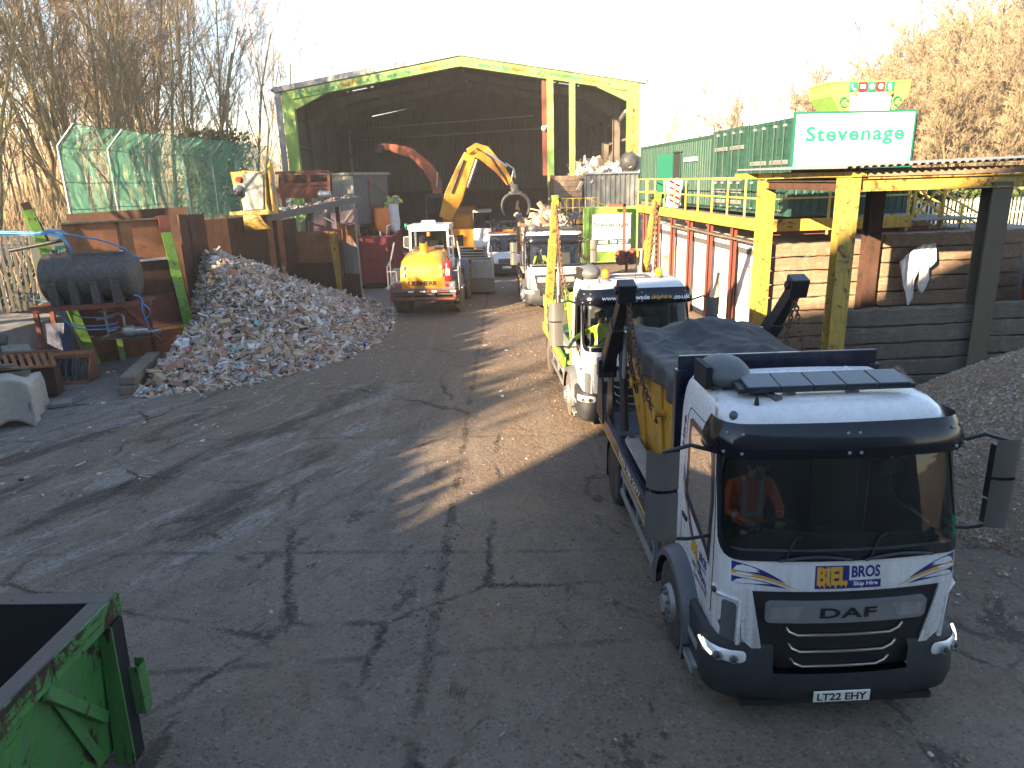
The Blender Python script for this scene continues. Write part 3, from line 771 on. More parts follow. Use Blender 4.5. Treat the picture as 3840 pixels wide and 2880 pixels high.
def skip_lorry(label,loc,rz,o):
    C=Cab(); T=thing('skip_lorry',label,'lorry',loc,rz)
    white=M['white']; tm=o.get('tyre','tyre')
    # ---- cab shell with real openings
    sideend=C.e_of_y(C.YB,1.6)
    es=sorted(set([round(v,4) for v in frange(-.78,.78,16)+frange(.78,1.26,10)+frange(-1.26,-.78,10)]))
    # side stations at fixed depth so window holes line up
    ys_=[.42,.50,.60,.72,.86,1.0,1.12,1.24,1.34,1.44,1.56,1.72]
    zs=sorted(set(C.ZS+frange(1.80,2.62,8)+[1.30,1.52]))
    def hole(i_e,zc):
        return False
    def shell(mb,m,out,flip):
        n=len(es); rows=[]
        for z in zs:
            row=[C.P(-C.e_of_y(y,z),z,out) for y in ys_[::-1]]+[C.P(e,z,out) for e in es]+[C.P(C.e_of_y(y,z),z,out) for y in ys_]
            rows.append(row)
        W=len(rows[0]); vs=[p for r in rows for p in r]; fs=[]; k=len(ys_)
        for j in range(len(zs)-1):
            zc=(zs[j]+zs[j+1])/2
            for i in range(W-1):
                if k<=i<k+n-1:
                    ec=(es[i-k]+es[i-k+1])/2
                    if abs(ec)<1.10 and 1.80<zc<2.62: continue
                elif i<k-1 or i>=k+n:
                    a=(ys_[::-1]+[0])[i] if i<k-1 else ys_[i-k-n]; b=ys_[::-1][i+1] if i<k-1 else ys_[i-k-n+1]
                    yc=(a+b)/2
                    if .60<yc<1.34 and 1.70<zc<2.56: continue
                f=(j*W+i,j*W+i+1,(j+1)*W+i+1,(j+1)*W+i); fs.append(f[::-1] if flip else f)
        mb.add(vs,fs,m)
        if out==0:
            top=rows[-1]
            mid=[V((0,p.y,2.985)) for p in top]
            k2=len(top)
            # crowned roof
            cols=6; vv=[]
            for t in range(cols+1):
                for p in top[:k2//2+1]:
                    q=top[k2-1-top.index(p)]
                    x=lerp(p.x,q.x,t/cols); vv.append(V((x,lerp(p.y,q.y,t/cols),2.995+.02*sin(pi*t/cols))))
            h=k2//2+1
            mb.add(vv,[(t*h+i,t*h+i+1,(t+1)*h+i+1,(t+1)*h+i)[::-1] for t in range(cols) for i in range(h-1)],m)
            mb.add([rows[0][0],rows[0][-1],rows[-1][-1],rows[-1][0]],[(0,1,2,3)],m)
    b=MB(); shell(b,white,0,False); cab=b.build('cab',T,smooth=38)
    b=MB(); shell(b,M['interior'],-.035,True)
    b.box((-1.0,.42,1.0),(1.0,1.66,1.04),M['interior']); b.box((-1.0,1.64,1.04),(1.0,1.67,2.86),M['interior'])
    b.build('lining',T)
    # roof ribs and hatch
    b=MB()
    for x in (-.62,.62): b.tube([(x,.95,3.008),(x,1.3,3.012),(x,1.66,3.008)],.018,6,white)
    b.tube([(-.3,1.0,3.016),(.3,1.0,3.016),(.34,1.5,3.016),(-.34,1.5,3.016)],.012,6,white,closed=True)
    b.build('roof_ribs',cab,smooth=60)
    # ---- windscreen
    so=resample(rrect(-1.17,1.17,1.70,2.68,.16),130); si=resample(rrect(-1.09,1.09,1.785,2.63,.12),130)
    b=MB(); C.fill(b,so,M['blackgloss'],.014,rings=4,inner=si); b.build('windscreen_seal',T,smooth=60)
    b=MB(); C.fill(b,si,M[o.get('glass','glass')],.012,rings=12); b.build('windscreen',T,smooth=60)
    for e0 in (-.62,.12):
        b=MB(); pts=[C.P(e0+t*.62,1.72+.035*sin(t*3),.045) for t in frange(0,1,6)]; b.tube(pts,.014,5,M['black'])
        b.tube([C.P(e0+.05,1.72,.03),C.P(e0+.14,1.90,.035),C.P(e0+.20,1.93,.035)],.010,5,M['black'])
        b.build('wiper',T)
    # ---- side windows (front edge dips)
    for s in (-1,1):
        win=[(.52,1.42),(.62,1.50),(1.40,1.72),(1.42,2.58),(1.36,2.62),(.66,2.60),(.58,2.5),(.50,2.1)]
        wi=[(.60,1.56),(.66,1.60),(1.33,1.80),(1.35,2.53),(1.32,2.55),(.72,2.54),(.66,2.46),(.585,2.1)]
        cv=lambda p:(s*C.e_of_y(p[0],p[1]),p[1])
        A=[cv(p) for p in resample(win,40)]; B=[cv(p) for p in resample(wi,40)]
        b=MB(); C.fill(b,A,M['blackgloss'],.006,rings=1,inner=B); b.build('window_seal',T,smooth=60)
        if not (s==-1 and o.get('open_window')):
            b=MB(); C.fill(b,B,M['glassclear'],.004,rings=3); b.build('side_window',T,smooth=60)
        # door shut line and handle
        b=MB()
        dl=[(.40,1.0),(.40,1.55),(.44,2.0),(.56,2.66),(.70,2.70),(1.44,2.70),(1.50,2.6),(1.50,1.15)]
        b.tube([C.P(s*C.e_of_y(y,z),z,.001) for y,z in dl],.006,4,M['interior'])
        b.box((s*1.085-.02,1.30,1.48),(s*1.085+.03,1.46,1.53),M['black'])
        b.build('door_seam',T)
    # ---- sun visor
    b=MB(); ev=frange(-1.30,1.30,28); vz=[(2.615,.135),(2.635,.150),(2.72,.145),(2.80,.115),(2.87,.07),(2.91,.04)]
    def vrow(z,ou): return [C.P(e,z-.03*(abs(e)/1.3)**2,ou*(1-.25*(abs(e)/1.3)**3),hw=1.05,yf=.29) for e in ev]
    rows=[vrow(z,ou) for z,ou in vz]; 
    vs=[p for r in rows for p in r]; n=len(ev)
    b.add(vs,[(j*n+i,j*n+i+1,(j+1)*n+i+1,(j+1)*n+i) for j in range(len(vz)-1) for i in range(n-1)],M['blackgloss'])
    b.add([p+V((0,.012,-.004)) for p in vs],[(j*n+i,(j+1)*n+i,(j+1)*n+i+1,j*n+i+1) for j in range(len(vz)-1) for i in range(n-1)],M['blackgloss'])
    vis=b.build('sun_visor',T,smooth=50)
    b=MB()
    for e in (-1.0,-.9,-.05,.05,.9,1.0):
        for z,ou in ((2.67,.155),(2.83,.10)):
            p=C.P(e,z-.03*(abs(e)/1.3)**2,ou*(1-.25*(abs(e)/1.3)**3),hw=1.05,yf=.29); b.ball(p,(.016,.012,.016),M['silver'],8,5)
    b.build('bolt',vis)
    if o.get('visor_text'):
        b=MB()
        def vf(cx):
            def f(x,y):
                e=cx+x; z=2.735+y; ou=.142+(z-2.735)*-.40; return C.P(e,z-.03*(abs(e)/1.3)**2,ou*(1-.25*(abs(e)/1.3)**3)+.010,hw=1.05,yf=.29)
            return f
        b.text('www.biggleswade',vf(-.255),.90,.105,M['sign_white'],.018); b.text('skiphire',vf(.425),.40,.10,M['gold'],.018); b.text('.co.uk',vf(.81),.31,.085,M['sign_white'],.018)
        b.build('lettering',vis)
    # ---- front panel graphics
    F=lambda cx,cz,ou=.004:(lambda x,y:C.P(cx+x,cz+y,ou))
    b=MB()
    if o.get('logo')=='biel':
        for s in (-1,1):
            for (z0,z1,zt,xt,m) in ((1.68,1.60,1.50,.56,'blue'),(1.60,1.565,1.44,.46,'gold'),(1.545,1.485,1.45,.55,'blue')):
                pl=[(s*1.02,z0),(s*1.02,z1)]
                lo=[];hi=[]
                for t in frange(0,1,10):
                    e=lerp(1.02,xt,t); c=t**1.8
                    hi.append((s*e,lerp(z0,zt,c))); lo.append((s*e,lerp(z1,zt-.004,c)))
                out=hi+lo[::-1]; C.polyfill(b,out if s<0 else out,M[m],.004)
        C.polyfill(b,[(-.30,1.44),(.0,1.44),(.0,1.655),(-.30,1.655)],M['blue'],.003)
        b.text('BIEL',F(-.15,1.56,.006),.27,.17,M['gold'],.05)
        for q,(dx,h_) in enumerate(((-.26,.03),(-.22,.05),(-.17,.03),(-.12,.045),(-.07,.025),(-.03,.035))):
            C.polyfill(b,[(dx-.012,1.48),(dx+.012,1.48),(dx+.004,1.48-h_)],M['gold'],.006)
        C.polyfill(b,[(.0,1.44),(.29,1.44),(.29,1.515),(.0,1.515)],M['blue'],.003)
        b.text('BROS',F(.15,1.595),.26,.11,M['blue'],.03); b.text('Skip Hire',F(.15,1.48,.006),.22,.05,M['sign_white'],.02)
    elif o.get('logo')=='web':
        b.text('www.',F(-.62,1.55),.22,.07,M['greendeep'],.03); b.text('biggleswade',F(-.12,1.55),.60,.11,M['greendeep'],.03)
        b.text('skiphire.co.uk',F(.50,1.55),.56,.11,M['gold'],.03)
        for q in range(16):
            e=-.95+rnd.random()*.5; z=1.2+rnd.random()*.4; 
            if abs(e+.62)<.14 and abs(z-1.55)<.06: continue
            C.polyfill(b,[(e+.05*cos(k*2.513+q)*(1 if k%2 else .5),z+.05*sin(k*1.2566+q)*(1 if k%2 else .5)) for k in range(5)],M['lime'],.003)
        ring(b,lambda x,y:C.P(-1.02+x,1.12+y,.004),.10,.075,M['greendeep'])
    b.build('lettering',T)
    if o.get('logo')=='biel':
        b=MB()
        # door graphics: sweeping stripes, logo, phone, recycling mark
        def dfn(cy,cz,sl=0.): return lambda x,y:C.P(-C.e_of_y(cy-x,cz+y+sl*x),cz+y+sl*x,.004)
        for (y0,z0,y1,z1,wd,m) in ((1.52,2.02,.52,1.10,.05,'blue'),(1.52,1.94,.50,1.02,.035,'gold'),(1.52,1.90,.62,1.16,.02,'blue')):
            hi=[];lo=[]
            for t in frange(0,1,12):
                y=lerp(y0,y1,t); z=lerp(z0,z1,t**.8)-.10*sin(pi*t); w_=wd*(1-.8*t); hi.append((y,z+w_)); lo.append((y,z-w_))
            pts=[(-C.e_of_y(y,z),z) for y,z in hi+lo[::-1]]; C.polyfill(b,pts,M[m],.003)
        b.text('BIEL',dfn(.98,1.34),.26,.15,M['gold'],.05); b.text('BROS',dfn(.70,1.36),.24,.10,M['blue'],.03); b.text('Skip Hire',dfn(.70,1.27),.22,.045,M['blue'],.02)
        b.text('0203 780 2277',dfn(.80,1.17),.50,.055,M['blue'],.02); b.text('bielbros.co.uk',dfn(.76,1.08),.44,.05,M['blue'],.02)
        b.text('Hire',lambda x,y:C.P(-C.e_of_y(1.60+y,2.40+x),2.40+x,.004),.34,.10,M['blue'],.03)
        for k in range(3):
            a=2*pi*k/3+.5
            q=lambda r_,t:( -1.03+r_*cos(t), 1.00+r_*sin(t))
            C.polyfill(b,[q(.095,a+t) for t in frange(-.75,.35,5)]+[q(.125,a+.35),q(.08,a+.85),q(.035,a+.35)]+[q(.055,a+t) for t in frange(.35,-.75,5)],M['blue' if k%2 else 'gold'],.004)
        b.build('door_lettering',T)
    # ---- lower front: grille, brand bar, chrome strips
    C2=Cab(); C2.bow=.09
    b=MB(); C.fill(b,densify([(-.84,1.42),(-.68,.60),(.68,.60),(.84,1.42)],.1),M['black'],.012,rings=7)
    b.build('grille',T,smooth=60)
    b=MB(); C.fill(b,rrect(-.72,.72,1.12,1.33,.05),M['silver'],.050,rings=4)
    ob=rrect(-.72,.72,1.12,1.33,.05); n=len(ob); vs=[C.P(e,z,.012) for e,z in ob]+[C.P(e,z,.050) for e,z in ob]
    b.add(vs,[(i,(i+1)%n,n+(i+1)%n,n+i) for i in range(n)],M['silver'])
    for s in (-1,1): C.polyfill(b,[(s*.68,1.16),(s*.46,1.16),(s*.38,1.29),(s*.42,1.30),(s*.68,1.27)],M['steel'],.053)
    bar=b.build('badge_bar',T,smooth=40)
    b=MB(); b.text('DAF',F(0,1.225,.056),.50,.105,M['black'],.03,1.1); b.build('lettering',bar)
    for z,wd in ((.98,.50),(.80,.46),(.63,.42)):
        b=MB(); pts=[(-wd-.03,z+.09),(-wd,z+.04),(-wd+.08,z),(wd-.08,z),(wd,z+.04),(wd+.03,z+.09)]
        b.tube([C.P(e,zz,.03) for e,zz in densify(pts+pts[::-1],.1)[:len(densify(pts+pts[::-1],.1))//2]],.013,6,M['chrome'])
        b.build('grille_strip',T,smooth=60)
    # white corner panels with air slots
    for s in (-1,1):
        b=MB(); C.fill(b,densify([(s*.84,1.42),(s*.95,1.42),(s*.90,.92),(s*.70,.72)],.06),white,.03,rings=4)
        b2=rrect(.96,1.10,.86,1.28,.04); C.fill(b,[(s*e,z) for e,z in b2],M['grey'],.008,rings=3)
        b.tube([C.P(s*e,z,.02) for e,z in ((.93,.86),(.93,1.32),(1.14,1.32),(1.22,1.36))],.022,6,white)
        b.build('corner_panel',T,smooth=50)
    # ---- bumper
    C3=Cab(); C3.r=.30; C3.bow=.08
    bz=[(.26,-.00,1.13),(.32,-.05,1.18),(.46,-.075,1.20),(.60,-.06,1.20),(.66,-.04,1.19),(.80,-.03,1.185),(.86,.0,1.17),(.88,.05,1.12)]
    eb=frange(-1.95,1.95,44); b=MB()
    rows=[[C3.P(e,z,0,hw=hw,yf=yf) for e in eb] for z,yf,hw in bz]; n=len(eb)
    def cen(i,j): return abs(eb[i]+eb[i+1])/2<.66 and bz[j][0]>.55
    b.add([p for r_ in rows for p in r_],[(j*n+i,j*n+i+1,(j+1)*n+i+1,(j+1)*n+i) for j in range(len(bz)-1) for i in range(n-1) if not cen(i,j)],M['bumpgrey'])
    b.box((-.9,.0,.24),(.9,.9,.30),M['black'])
    bump=b.build('bumper',T,smooth=35)
    pf=lambda x,y:V((x,-.092,.385+y))
    b=MB(); b.box((-.26,-.10,.33),(.26,-.085,.44),M['plate']); pl=b.build('number_plate',T,bevel=.004)
    if o.get('plate'):
        b=MB(); b.text(o['plate'],lambda x,y:V((x,-.1015,.385+y)),.46,.078,M['black'],.03); b.build('lettering',pl)
    for s in (-1,1):
        b=MB(); ol=rrect(.86,1.34,.68,.81,.05)
        def hp(e,z,ou): return C3.P(s*e,z,ou,hw=1.19,yf=-.038)
        n=len(ol); c=(1.1,.745)
        b.add([hp(e,z,.004) for e,z in ol]+[hp(lerp(e,c[0],.5),lerp(z,c[1],.5),.03) for e,z in ol]+[hp(*c,.035)],
              [(i,(i+1)%n,n+(i+1)%n,n+i) for i in range(n)]+[(n+i,n+(i+1)%n,2*n) for i in range(n)],M['lamp'])
        hl=b.build('headlamp',T,smooth=60)
        for e,rr_ in ((.97,.042),(1.10,.048)): 
            b=MB(); p=hp(e,.742,.034); q=hp(e,.742,.044); b.cyl(p,q,rr_,14,M['silver']); b.ball(hp(e,.742,.046),(.028,.02,.028),M['interior'],10,6); b.build('lamp_unit',hl,smooth=60)
        if o.get('lamps_on'): b=MB(); b.tube([hp(e,.70+.10*max(0,(e-1.12)/.2),.030) for e in frange(1.16,1.33,6)],.013,6,M['lampon']); b.build('daytime_lamp',hl,smooth=60)
        b=MB(); p=C.P(s*1.18,1.33,.03); b.ball(p,(.03,.05,.03),M['black'],8,6); b.build('side_repeater',T,smooth=60)
    # ---- mirrors
    for s in (-1,1):
        b=MB(); mx=s*1.60 if s<0 else 1.53
        b.boxr((mx,.42,2.32),(.20,.13,.52),(0,0,s*.1),M['black']); b.boxr((mx,.42,1.92),(.19,.12,.24),(0,0,s*.1),M['black'])
        b.tube([(s*1.03,.52,2.56),(s*1.34,.44,2.68),(mx,.42,2.62)],.022,6,M['black']); b.tube([(s*1.07,.55,1.72),(s*1.32,.46,1.74),(mx,.42,1.78)],.020,6,M['black'])
        mir=b.build('mirror',T,bevel=.02)
        b=MB()
        for z0,z1 in ((2.30,2.66),(1.80,2.27)):
            b.grid(lambda u,v:V((mx+s*(-.14+.28*u),.345-.03*sin(pi*u)+(.07*(u-.75)/.25 if u>.75 else 0),lerp(z0,z1,v))),10,3,M['guard'])
        b.build('mirror_guard',mir,smooth=50)
    # ---- roof fittings
    if 'lightbar' in o['roof']:
        b=MB(); 
        for k in range(5): b.boxr((-.61+k*.305,.86,3.11),(.303,.32,.06),(.16,0,0),M['lightbar'])
        b.boxr((0,.865,3.085),(1.66,.26,.05),(.16,0,0),M['black'])
        for x in (-.3,.3): b.box((x-.04,.80,2.99),(x+.04,.94,3.08),M['steel'])
        b.build('light_bar',T,bevel=.012)
    if 'beacons' in o['roof']:
        for x in (-.52,.58):
            b=MB(); b.cyl((x,.95,2.98),(x,.95,3.05),.085,16,M['grey']); b.lathe([(.075,.07),(.078,.14),(.07,.19),(.045,.22)],(x,.95,2.98),(0,0,1),16,M['amber'])
            b.build('beacon',T,smooth=45)
        b=MB(); b.boxr((.02,1.12,3.015),(.80,.50,.03),(.05,0,0),M['grey']); b.build('roof_hatch',T,bevel=.02)
        b=MB(); b.tube([(.05,.72,2.96),(.03,.72,3.5)],.006,4,M['black']); b.build('aerial',T)
    # air intake cowl on the rear left of the roof
    b=MB(); pr=[]
    secs=[(.92,.05,.02),(1.02,.16,.10),(1.18,.21,.15),(1.36,.22,.155),(1.50,.18,.13),(1.56,.10,.08)]
    for y,hw_,hh in secs:
        pr.append([V((-.78+hw_*cos(t)*(1.15 if cos(t)<0 else 1),y,3.12+hh*sin(t))) for t in frange(0,2*pi*15/16,15)])
    b.loft(pr,M['grey']); b.box((-1.04,1.06,3.0),(-.98,1.46,3.22),M['dark'])
    b.beam((-.62,.98,3.04),(-.48,.66,3.0),.07,.05,M['grey'])
    b.box((-.95,1.1,2.93),(-.62,1.45,3.02),M['grey'])
    b.build('air_intake',T,smooth=50)
    b=MB(); b.ball((-.93,.55,2.90),(.04,.05,.05),M['grey'],10,6); b.build('roof_lamp',T,smooth=60); b=MB(); b.cyl((-.70,.62,2.95),(-.70,.62,3.06),[.03,.012],8,M['black']); b.build('stub_aerial',T,smooth=60)
    # ---- interior
    b=MB(); b.grid(lambda u,v:V((lerp(-.96,.96,u),lerp(.13+.26*abs(2*u-1)**4,.55,v),1.66+.10*sin(pi*v)+(.10*exp(-((u-.26)/.14)**2))*v)),24,8,M['dash'])
    b.box((-.76,.16,1.05),(.76,.50,1.66),M['dash']); b.build('dashboard',T,smooth=60)
    b=MB(); st=[V((-.50+.23*cos(t),.52-.10*sin(t),1.72+.20*sin(t))) for t in frange(0,2*pi*23/24,23)]; b.tube(st,.018,6,M['black'],closed=True)
    b.tube([(-.50,.55,1.70),(-.50,.34,1.52)],.03,8,M['black']); b.tube([(-.72,.52,1.72),(-.28,.52,1.72)],.02,6,M['black']); b.build('steering_wheel',T,smooth=60)
    for x in (-.50,.50):
        b=MB(); b.boxr((x,1.10,1.30),(.48,.50,.16),(.08,0,0),M['seat']); b.boxr((x,1.38,1.72),(.46,.14,.80),(-.12,0,0),M['seat']); b.boxr((x,1.44,2.20),(.28,.10,.20),(-.1,0,0),M['seat'])
        b.build('seat',T,bevel=.04,seg=3)
    b=MB(); b.ball((.50,.40,2.42),(.13,.03,.08),M['black'],14,8); b.tube([(.50,.40,2.48),(.50,.34,2.60)],.012,5,M['black']); b.build('interior_mirror',T,smooth=60)
    for z in (1.90,1.80): b=MB(); b.lathe([(.055,0),(.0,.001)],C.P(.98,z+.06,-.006),(0.3,1,0),16,M['greensign']); b.build('sticker',T)
    # ---- chassis, wheels, guards
    bodyc=M[o['frame']]
    b=MB()
    for x in (-.42,.42): b.box((x-.05,.9,.66),(x+.05,6.2,.90),M['oilsteel'])
    b.box((-.35,.6,.45),(.35,1.9,.95),M['oilsteel']); b.cyl((-.9,3.0,.62),(-.9,4.0,.62),.24,14,M['oilsteel']); b.box((.62,2.3,.42),(1.10,3.4,.86),M['steel'])
    b.cyl((-1.15,1.33,.49),(1.15,1.33,.49),.07,8,M['oilsteel']); b.cyl((-1.15,4.95,.49),(1.15,4.95,.49),.10,8,M['oilsteel'])
    b.build('chassis',T)
    for s in (-1,1):
        wheel(T,s*1.22,1.33,s,tm=tm,front=True,rimm=o.get('rim','rim')); wheel(T,s*1.24,4.95,s,dual=True,tm=tm,front=False,rimm=o.get('rim','rim'))
        b=MB()
        def arch(u,v):
            a=lerp(-.42,pi+.15,u); rr_=.61+.03*sin(pi*v); xx=s*lerp(.84,1.255,v)
            return V((xx,1.33-cos(a)*rr_*1.04,.50+sin(a)*rr_*.97-(.03 if v>.9 else 0)))
        b.grid(arch,22,5,M['grey'],flip=(s<0)); b.grid(lambda u,v:arch(u,v)+V((0,0,-.03)),22,5,M['black'],flip=(s>0))
        def side(u,v):
            a=lerp(-.42,pi+.15,u); rr_=lerp(.61,.54,v); return V((s*1.258,1.33-cos(a)*rr_*1.04,.50+sin(a)*rr_*.97-.03))
        b.grid(side,22,1,M['grey'],flip=(s>0)); b.build('mudguard',T,smooth=50)
        for z,x0,x1 in ((.62,1.0,1.20),(.36,1.02,1.24)):
            b=MB(); b.box((min(s*x0,s*x1),.40,z),(max(s*x0,s*x1),.74,z+.03),M['steel'])
            for k in range(4):
                for q in range(2): b.box((s*(x0+.05+q*.08)-.018,.45+k*.07,z+.03),(s*(x0+.05+q*.08)+.018,.48+k*.07,z+.033),M['dark'])
            b.box((s*x1-.008,.40,z-.05),(s*x1+.008,.74,z+.03),M['steel'])
            b.build('cab_step',T)
        # side guard rails
        b=MB()
        for z in (.52,.82): b.beam((s*1.24,2.1,z),(s*1.24,4.2,z),.03,.09,M['steel'])
        for y in (2.12,3.1,4.1): b.beam((s*1.22,y,.50),(s*1.22,y,.95),.04,.05,M['steel'])
        b.box((s*1.20-.02,2.0,.36),(s*1.20+.02,2.18,1.02),M['grey']); b.ball((s*1.25,2.02,1.02),(.03,.035,.045),M['amber'],10,6)
        b.build('side_guard',T)
        b=MB(); b.grid(lambda u,v:V((s*lerp(.70,1.24,v),4.95-cos(lerp(.1,pi-.1,u))*.62,.50+sin(lerp(.1,pi-.1,u))*.60)),14,2,M['black'],flip=(s<0))
        b.box((s*1.0-.22,5.66,.14),(s*1.0+.22,5.69,.72),M['black']); b.build('rear_mudguard',T,smooth=50)
    # ---- skip-loader body
    b=MB(); fx=1.20
    b.box((-1.15,1.95,.98),(1.15,6.25,1.06),bodyc)
    for s in (-1,1):
        b.box((s*1.22-.035,2.0,.92),(s*1.22+.035,6.3,1.14),bodyc); b.box((s*1.258-.004,2.0,.93),(s*1.258+.004,6.3,.965),M['gold'])
    dk=b.build('deck',T,bevel=.008)
    if o.get('rail_text'):
        b=MB(); b.text('0203 780 2277',lambda x,y:V((-1.262,3.6-x*-1*-1,1.055+y)),1.5,.10,M['sign_white'],.02); b.build('lettering',dk)
    b=MB()
    b.box((-1.08,1.90,1.06),(1.08,1.96,3.13 if o.get('tall_board') else 2.62),bodyc)
    for x in (-1.05,1.05): b.box((x-.06,1.87,1.0),(x+.06,1.99,2.98 if o.get('tall_board') else 2.60),bodyc)
    b.build('headboard',T,bevel=.01)
    for s in (-1,1):
        b=MB(); pp=[(s*1.08,2.05,1.28),(s*1.08,4.3,1.28)]
        b.beam(pp[0],pp[1],.20,.05,M['steel']); b.cyl((s*1.04,2.3,1.17),(s*1.04,4.6,1.17),.08,12,M['navy'])
        for k in range(26): b.boxr((s*1.08+(.05 if k%2 else -.05),2.1+k*.085,1.308),(.07,.012,.006),(0,0,.6 if k%2 else -.6),M['steel'])
        b.build('tread_walkway',T)
    A=o['arm']      # pivot (y,z), tip (y,z)
    for s in (-1,1):
        px=s*1.20; b=MB()
        b.prism([(A[0]-.28,1.06),(A[0]+.40,1.06),(A[0]+.16,A[1]+.14),(A[0]-.16,A[1]+.14)],'x',px-.10,px-.07,M[o['armcol']])
        b.prism([(A[0]-.28,1.06),(A[0]+.40,1.06),(A[0]+.16,A[1]+.14),(A[0]-.16,A[1]+.14)],'x',px+.07,px+.10,M[o['armcol']])
        b.cyl((px-.13,A[0],A[1]),(px+.13,A[0],A[1]),.09,14,bodyc); b.boxr((px,A[0]-.05,A[1]+.02),(.30,.22,.30),(0,0,0),bodyc)
        b.build('arm_tower',T,bevel=.01)
        b=MB(); p0=V((px,A[0],A[1])); p1=V((px,A[2],A[3])); d=(p1-p0).normalized()
        b.beam(p0,p0+(p1-p0)*.62,.19,.27,M[o['armcol']],up=(0,1,0)); b.beam(p0+(p1-p0)*.5,p1,.15,.21,M[o.get('armcol2',o['armcol'])],up=(0,1,0))
        b.boxr(p1+d*.02,(.27*o.get('headk',.9),.26*o.get('headk',.9),.30*o.get('headk',.9)),(.3,0,0),M[o.get('headcol','black')]); b.cyl(p1+V((-.16,0,.03)),p1+V((.16,0,.03)),.06,12,M['oilsteel'])
        am=b.build('lifting_arm',T,bevel=.012)
        b=MB(); b.tube([V((px-s*.16,A[0]-.9,1.15)),p0.lerp(p1,.35)+V((-s*.16,0,0))],[.065,.065],10,M['oilsteel']); b.tube([V((px-s*.16,A[0]-.9,1.15)).lerp(p0.lerp(p1,.35)+V((-s*.16,0,0)),.55),p0.lerp(p1,.52)+V((-s*.16,0,0))],.035,8,M['steel']); b.build('hydraulic_ram',T,smooth=50)
        if o.get('arm_text'):
            b=MB(); b.text(o['arm_text'],lambda x,y:p0.lerp(p1,.36)+V((-.098,0,0))+d*x+V((0,-d.z,d.y))*-y,.62,.09,M['gold'],.02); b.build('lettering',am)
        b=MB(); tip=p1+V((-s*.03,-.05,-.12))
        for ey,ez in o['hooks']:
            end=V((s*.98,ey,ez)); mid=tip.lerp(end,.55)+V((s*.05,0,-.10)); chain(b,[tip,mid,end],M['chain'],.085,.013)
        b.build('lifting_chain',T)
    return T
def ring(b,fn,r1,r0,m,a0=.5,a1=5.6,n=20):
    pts=[]
    for a in frange(a0,a1,n): pts+= [fn(r1*cos(a),r1*sin(a)),fn(r0*cos(a),r0*sin(a))]
    b.add(pts,[(2*i,2*i+2,2*i+3,2*i+1)[::-1] for i in range(n)],m)
    rm=(r0+r1)/2;w=(r1-r0)*1.3; p=lambda r_,a:fn(r_*cos(a),r_*sin(a))
    b.add([p(rm+w,a0),p(rm-w,a0),p(rm,a0-.55)],[(0,1,2)[::-1]],m)

# ---------------------------------------------------------------- skips
def skip(label,loc,rz,colm,L=3.3,w=1.75,h=1.35,base=.55,dark='dark',parent_mat=None,lug=True,group=None,lip=.09,endslope=.75):
    # builder's skip, long axis along local y, origin under the middle
    T=thing('skip',label,'skip',loc,rz,group); m=M[colm]; b=MB(); t=.012
    y0,y1=-L/2,L/2; e=endslope; bw=w/2-.10
    top=[(-w/2,y0,h),(w/2,y0,h),(w/2,y1,h),(-w/2,y1,h)]; bot=[(-bw,y0+e,0),(bw,y0+e,0),(bw,y1-e,0),(-bw,y1-e,0)]
    kn=[(-w/2+.02,y0+.10,h*.62),(w/2-.02,y0+.10,h*.62),(w/2-.02,y1-.10,h*.62),(-w/2+.02,y1-.10,h*.62)]
    kn=[(-w/2+.01,y0+.04,h*.60),(w/2-.01,y0+.04,h*.60),(w/2-.01,y1-.04,h*.60),(-w/2+.01,y1-.04,h*.60)]
    V_=[V(p) for p in bot+kn+top]; ins=[V((p.x*(1-.02),p.y*(1-.012),p.z+(.015 if p.z<.01 else 0))) for p in V_]
    fs=[(0,3,2,1)]
    for i in range(4):
        j=(i+1)%4; fs+=[(i,j,4+j,4+i),(4+i,4+j,8+j,8+i)]
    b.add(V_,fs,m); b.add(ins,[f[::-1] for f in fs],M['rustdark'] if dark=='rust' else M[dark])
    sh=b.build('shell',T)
    b=MB(); c=top+[top[0]]
    for a,d in zip(c,c[1:]): b.beam(V(a),V(d),lip,.07,m)
    b.build('rim',T,bevel=.008)
    for s in (-1,1):
        for y in (-L*.18,L*.18):
            b=MB(); b.beam((s*(w/2+.02),y,h*.97),(s*(bw+.04),y*.9,.05),.06,.08,m,up=(0,1,0)); b.build('rib',T,bevel=.006)
        if lug:
            for y in (-L*.22,L*.22):
                b=MB(); b.cyl((s*(w/2),y,h*.66),(s*(w/2+.13),y,h*.66),.045,10,m); b.cyl((s*(w/2+.13),y,h*.66),(s*(w/2+.15),y,h*.66),.08,10,m); b.build('lifting_lug',T)
    return T
# ================================================================ LORRIES IN THE QUEUE
L1=skip_lorry('white skip lorry nearest the camera carrying a sheeted yellow skip, headlamps on',(2.93,5.55,0),R(1.5),dict(
    roof=['lightbar'],logo='biel',plate='LT22 EHY',lamps_on=True,frame='navy',armcol='oilsteel',headcol='black',arm=(5.95,1.95,4.35,3.45),
    hooks=[(4.5,1.95),(3.2,1.9)],tall_board=True,rail_text=True,arm_text='BIEL BROS'))
def local(T,p): return Matrix.Translation(T.location)@T.rotation_euler.to_matrix().to_4x4()@V(p)
def skip_text(T,m,lines,side=-1,w=1.75,h=1.35):
    b=MB()
    for txt,y,z,wd,hh in lines:
        b.text(txt,lambda x,yy:V((side*(w/2+.012-(0)),y+x*side,z+yy)),wd,hh,m,.02)
    b.build('lettering',T)
sk1=skip('yellow skip sheeted with grey mesh on the nearest white lorry',local(L1,(0,3.75,1.08)),R(1.5),'skip_yellow',L=3.35,w=1.86,h=1.56,endslope=.6)
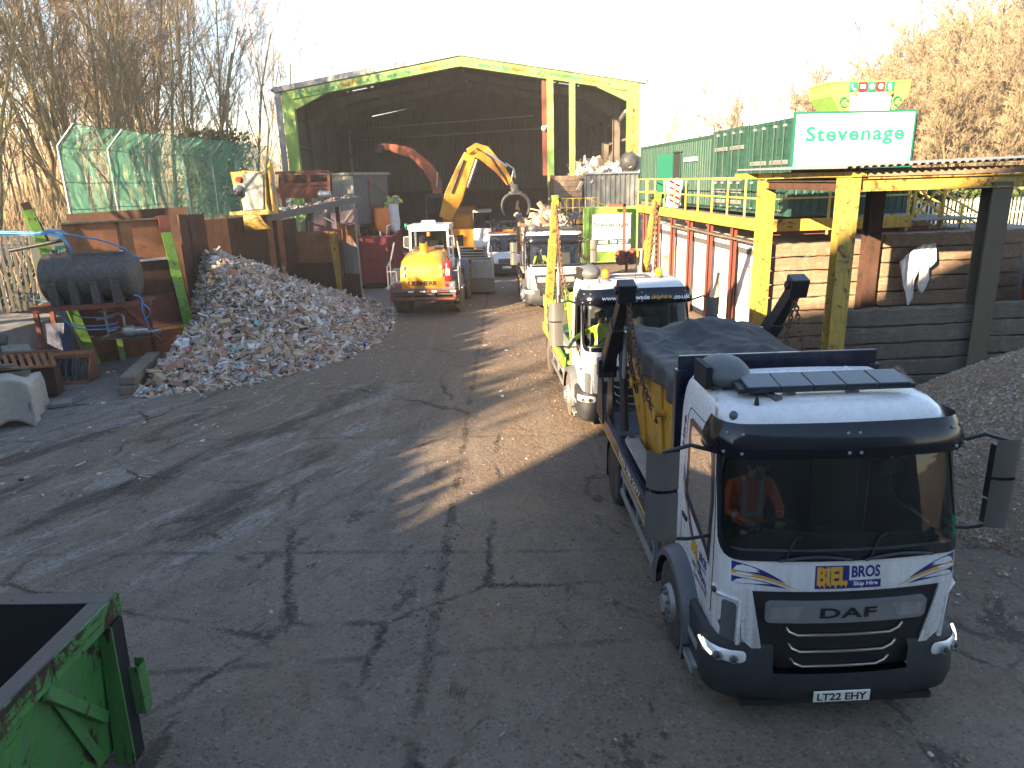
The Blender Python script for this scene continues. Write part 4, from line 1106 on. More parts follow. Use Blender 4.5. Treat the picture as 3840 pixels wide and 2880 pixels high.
skip_text(sk1,M['black'],[('BIEL BROS',.55,1.20,1.0,.13),('0203 780 2277',.55,1.38,1.25,.11)],w=1.89)
def drape(label,name,loc,rz,w,L,fn,m,cat,hang=.3,n=40,thick=.006):
    b=MB()
    def f(u,v):
        hx=hy=0
        x=(u-.5)*(w+2*hang); y=(v-.5)*(L+2*hang); dz=0; 
        if abs(x)>w/2: hx=abs(x)-w/2; x=math.copysign(w/2+.035+.03*sin(y*9)*min(1,(abs(x)-w/2)/.1),x)
        if abs(y)>L/2: hy=abs(y)-L/2; y=math.copysign(L/2+.04+.03*sin(x*8)*min(1,(abs(y)-L/2)/.1),y)
        dz=-max(hx,hy)
        return V((x,y,fn(x,y)+dz*(.95+.08*sin(x*5+y*4))))
    b.grid(f,n,int(n*L/w),m); o=b.build(name,smooth=180); o.location=loc; o.rotation_euler=(0,0,rz)
    so_=o.modifiers.new('thickness','SOLIDIFY'); so_.thickness=thick
    return tag(o,label,cat)
def tarp_h(x,y):
    rg=lambda a,b_,k:1-abs(N.noise(V((a,b_,k))))*2.2
    q=N.noise(V((x*1.3,y*1.1,4)))*.09+.07*rg(x*1.5+y*.8,y*.5-x*.3,2)+.05*rg(x*2.6-y*1.4,y*.9,5)+.03*rg(x*1.1+y*2.9,y*1.2-x*2,7)+.012*rg(x*6,y*5,3)-.06
    return .06+q*(1-max(0,(abs(x)-.72)/.3))+.20*exp(-((y-1.15)/.35)**2-((x-.10)/.55)**2)+.09*exp(-((y+.4)/.7)**2-((x-.35)/.4)**2)-.05*exp(-((y-.3)/.5)**2)
drape('crumpled grey mesh sheet over the yellow skip','tarpaulin',local(L1,(0,3.75,1.08+1.60)),R(1.5),1.95,3.42,tarp_h,M['tarp'],'tarpaulin',n=80)
person('driver in an orange hi-vis jacket behind the wheel of the nearest white lorry',local(L1,(-.50,1.12,1.38)),R(1.5),'hivis_o',pose={'hd0':(.02,-.05,.73),'hd1':(.03,-.08,.80),'hd2':(.03,-.08,.88)})
L2=skip_lorry('white and lime skip lorry with two amber beacons and raised rusty lime arms',(2.52,13.55,0),R(3.2),dict(
    roof=['beacons'],logo='web',visor_text=True,frame='lime_old',armcol='yellow_old',headcol='lime_old',headk=.62,arm=(5.15,1.9,3.6,4.50),tyre='tyre_mud',rim='steel',
    hooks=[(3.1,2.25),(3.9,2.2)],open_window=True,glass='glassclear',armcol2='yellow_old'))
sk2=skip('worn lime skip hanging on the chains of the second lorry',local(L2,(0,3.5,1.10)),R(3.2),'lime_old',L=2.9,w=1.7,h=1.15,endslope=.6)
drape('crumpled pale sheet on the load of the worn lime skip','tarpaulin',local(L2,(.1,3.4,2.27)),R(3.2),1.3,1.7,lambda x,y:.14+.10*N.noise(V((x*2,y*2,1)))+.05*N.noise(V((x*6,y*5,2))),M['tarpbuff'],'tarpaulin',hang=.06,n=24)
person('driver in a yellow hi-vis vest resting an arm out of the window',local(L2,(-.55,1.12,1.40)),R(3.2),'hivis_y',sleeve='hairgrey',pose={'shL':(-.21,0,.56),'elL':(-.60,-.06,.36),'wrL':(-.72,-.26,.24),'hd1':(.0,-.04,.82)})
L3=skip_lorry('white skip lorry beyond the lime arms loaded with broken timber',(1.82,27.7,0),R(2.0),dict(
    roof=['lightbar'],logo='biel',plate='LT22 EHZ',lamps_on=True,frame='navy',armcol='oilsteel',headcol='navy',arm=(4.8,1.9,3.6,3.45),
    hooks=[(4.3,1.95),(3.2,1.9)],tall_board=True,glass='glassclear',tyre='tyre_mud'))
sk3=skip('yellow skip heaped with timber on the far white lorry',local(L3,(0,3.8,1.08)),R(2),'skip_yellow',L=3.4,w=1.8,h=1.5,dark='rust')
person('driver with grey hair in a yellow vest in the far white lorry',local(L3,(-.50,1.10,1.40)),R(2),'hivis_y',hair='hairgrey')

# ================================================================ SCRAP AND RUBBLE (loose stuff)
def rubble_mat():
    t=NT('rubble'); v=t.voro(3.2,out=1); f=t.noise(14,6,.7)
    b=t.mix(t.ramp(f,.3,.7),(.13,.11,.09,1),(.27,.24,.21,1)); b=t.mix(t.ramp(t.noise(3,5,.7),.4,.6,0,.5),b,(.10,.085,.07,1))
    return t.pbr(b,.92,0,t.bump(t.math('ADD',f,t.noise(40,3)),.8,.06),spec=.2)
M['rubble']=rubble_mat()
CH=[(paint('chip_'+n,c,.8,d=.35,streak=False,scale=3),w_) for n,c,w_ in (
 ('white',(.60,.58,.56,1),17),('grey',(.29,.28,.275,1),12),('stone',(.42,.355,.30,1),28),('brick',(.36,.19,.13,1),12),('wood',(.42,.31,.20,1),18),('brown',(.20,.145,.105,1),11),('buff',(.48,.37,.28,1),18),('blue',(.10,.20,.42,1),1.5),('teal',(.20,.40,.42,1),1.4),('pink',(.5,.16,.2,1),.8),('black',(.02,.02,.022,1),2))]
CW=[c[1] for c in CH]
CHW=[(M['woodwall'],3),(CH[4][0],6),(CH[5][0],3),(CH[6][0],3),(CH[0][0],2),(CH[1][0],1)]
def chips(b,n,pf,smin,smax,table,rr,flatness=.5,longp=.2):
    ms=[t[0] for t in table]; ws=[t[1] for t in table]
    for i in range(n):
        q=pf(rr)
        if q is None: continue
        p,nn=q; s=smin+(smax-smin)*rr.random()**2.2
        a=s; bb=s*rr.uniform(.4,.95); c=s*rr.uniform(.06,.5)
        if rr.random()<longp: a=s*rr.uniform(1.6,3.2); bb=s*rr.uniform(.18,.4); c=s*rr.uniform(.08,.25)
        e=(rr.gauss(0,flatness),rr.gauss(0,flatness),rr.uniform(0,6.28))
        if rr.random()<.35:   # broken lump
            o_=[V((x*a/2*rr.uniform(.5,1.1),y*bb/2*rr.uniform(.5,1.1),z*c*.7*rr.uniform(.6,1.2))) for x,y,z in ((-1,-1,-1),(1,-1,-1),(1,1,-1),(-1,1,-1),(-.7,-.7,1),(.7,-.6,1),(.6,.7,1),(-.7,.6,1))]
            t=b.T; b.T=Matrix.Translation(p)@Euler(e).to_matrix().to_4x4()
            b.add(o_,[(0,3,2,1),(4,5,6,7),(0,1,5,4),(1,2,6,5),(2,3,7,6),(3,0,4,7)],rr.choices(ms,ws)[0]); b.T=t
        else: b.boxr(p,(a,bb,c),e,rr.choices(ms,ws)[0])
# main heap on the left
PK=V((-9.9,24.2,0))
def heap_h(x,y):
    dx=x-PK.x; dy=y-PK.y; a=atan2(dy,dx)
    front=6.4; right=5.15; back=9.4
    ry=front if dy<0 else back
    d=sqrt((dx/right)**2+(dy/ry)**2)
    d+=N.noise(V((cos(a)*1.6,sin(a)*1.6,5)))*.10
    h=3.05*max(0,1-d)**1.05
    h=min(h,1.15*(x-(-10.62+max(0,22.9-y)*.20))+.02+max(0,y-22.3)*1.1)
    h+=(N.noise(V((x*.8,y*.8,7)))*.14+N.noise(V((x*2.1,y*2.1,8)))*.07)*min(1,max(0,1.02-d)*5)
    return h if d<1.02 else -.15
b=MB(); x0,x1,y0,y1=-10.5,-3.9,17.2,33.0
b.grid(lambda u,v:V((lerp(x0,x1,u),lerp(y0,y1,v),heap_h(lerp(x0,x1,u),lerp(y0,y1,v))-.05)),60,120,M['rubble'])
rr=random.Random(3)
def on_heap(r_):
    for k in range(8):
        x=r_.uniform(x0+.05,x1+.6); y=r_.uniform(y0-.6,y1)
        if x<-10.4 and y>22.6: continue
        h=heap_h(x,y)
        if h>.02: return V((x,y,h+.01)),None
        d=sqrt(((x-PK.x)/5.15)**2+((y-PK.y)/(6.4 if y<PK.y else 9.4))**2)
        if d<1.12 and r_.random()<.25 and x>-10.35+max(0,(22.9-y)*.20)-.35: return V((x,y,gh(x,y)+.015)),None
    return None
chips(b,17000,on_heap,.04,.21,CH,rr,.6,.32)
def on_front(r_):
    for k in range(9):
        q=on_heap(r_)
        if q and q[0].z<.9 and q[0].y<23: return q
    return None
chips(b,900,on_front,.14,.40,CH,rr,.5,.25)
chips(b,150,on_heap,.18,.42,[(CH[0][0],4),(CH[2][0],3),(CH[4][0],4),(CH[3][0],2),(CH[6][0],3),(CH[7][0],.6)],rr,.6,.4)
tag(b.build('rubble_heap'),'heap of mixed crushed rubble, wood and plastic spilling from the rusty bay','rubble heap',kind='stuff')
M['mudlump']=paint('mud_clod',(.075,.058,.045,1),.9,streak=False,d=.3)
# litter over the yard
b=MB()
def on_yard(r_):
    if r_.random()<.55: x=r_.uniform(-12.6,-6); y=r_.uniform(11,20)
    elif r_.random()<.5: x=r_.uniform(-9,-3.5); y=r_.uniform(16,26)
    else: x=r_.uniform(-6,4); y=r_.uniform(16,38)
    return V((x,y,gh(x,y)+.008)),None
chips(b,900,on_yard,.015,.10,CH,rr,.15,.2)
def mudlump(r_):
    x=r_.uniform(-4,4) ; y=r_.uniform(4.5,26); return V((x,y,gh(x,y)+.004)),None
chips(b,3200,mudlump,.010,.05,[(CH[5][0],5),(CH[2][0],1)],rr,.3,.05)
def jointmud(r_):
    y=4+10.5*r_.random(); k=N.noise(V((y*1.3,0,4)))
    if k<-.05: return None
    return V((-1.0+r_.gauss(0,.06+.06*k),y,gh(-1,y)+.006)),None
chips(b,900,jointmud,.008,.032,[(M['mudlump'],1)],rr,.4,.05)
tag(b.build('litter'),'scattered litter and grit lying on the muddy yard','litter',kind='stuff')
# timber load on the far lorry
b=MB(); Tm=Matrix.Translation(local(L3,(0,3.8,2.5)))@Matrix.Rotation(R(2),4,'Z')
def on_load(r_):
    x=r_.uniform(-.85,.85); y=r_.uniform(-1.6,1.6); z=1.15*(1-(x/1.0)**2)*(1-(y/1.9)**2)
    return Tm@V((x,y,z*r_.uniform(.6,1.))),None
b.grid(lambda u,v:Tm@V(((u-.5)*1.75,(v-.5)*3.3,-.05+1.0*(1-((u-.5)*1.8)**2)*(1-((v-.5)*1.9)**2))),10,14,M['rubble'])
chips(b,420,on_load,.18,.75,CHW,rr,.7,.45)
tag(b.build('timber_scrap'),'broken timber and boards heaped in the far yellow skip','scrap timber',kind='stuff')
# waste heaps on the shed floor
def waste(label,name,cx,cy,rx,ry,h,n,table,smin=.15,smax=.8,rx2=None):
    b=MB()
    def hh(x,y): 
        d=sqrt(((x-cx)/rx)**2+((y-cy)/ry)**2); return max(-.1,h*(1-d)+N.noise(V((x*.9,y*.9,1)))*.25*max(0,1-d)*2)
    b.grid(lambda u,v:V((cx+(u-.5)*2*rx,cy+(v-.5)*2*ry,hh(cx+(u-.5)*2*rx,cy+(v-.5)*2*ry))),34,34,M['rubble'])
    def pf(r_):
        a=r_.uniform(0,6.28); q=sqrt(r_.random()); x=cx+rx*q*cos(a); y=cy+ry*q*sin(a); return V((x,y,max(0,hh(x,y)))),None
    chips(b,n,pf,smin,smax,table,rr,.7,.35)
    return tag(b.build(name),label,'waste heap',kind='stuff')
waste('long mound of mixed waste on the shed floor behind the tipper van','waste_mound',0.2,49.5,4.6,5.5,2.2,900,[(CH[5][0],4),(CH[2][0],3),(CH[4][0],3),(CH[0][0],1),(CH[1][0],3)])
waste('pile of scrap boards rising behind the far white lorry','scrap_board_pile',3.2,45.8,2.4,3.0,3.4,420,CHW+[(CH[1][0],3)],.2,1.2)
# ================================================================ WHEEL LOADER (rear view)
T=thing('wheel_loader','yellow and grey wheel loader seen from behind with a roof taxi sign','loader',(-3.28,27.1,0),R(-3.0))
ym=M['yellow_mach']; gm=M['grey']
b=MB()
# engine hood: tapered loft from tail to cab
secs=[]
for y,hw,z0,z1,r_ in ((.02,.80,1.02,1.50,.10),(.06,.88,.98,2.02,.18),(.30,.90,.95,2.26,.30),(.8,.88,.95,2.40,.34),(1.4,.84,.95,2.48,.34),(2.0,.78,.95,2.50,.32)):
    ring_=[]
    for cx,cz,a0 in ((hw-r_,z0+.05,-pi/2),(hw-r_-.05,z1-r_,0),(-hw+r_+.05,z1-r_,pi/2),(-hw+r_,z0+.05,pi)):
        rad_=r_ if cz>z0+.06 else .05
        for k in range(6): a=a0+pi/2*k/5; ring_.append(V((cx+rad_*cos(a)+(r_-rad_)*(1 if cos(a)>.01 else(-1 if cos(a)<-.01 else 0)),y,cz+rad_*sin(a))))
    secs.append(ring_)
b.loft(secs,ym); hood=b.build('engine_hood',T,smooth=45)
b=MB(); b.text('LIEBHERR',flat((0,.005,1.30),(1,0,0),(0,.0,1)),1.12,.17,M['black'],.04); b.build('lettering',hood)
b=MB(); b.boxr((0,.065,1.66),(1.02,.02,.02),(0,0,0),M['yellow_old']); b.tube([(-.40,.05,.98),(-.40,.0,1.0),(-.40,.0,1.10),(-.40,.05,1.12)],.014,5,M['steel']); b.tube([(.40,.05,.98),(.40,.0,1.0),(.40,.0,1.10),(.40,.05,1.12)],.014,5,M['steel'])
b.build('hood_handle',hood)
for s in (-1,1):
    for z in (1.62,1.90): b=MB(); b.cyl((s*.72,.12,z),(s*.72,-.03,z),.055,14,M['lamp']); b.cyl((s*.72,.2,z),(s*.72,-.01,z),.075,14,M['grey']); b.build('work_lamp',hood,smooth=40)
b=MB(); b.lathe([(.20,0),(.16,.06),(.155,.40),(.15,.42)],(0,.75,2.36),(0,-.25,1),18,ym); b.lathe([(.11,0),(.115,.30)],(-.02,.66,2.72),(0,-.45,1),16,M['dark']); b.build('exhaust_stack',hood,smooth=40)
b=MB(); b.box((.28,1.3,2.50),(.62,1.8,2.56),M['steel']); b.box((-.55,1.35,2.49),(-.1,1.9,2.53),M['grey']); b.build('hood_vent',hood,bevel=.01)
b=MB()   # counterweight and bumper
b.prism([(-1.22,.02),(-.86,-.02),(.86,-.02),(1.22,.02),(1.24,.9),(-1.24,.9)],'z',.84,1.10,gm)
for s in (-1,1): b.box((s*1.03-.21,.0,1.06),(s*1.03+.21,.7,1.36),gm)
b.build('counterweight',T,bevel=.03)
b=MB(); b.tube([(-1.32,.35,1.0),(-1.25,-.10,1.0),(1.25,-.10,1.0),(1.32,.35,1.0)],.055,8,M['redox']); b.tube([(-1.30,.35,.74),(-1.22,-.12,.72),(1.22,-.12,.72),(1.30,.35,.74)],.075,8,M['redox'])
for x in (-1.2,-.42,.42,1.2): b.beam((x,-.09,.72),(x,-.09,1.0),.09,.06,M['redox'])
for x in (-.45,0,.45,1.16): b.box((x-.10,-.17,.98),(x+.10,-.155,1.04),M['sign_white'])
b.build('rear_guard',T,smooth=50)
for s in (-1,1):
    for dx,m in ((-.10,'taillamp'),(.09,'silver')): b=MB(); b.cyl((s*1.02+dx*s,.01,1.22),(s*1.02+dx*s,-.03,1.22),.065,14,M[m]); b.build('rear_lamp',T,smooth=40)
for s in (-1,1):
    for y in (1.35,4.4):
        b=MB(); rad=.80; wd=.62; xa=s*1.32
        b.lathe([(rad*.5,0),(rad*.85,-.02),(rad*.97,.05),(rad,.12),(rad,wd-.12),(rad*.97,wd-.05),(rad*.85,wd),(rad*.5,wd)],(xa,y,rad),(-s,0,0),36,M['tyre_mud'])
        for k in range(26):
            a=2*pi*k/26
            for q in (0,1): b.boxr((xa-s*(.17+q*.28),y+cos(a+q*.12)*rad,rad+sin(a+q*.12)*rad),(.27,.10,.05),(a+pi/2,0,.35*(1 if q else -1)),M['tyre_mud'])
        w_=b.build('wheel',T,smooth=40); b=MB(); b.lathe([(rad*.55,.02),(rad*.5,.10),(rad*.2,.12),(.02,.1)],(xa,y,rad),(-s,0,0),24,M['rim']); b.build('rim',w_,smooth=40)
b=MB()   # chassis, fenders, arms
b.box((-.8,.8,.6),(.8,5.2,1.0),M['oilsteel']); b.build('chassis',T)
for s in (-1,1):
    for y in (1.35,4.4): b=MB(); b.grid(lambda u,v:V((s*lerp(.72,1.36,v),y-cos(lerp(.15,pi-.15,u))*.93,.82+sin(lerp(.15,pi-.15,u))*.92)),14,2,gm,flip=(s<0)); b.build('fender',T,smooth=60)
for x in (-1.36,1.36):
    b=MB(); s=1 if x>0 else -1
    b.tube([(x,.2,1.0),(x,.15,1.9),(x-s*.02,.35,2.0),(x,.9,2.1),(x-s*.12,1.2,2.75)],.028,6,M['steel']); b.tube([(x,.7,1.0),(x,.75,2.05)],.025,6,M['steel']); b.tube([(x-s*.35,.15,1.36),(x-s*.35,.1,1.75),(x,.1,1.75)],.02,6,M['steel'])
    b.box((x-.18,.25,1.06),(x+.12,1.1,1.10),M['steel']); b.build('access_rail',T)
b=MB()   # cab
cw=.78;y0,y1=2.05,3.35;z0,z1=1.6,3.22
for x in (-cw,cw):
    for y in (y0,y1): b.beam((x,y,z0),(x*.96,y+(.08 if y==y0 else -.06),z1),.10,.10,M['white'])
b.box((-cw-.05,y0-.04,1.55),(cw+.05,y1,1.95),M['white']); b.box((-cw-.06,y0-.08,3.18),(cw+.06,y1+.05,3.36),M['white'])
b.box((-cw-.02,y0+.0,3.10),(cw+.02,y1,3.18),M['white'])
cab=b.build('cab',T,bevel=.03)
b=MB(); b.poly([(-cw+.06,y0+.04,1.97),(cw-.06,y0+.04,1.97),(cw-.09,y0+.11,3.12),(-cw+.09,y0+.11,3.12)],M['glass'])
for s in (-1,1): b.poly([(s*cw,y0+.06,1.97),(s*cw,y1-.06,1.97),(s*cw*.96,y1-.1,3.12),(s*cw*.96,y0+.12,3.12)],M['glass'])
b.poly([(-cw+.06,y1,1.97),(cw-.06,y1,1.97),(cw-.09,y1-.06,3.12),(-cw+.09,y1-.06,3.12)],M['glass']); b.build('cab_window',cab)
b=MB(); b.boxr((0,2.75,2.2),(.55,.18,1.0),(-.08,0,0),M['black']); b.box((-.3,2.4,1.9),(.3,2.8,2.05),M['black']); b.box((-.7,3.1,1.95),(.7,3.3,2.3),M['black']); b.build('seat',cab,bevel=.03)
b=MB(); b.cyl((.0,2.08,2.88),(.0,2.08,2.92),.09,14,M['black']); b.lathe([(.07,0),(.075,.08),(.05,.15)],(0,2.02,2.92),(0,0,1),14,M['amber']); b.build('beacon',cab,smooth=50)
b=MB(); b.cyl((-.88,2.0,3.30),(-.88,2.0,3.42),.07,12,M['greensign']); b.cyl((-.88,2.0,3.2),(-.88,2.0,3.30),.05,8,M['black']); b.build('green_beacon',cab)
b=MB(); b.prism([(-.30,3.36),(.30,3.36),(.26,3.52),(-.26,3.52)],'y',2.1,2.3,M['sign_white']); tx=b.build('taxi_sign',T,bevel=.02)
b=MB(); b.text('TAXI',flat((0,2.096,3.435),(1,0,0),(0,0,1)),.36,.10,M['black'],.03); b.build('lettering',tx)
for s in (-1,1): b=MB(); b.tube([(s*.82,y0,2.9),(s*1.0,y0-.05,2.9),(s*1.02,y0-.05,2.5),(s*.84,y0,2.45)],.018,6,M['white']); b.build('grab_rail',cab); b=MB(); b.boxr((s*1.12,y1,2.6),(.24,.08,.45),(0,0,0),M['black']); b.beam((s*.80,y1,2.8),(s*1.1,y1,2.75),.04,.04,M['black']); b.build('mirror',cab)
b=MB()  # bucket ahead, articulated to the right
bx=1.1; 
prof=[(5.2,.15),(6.3,.12),(6.35,.2),(5.5,.35),(5.25,.8),(5.35,1.5),(5.25,1.7),(5.1,1.5),(5.0,.8)]
b.prism(prof,'x',bx-1.7,bx+1.25,M['corr'])
for k in range(6): b.boxr((bx+.45,5.2,1.55+k*.12),(1.5,.08,.035),(0,0,0),M['steel'])
for x in (bx-.25,bx+1.15): b.beam((x,5.2,1.5),(x,5.2,2.2),.07,.07,M['steel'],up=(0,1,0))
b.beam((-.4,3.6,1.7),(.1,5.1,1.0),.2,.3,ym); b.beam((.5,3.6,1.7),(.8,5.1,1.0),.2,.3,ym)
b.build('bucket',T,bevel=.01)
fe=thing('fire_extinguisher','red fire extinguisher strapped to the right rear corner of the loader','extinguisher',local(T,(.98,.05,1.38)),R(-3))
b=MB(); b.lathe([(.13,0),(.14,.04),(.14,.62),(.10,.72),(.045,.76),(.04,.84)],(0,0,0),(0,0,1),18,M['redgloss']); b.build('cylinder',fe,smooth=40)
b=MB(); b.box((-.075,-.146,.22),(.075,-.138,.46),M['sign_white']); b.build('label',fe); b=MB(); b.boxr((0,-.03,.88),(.05,.16,.05),(.2,0,0),M['black']); b.tube([(.03,0,.84),(.16,-.02,.75),(.16,-.04,.35)],.014,6,M['black']); b.build('valve',fe)

# ================================================================ MATERIAL HANDLER AND EXCAVATOR
def arm_prism(b,pts,wd,m,x0=0):
    for s in (1,): pass
def machine(label,name,loc,rz,bodym,parts,hasgrab,label_cab='white',track=True):
    T=thing(name,label,'excavator',loc,rz)
    return T
def boom(T,name,pts,hs,wd,m,plane):
    # box-section member through pts (a,z) in the plane with horizontal direction `plane`
    b=MB(); n=len(pts); px=V((plane.x,plane.y,0)); side=V((-plane.y,plane.x,0))*wd/2; rings=[]
    for i in range(n):
        d=V((pts[min(i+1,n-1)][0]-pts[max(i-1,0)][0],pts[min(i+1,n-1)][1]-pts[max(i-1,0)][1])).normalized()
        nn=V((-d.y,d.x)); a=pts[i]; h=hs[i]/2
        c=px*a[0]+V((0,0,a[1])); u=px*nn.x*h+V((0,0,nn.y*h)); rings.append([c+u+side,c-u+side,c-u-side,c+u-side])
    b.loft(rings,m); return b.build(name,T,bevel=.025)
HX,HY=-2.35,42.0
T=thing('material_handler','yellow grab crane with a white cab reaching its grapple over the lorries','excavator',(HX,HY,0),0)
def hp(px,py,dy=0): q=aty(px,py,HY+dy); return (q.x-HX,q.z)
pl=V((1,0,0))
b=MB(); b.box((-1.6,-1.6,.35),(1.6,3.2,.8),M['oilsteel']); b.box((-1.9,-1.9,0),(-1.2,3.4,.75),M['black']); b.box((1.2,-1.9,0),(1.9,3.4,.75),M['black']); b.cyl((0,.8,.8),(0,.8,1.3),.9,20,M['oilsteel']); b.build('undercarriage',T,bevel=.08)
b=MB(); b.box((-1.45,-.6,1.3),(1.35,3.6,2.35),ym); b.box((-1.45,1.0,2.35),(.2,3.6,3.0),ym); b.prism([(-.6,2.35),(.6,2.35),(1.3,3.4),(.9,3.6),(.2,3.1)],'x',-1.2,-1.0,ym); b.build('superstructure',T,bevel=.05)
b=MB(); cx=.95
b.box((cx-.5,-1.7,1.35),(cx+.5,.1,2.45),M['white']); b.box((cx-.52,-1.72,1.30),(cx+.52,.12,1.45),ym); b.box((cx-.5,-1.65,3.30),(cx+.5,.05,3.42),M['white'])
for x in (cx-.47,cx+.47):
    for y in (-1.66,.06): b.beam((x,y,2.4),(x,y*.94,3.32),.07,.07,M['black'])
cab=b.build('cab',T,bevel=.04)
b=MB(); b.box((cx-.46,-1.66,2.45),(cx+.46,.05,3.30),M['glass']); b.build('cab_window',cab)
b=MB(); b.boxr((cx-.02,-1.712,2.05),(.02,.02,.7),(0,0,0),M['black']); b.tube([(cx-.55,-1.75,2.4),(cx-.55,-1.75,3.3)],.02,5,M['black']); b.boxr((cx,-1.75,3.48),(.95,.5,.05),(0,0,0),M['black']); b.build('cab_guard',cab)
p=[hp(955,475),hp(968,440),hp(1000,370),hp(1014,338)]
p=[hp(962,472),hp(980,425),hp(1001,368),hp(1016,334)]
boom(T,'boom',p,[.7,1.05,.82,.66],.62,ym,pl)
q=[hp(1010,330),hp(1028,325),hp(1046,331),hp(1080,365),hp(1102,396)]
dip=boom(T,'dipper_arm',q,[.42,.80,.84,.60,.40],.48,ym,pl)
b=MB(); 
def P3(px,py,dy=0): v=aty(px,py,HY+dy); return V((v.x-HX,dy,v.z))
b.tube([P3(975,418,-.42),P3(1002,345,-.42)],.07,8,M['oilsteel']); b.tube([P3(1010,405,-.4),P3(1030,345,-.4)],.075,8,M['steel'])
b.tube([P3(1050,328,-.3),P3(1095,360,-.3)],.07,8,M['steel']); b.tube([P3(1092,352,-.3),P3(1110,365,-.3),P3(1113,385,-.3)],.05,6,M['steel']); b.tube([P3(1110,365,-.2),P3(1104,392,-.2)],.05,6,M['steel'])
for k in range(4): b.tube([P3(1012+k*3,333,-.35),P3(1030,322-k,-.4),P3(1060,338+k,-.35),P3(1090,380+k*2,-.35),P3(1098,400,-.3)],.018,5,M['black'])
b.build('hydraulic_ram',T,smooth=50)
b=MB(); b.text('LIEBHERR',lambda x,y:P3(986,405,-.29)+V((.38,0,1)).normalized()*x+V((-1,0,.38)).normalized()*y,1.0,.14,M['black'],.03); b.build('lettering',T)
# grapple
gT=MB(); g0=P3(1110,402); gT.cyl(P3(1104,396,-.2),P3(1104,396,.2),.16,12,M['grab']); gT.boxr(P3(1111,404),(.38,.36,.34),(0,.3,0),M['grab']); gT.cyl(P3(1112,408),P3(1113,416),.24,16,M['grab']); gT.boxr(P3(1113,417),(.75,.5,.18),(0,0,0),M['grab'])
gT.build('rotator',T,bevel=.02)
for s,nm in ((-1,'jaw'),(1,'jaw')):
    b=MB(); c=P3(1113,418); R0=.72
    for k in range(7):
        yy=-.42+.14*k
        pts=[c+V((s*(.26+.52*sin(a)),yy*1.2,-.05-.66*(1-cos(a)))) for a in frange(.1,2.35,9)]
        b.tube(pts,[.07,.08,.085,.085,.085,.08,.075,.06,.05,.03],6,M['grab'])
    for a in (.5,1.1,1.7):
        b.tube([c+V((s*(.26+.52*sin(a)),yy*1.2,-.05-.66*(1-cos(a)))) for yy in (-.46,.46)],.045,6,M['grab'])
    if s>0:
        pts=[c+V((s*(.26+.52*sin(a)),-.56,-.05-.66*(1-cos(a)))) for a in frange(.1,2.35,9)]; b.tube(pts,[.10]*9+[.05],6,M['grab'])
    b.build(nm,T,smooth=50)
b=MB(); b.boxr(P3(1117,443),(.12,.1,.5),(0,.2,.4),M['woodwall']); b.boxr(P3(1119,447),(.06,.1,.45),(0,-.4,.1),M['woodwall']); o=b.build('timber_offcut'); o.location=(HX,HY,0); tag(o,'splinter of timber dangling from the grapple jaws','timber')

EX,EY=-4.1,50.
HX0,HY0=HX,HY
T=thing('excavator','orange excavator with a black cab working inside the shed','excavator',(EX,EY,0),0)
def P3e(px,py,dy=0): v=aty(px,py,EY+dy); return V((v.x-EX,dy,v.z))
def he(px,py): v=P3e(px,py); return (v.x,v.z)
b=MB(); b.box((-1.7,-1.5,.3),(1.7,2.5,1.0),M['black']); b.box((-1.6,-1.4,1.1),(1.7,2.6,2.3),M['orange']); b.box((.4,-1.2,2.3),(1.9,2.4,3.3),M['orange']); b.box((-1.6,.8,2.3),(.4,2.6,3.6),M['dark']); b.cyl((0,.5,.9),(0,.5,1.2),1.,16,M['oilsteel']); b.build('superstructure',T,bevel=.06)
b=MB(); b.box((-1.25,-1.5,2.3),(-.1,.4,4.1),M['black']); b.box((-1.3,-1.55,4.1),(-.05,.45,4.25),M['black']); b.box((-1.35,-1.6,2.15),(0,.5,2.4),M['orange']); b.build('cab',T,bevel=.05)
b=MB(); b.poly([(-1.15,-1.51,2.6),(-.2,-1.51,2.6),(-.2,-1.51,3.95),(-1.15,-1.51,3.95)],M['glass']); b.build('cab_window',T)
boom(T,'boom',[he(948,432),he(942,390),he(925,362),he(897,337),he(884,330)],[.6,.75,.7,.55,.45],.55,M['orange'],pl)
boom(T,'dipper_arm',[he(897,331),he(880,328),he(850,320),he(825,315)],[.4,.65,.5,.32],.42,M['orange'],pl)
b=MB(); b.tube([P3e(943,405,-.4),P3e(945,372,-.4)],.06,6,M['steel']); b.boxr(P3e(822,322),(.35,.6,.6),(0,.4,0),M['dark']); b.build('bucket',T,bevel=.05)

# ================================================================ TIPPER VAN
T=thing('tipper_van','white tipper van with a caged body and an orange light bar','van',(-.12,38.1,0),R(2))
b=MB(); secs=[]
for y,hw,z0,z1 in ((0.02,.80,.45,.85),(.08,.90,.42,1.02),(.35,.96,.40,1.16),(.78,.98,.40,1.28)):
    r_=.10; secs.append([V((x,y,z)) for x,z in ((-hw,z0),(-hw,z1-r_),(-hw+r_,z1),(hw-r_,z1),(hw,z1-r_),(hw,z0))])
b.loft(secs,M['white'])
b.loft([[V((sx*hw,y,z)) for sx in (-1,1)]+[V((hw,y1,z)),V((-hw,y1,z))] for z,hw,y,y1 in ((.42,.98,.78,2.2),(1.26,.98,.80,2.2))],M['white'])
b.box((-.86,1.55,2.08),(.86,2.15,2.16),M['white'])
for s in (-1,1):
    b.beam((s*.95,.82,1.25),(s*.83,1.52,2.12),.10,.08,M['white']); b.beam((s*.97,2.1,1.25),(s*.84,2.1,2.12),.12,.10,M['white'])
b.box((-.95,2.14,1.2),(.95,2.2,2.1),M['white']); body=b.build('body',T,bevel=.03)
b=MB(); b.poly([(-.90,.84,1.27),(.90,.84,1.27),(.80,1.53,2.09),(-.80,1.53,2.09)],M['glass'])
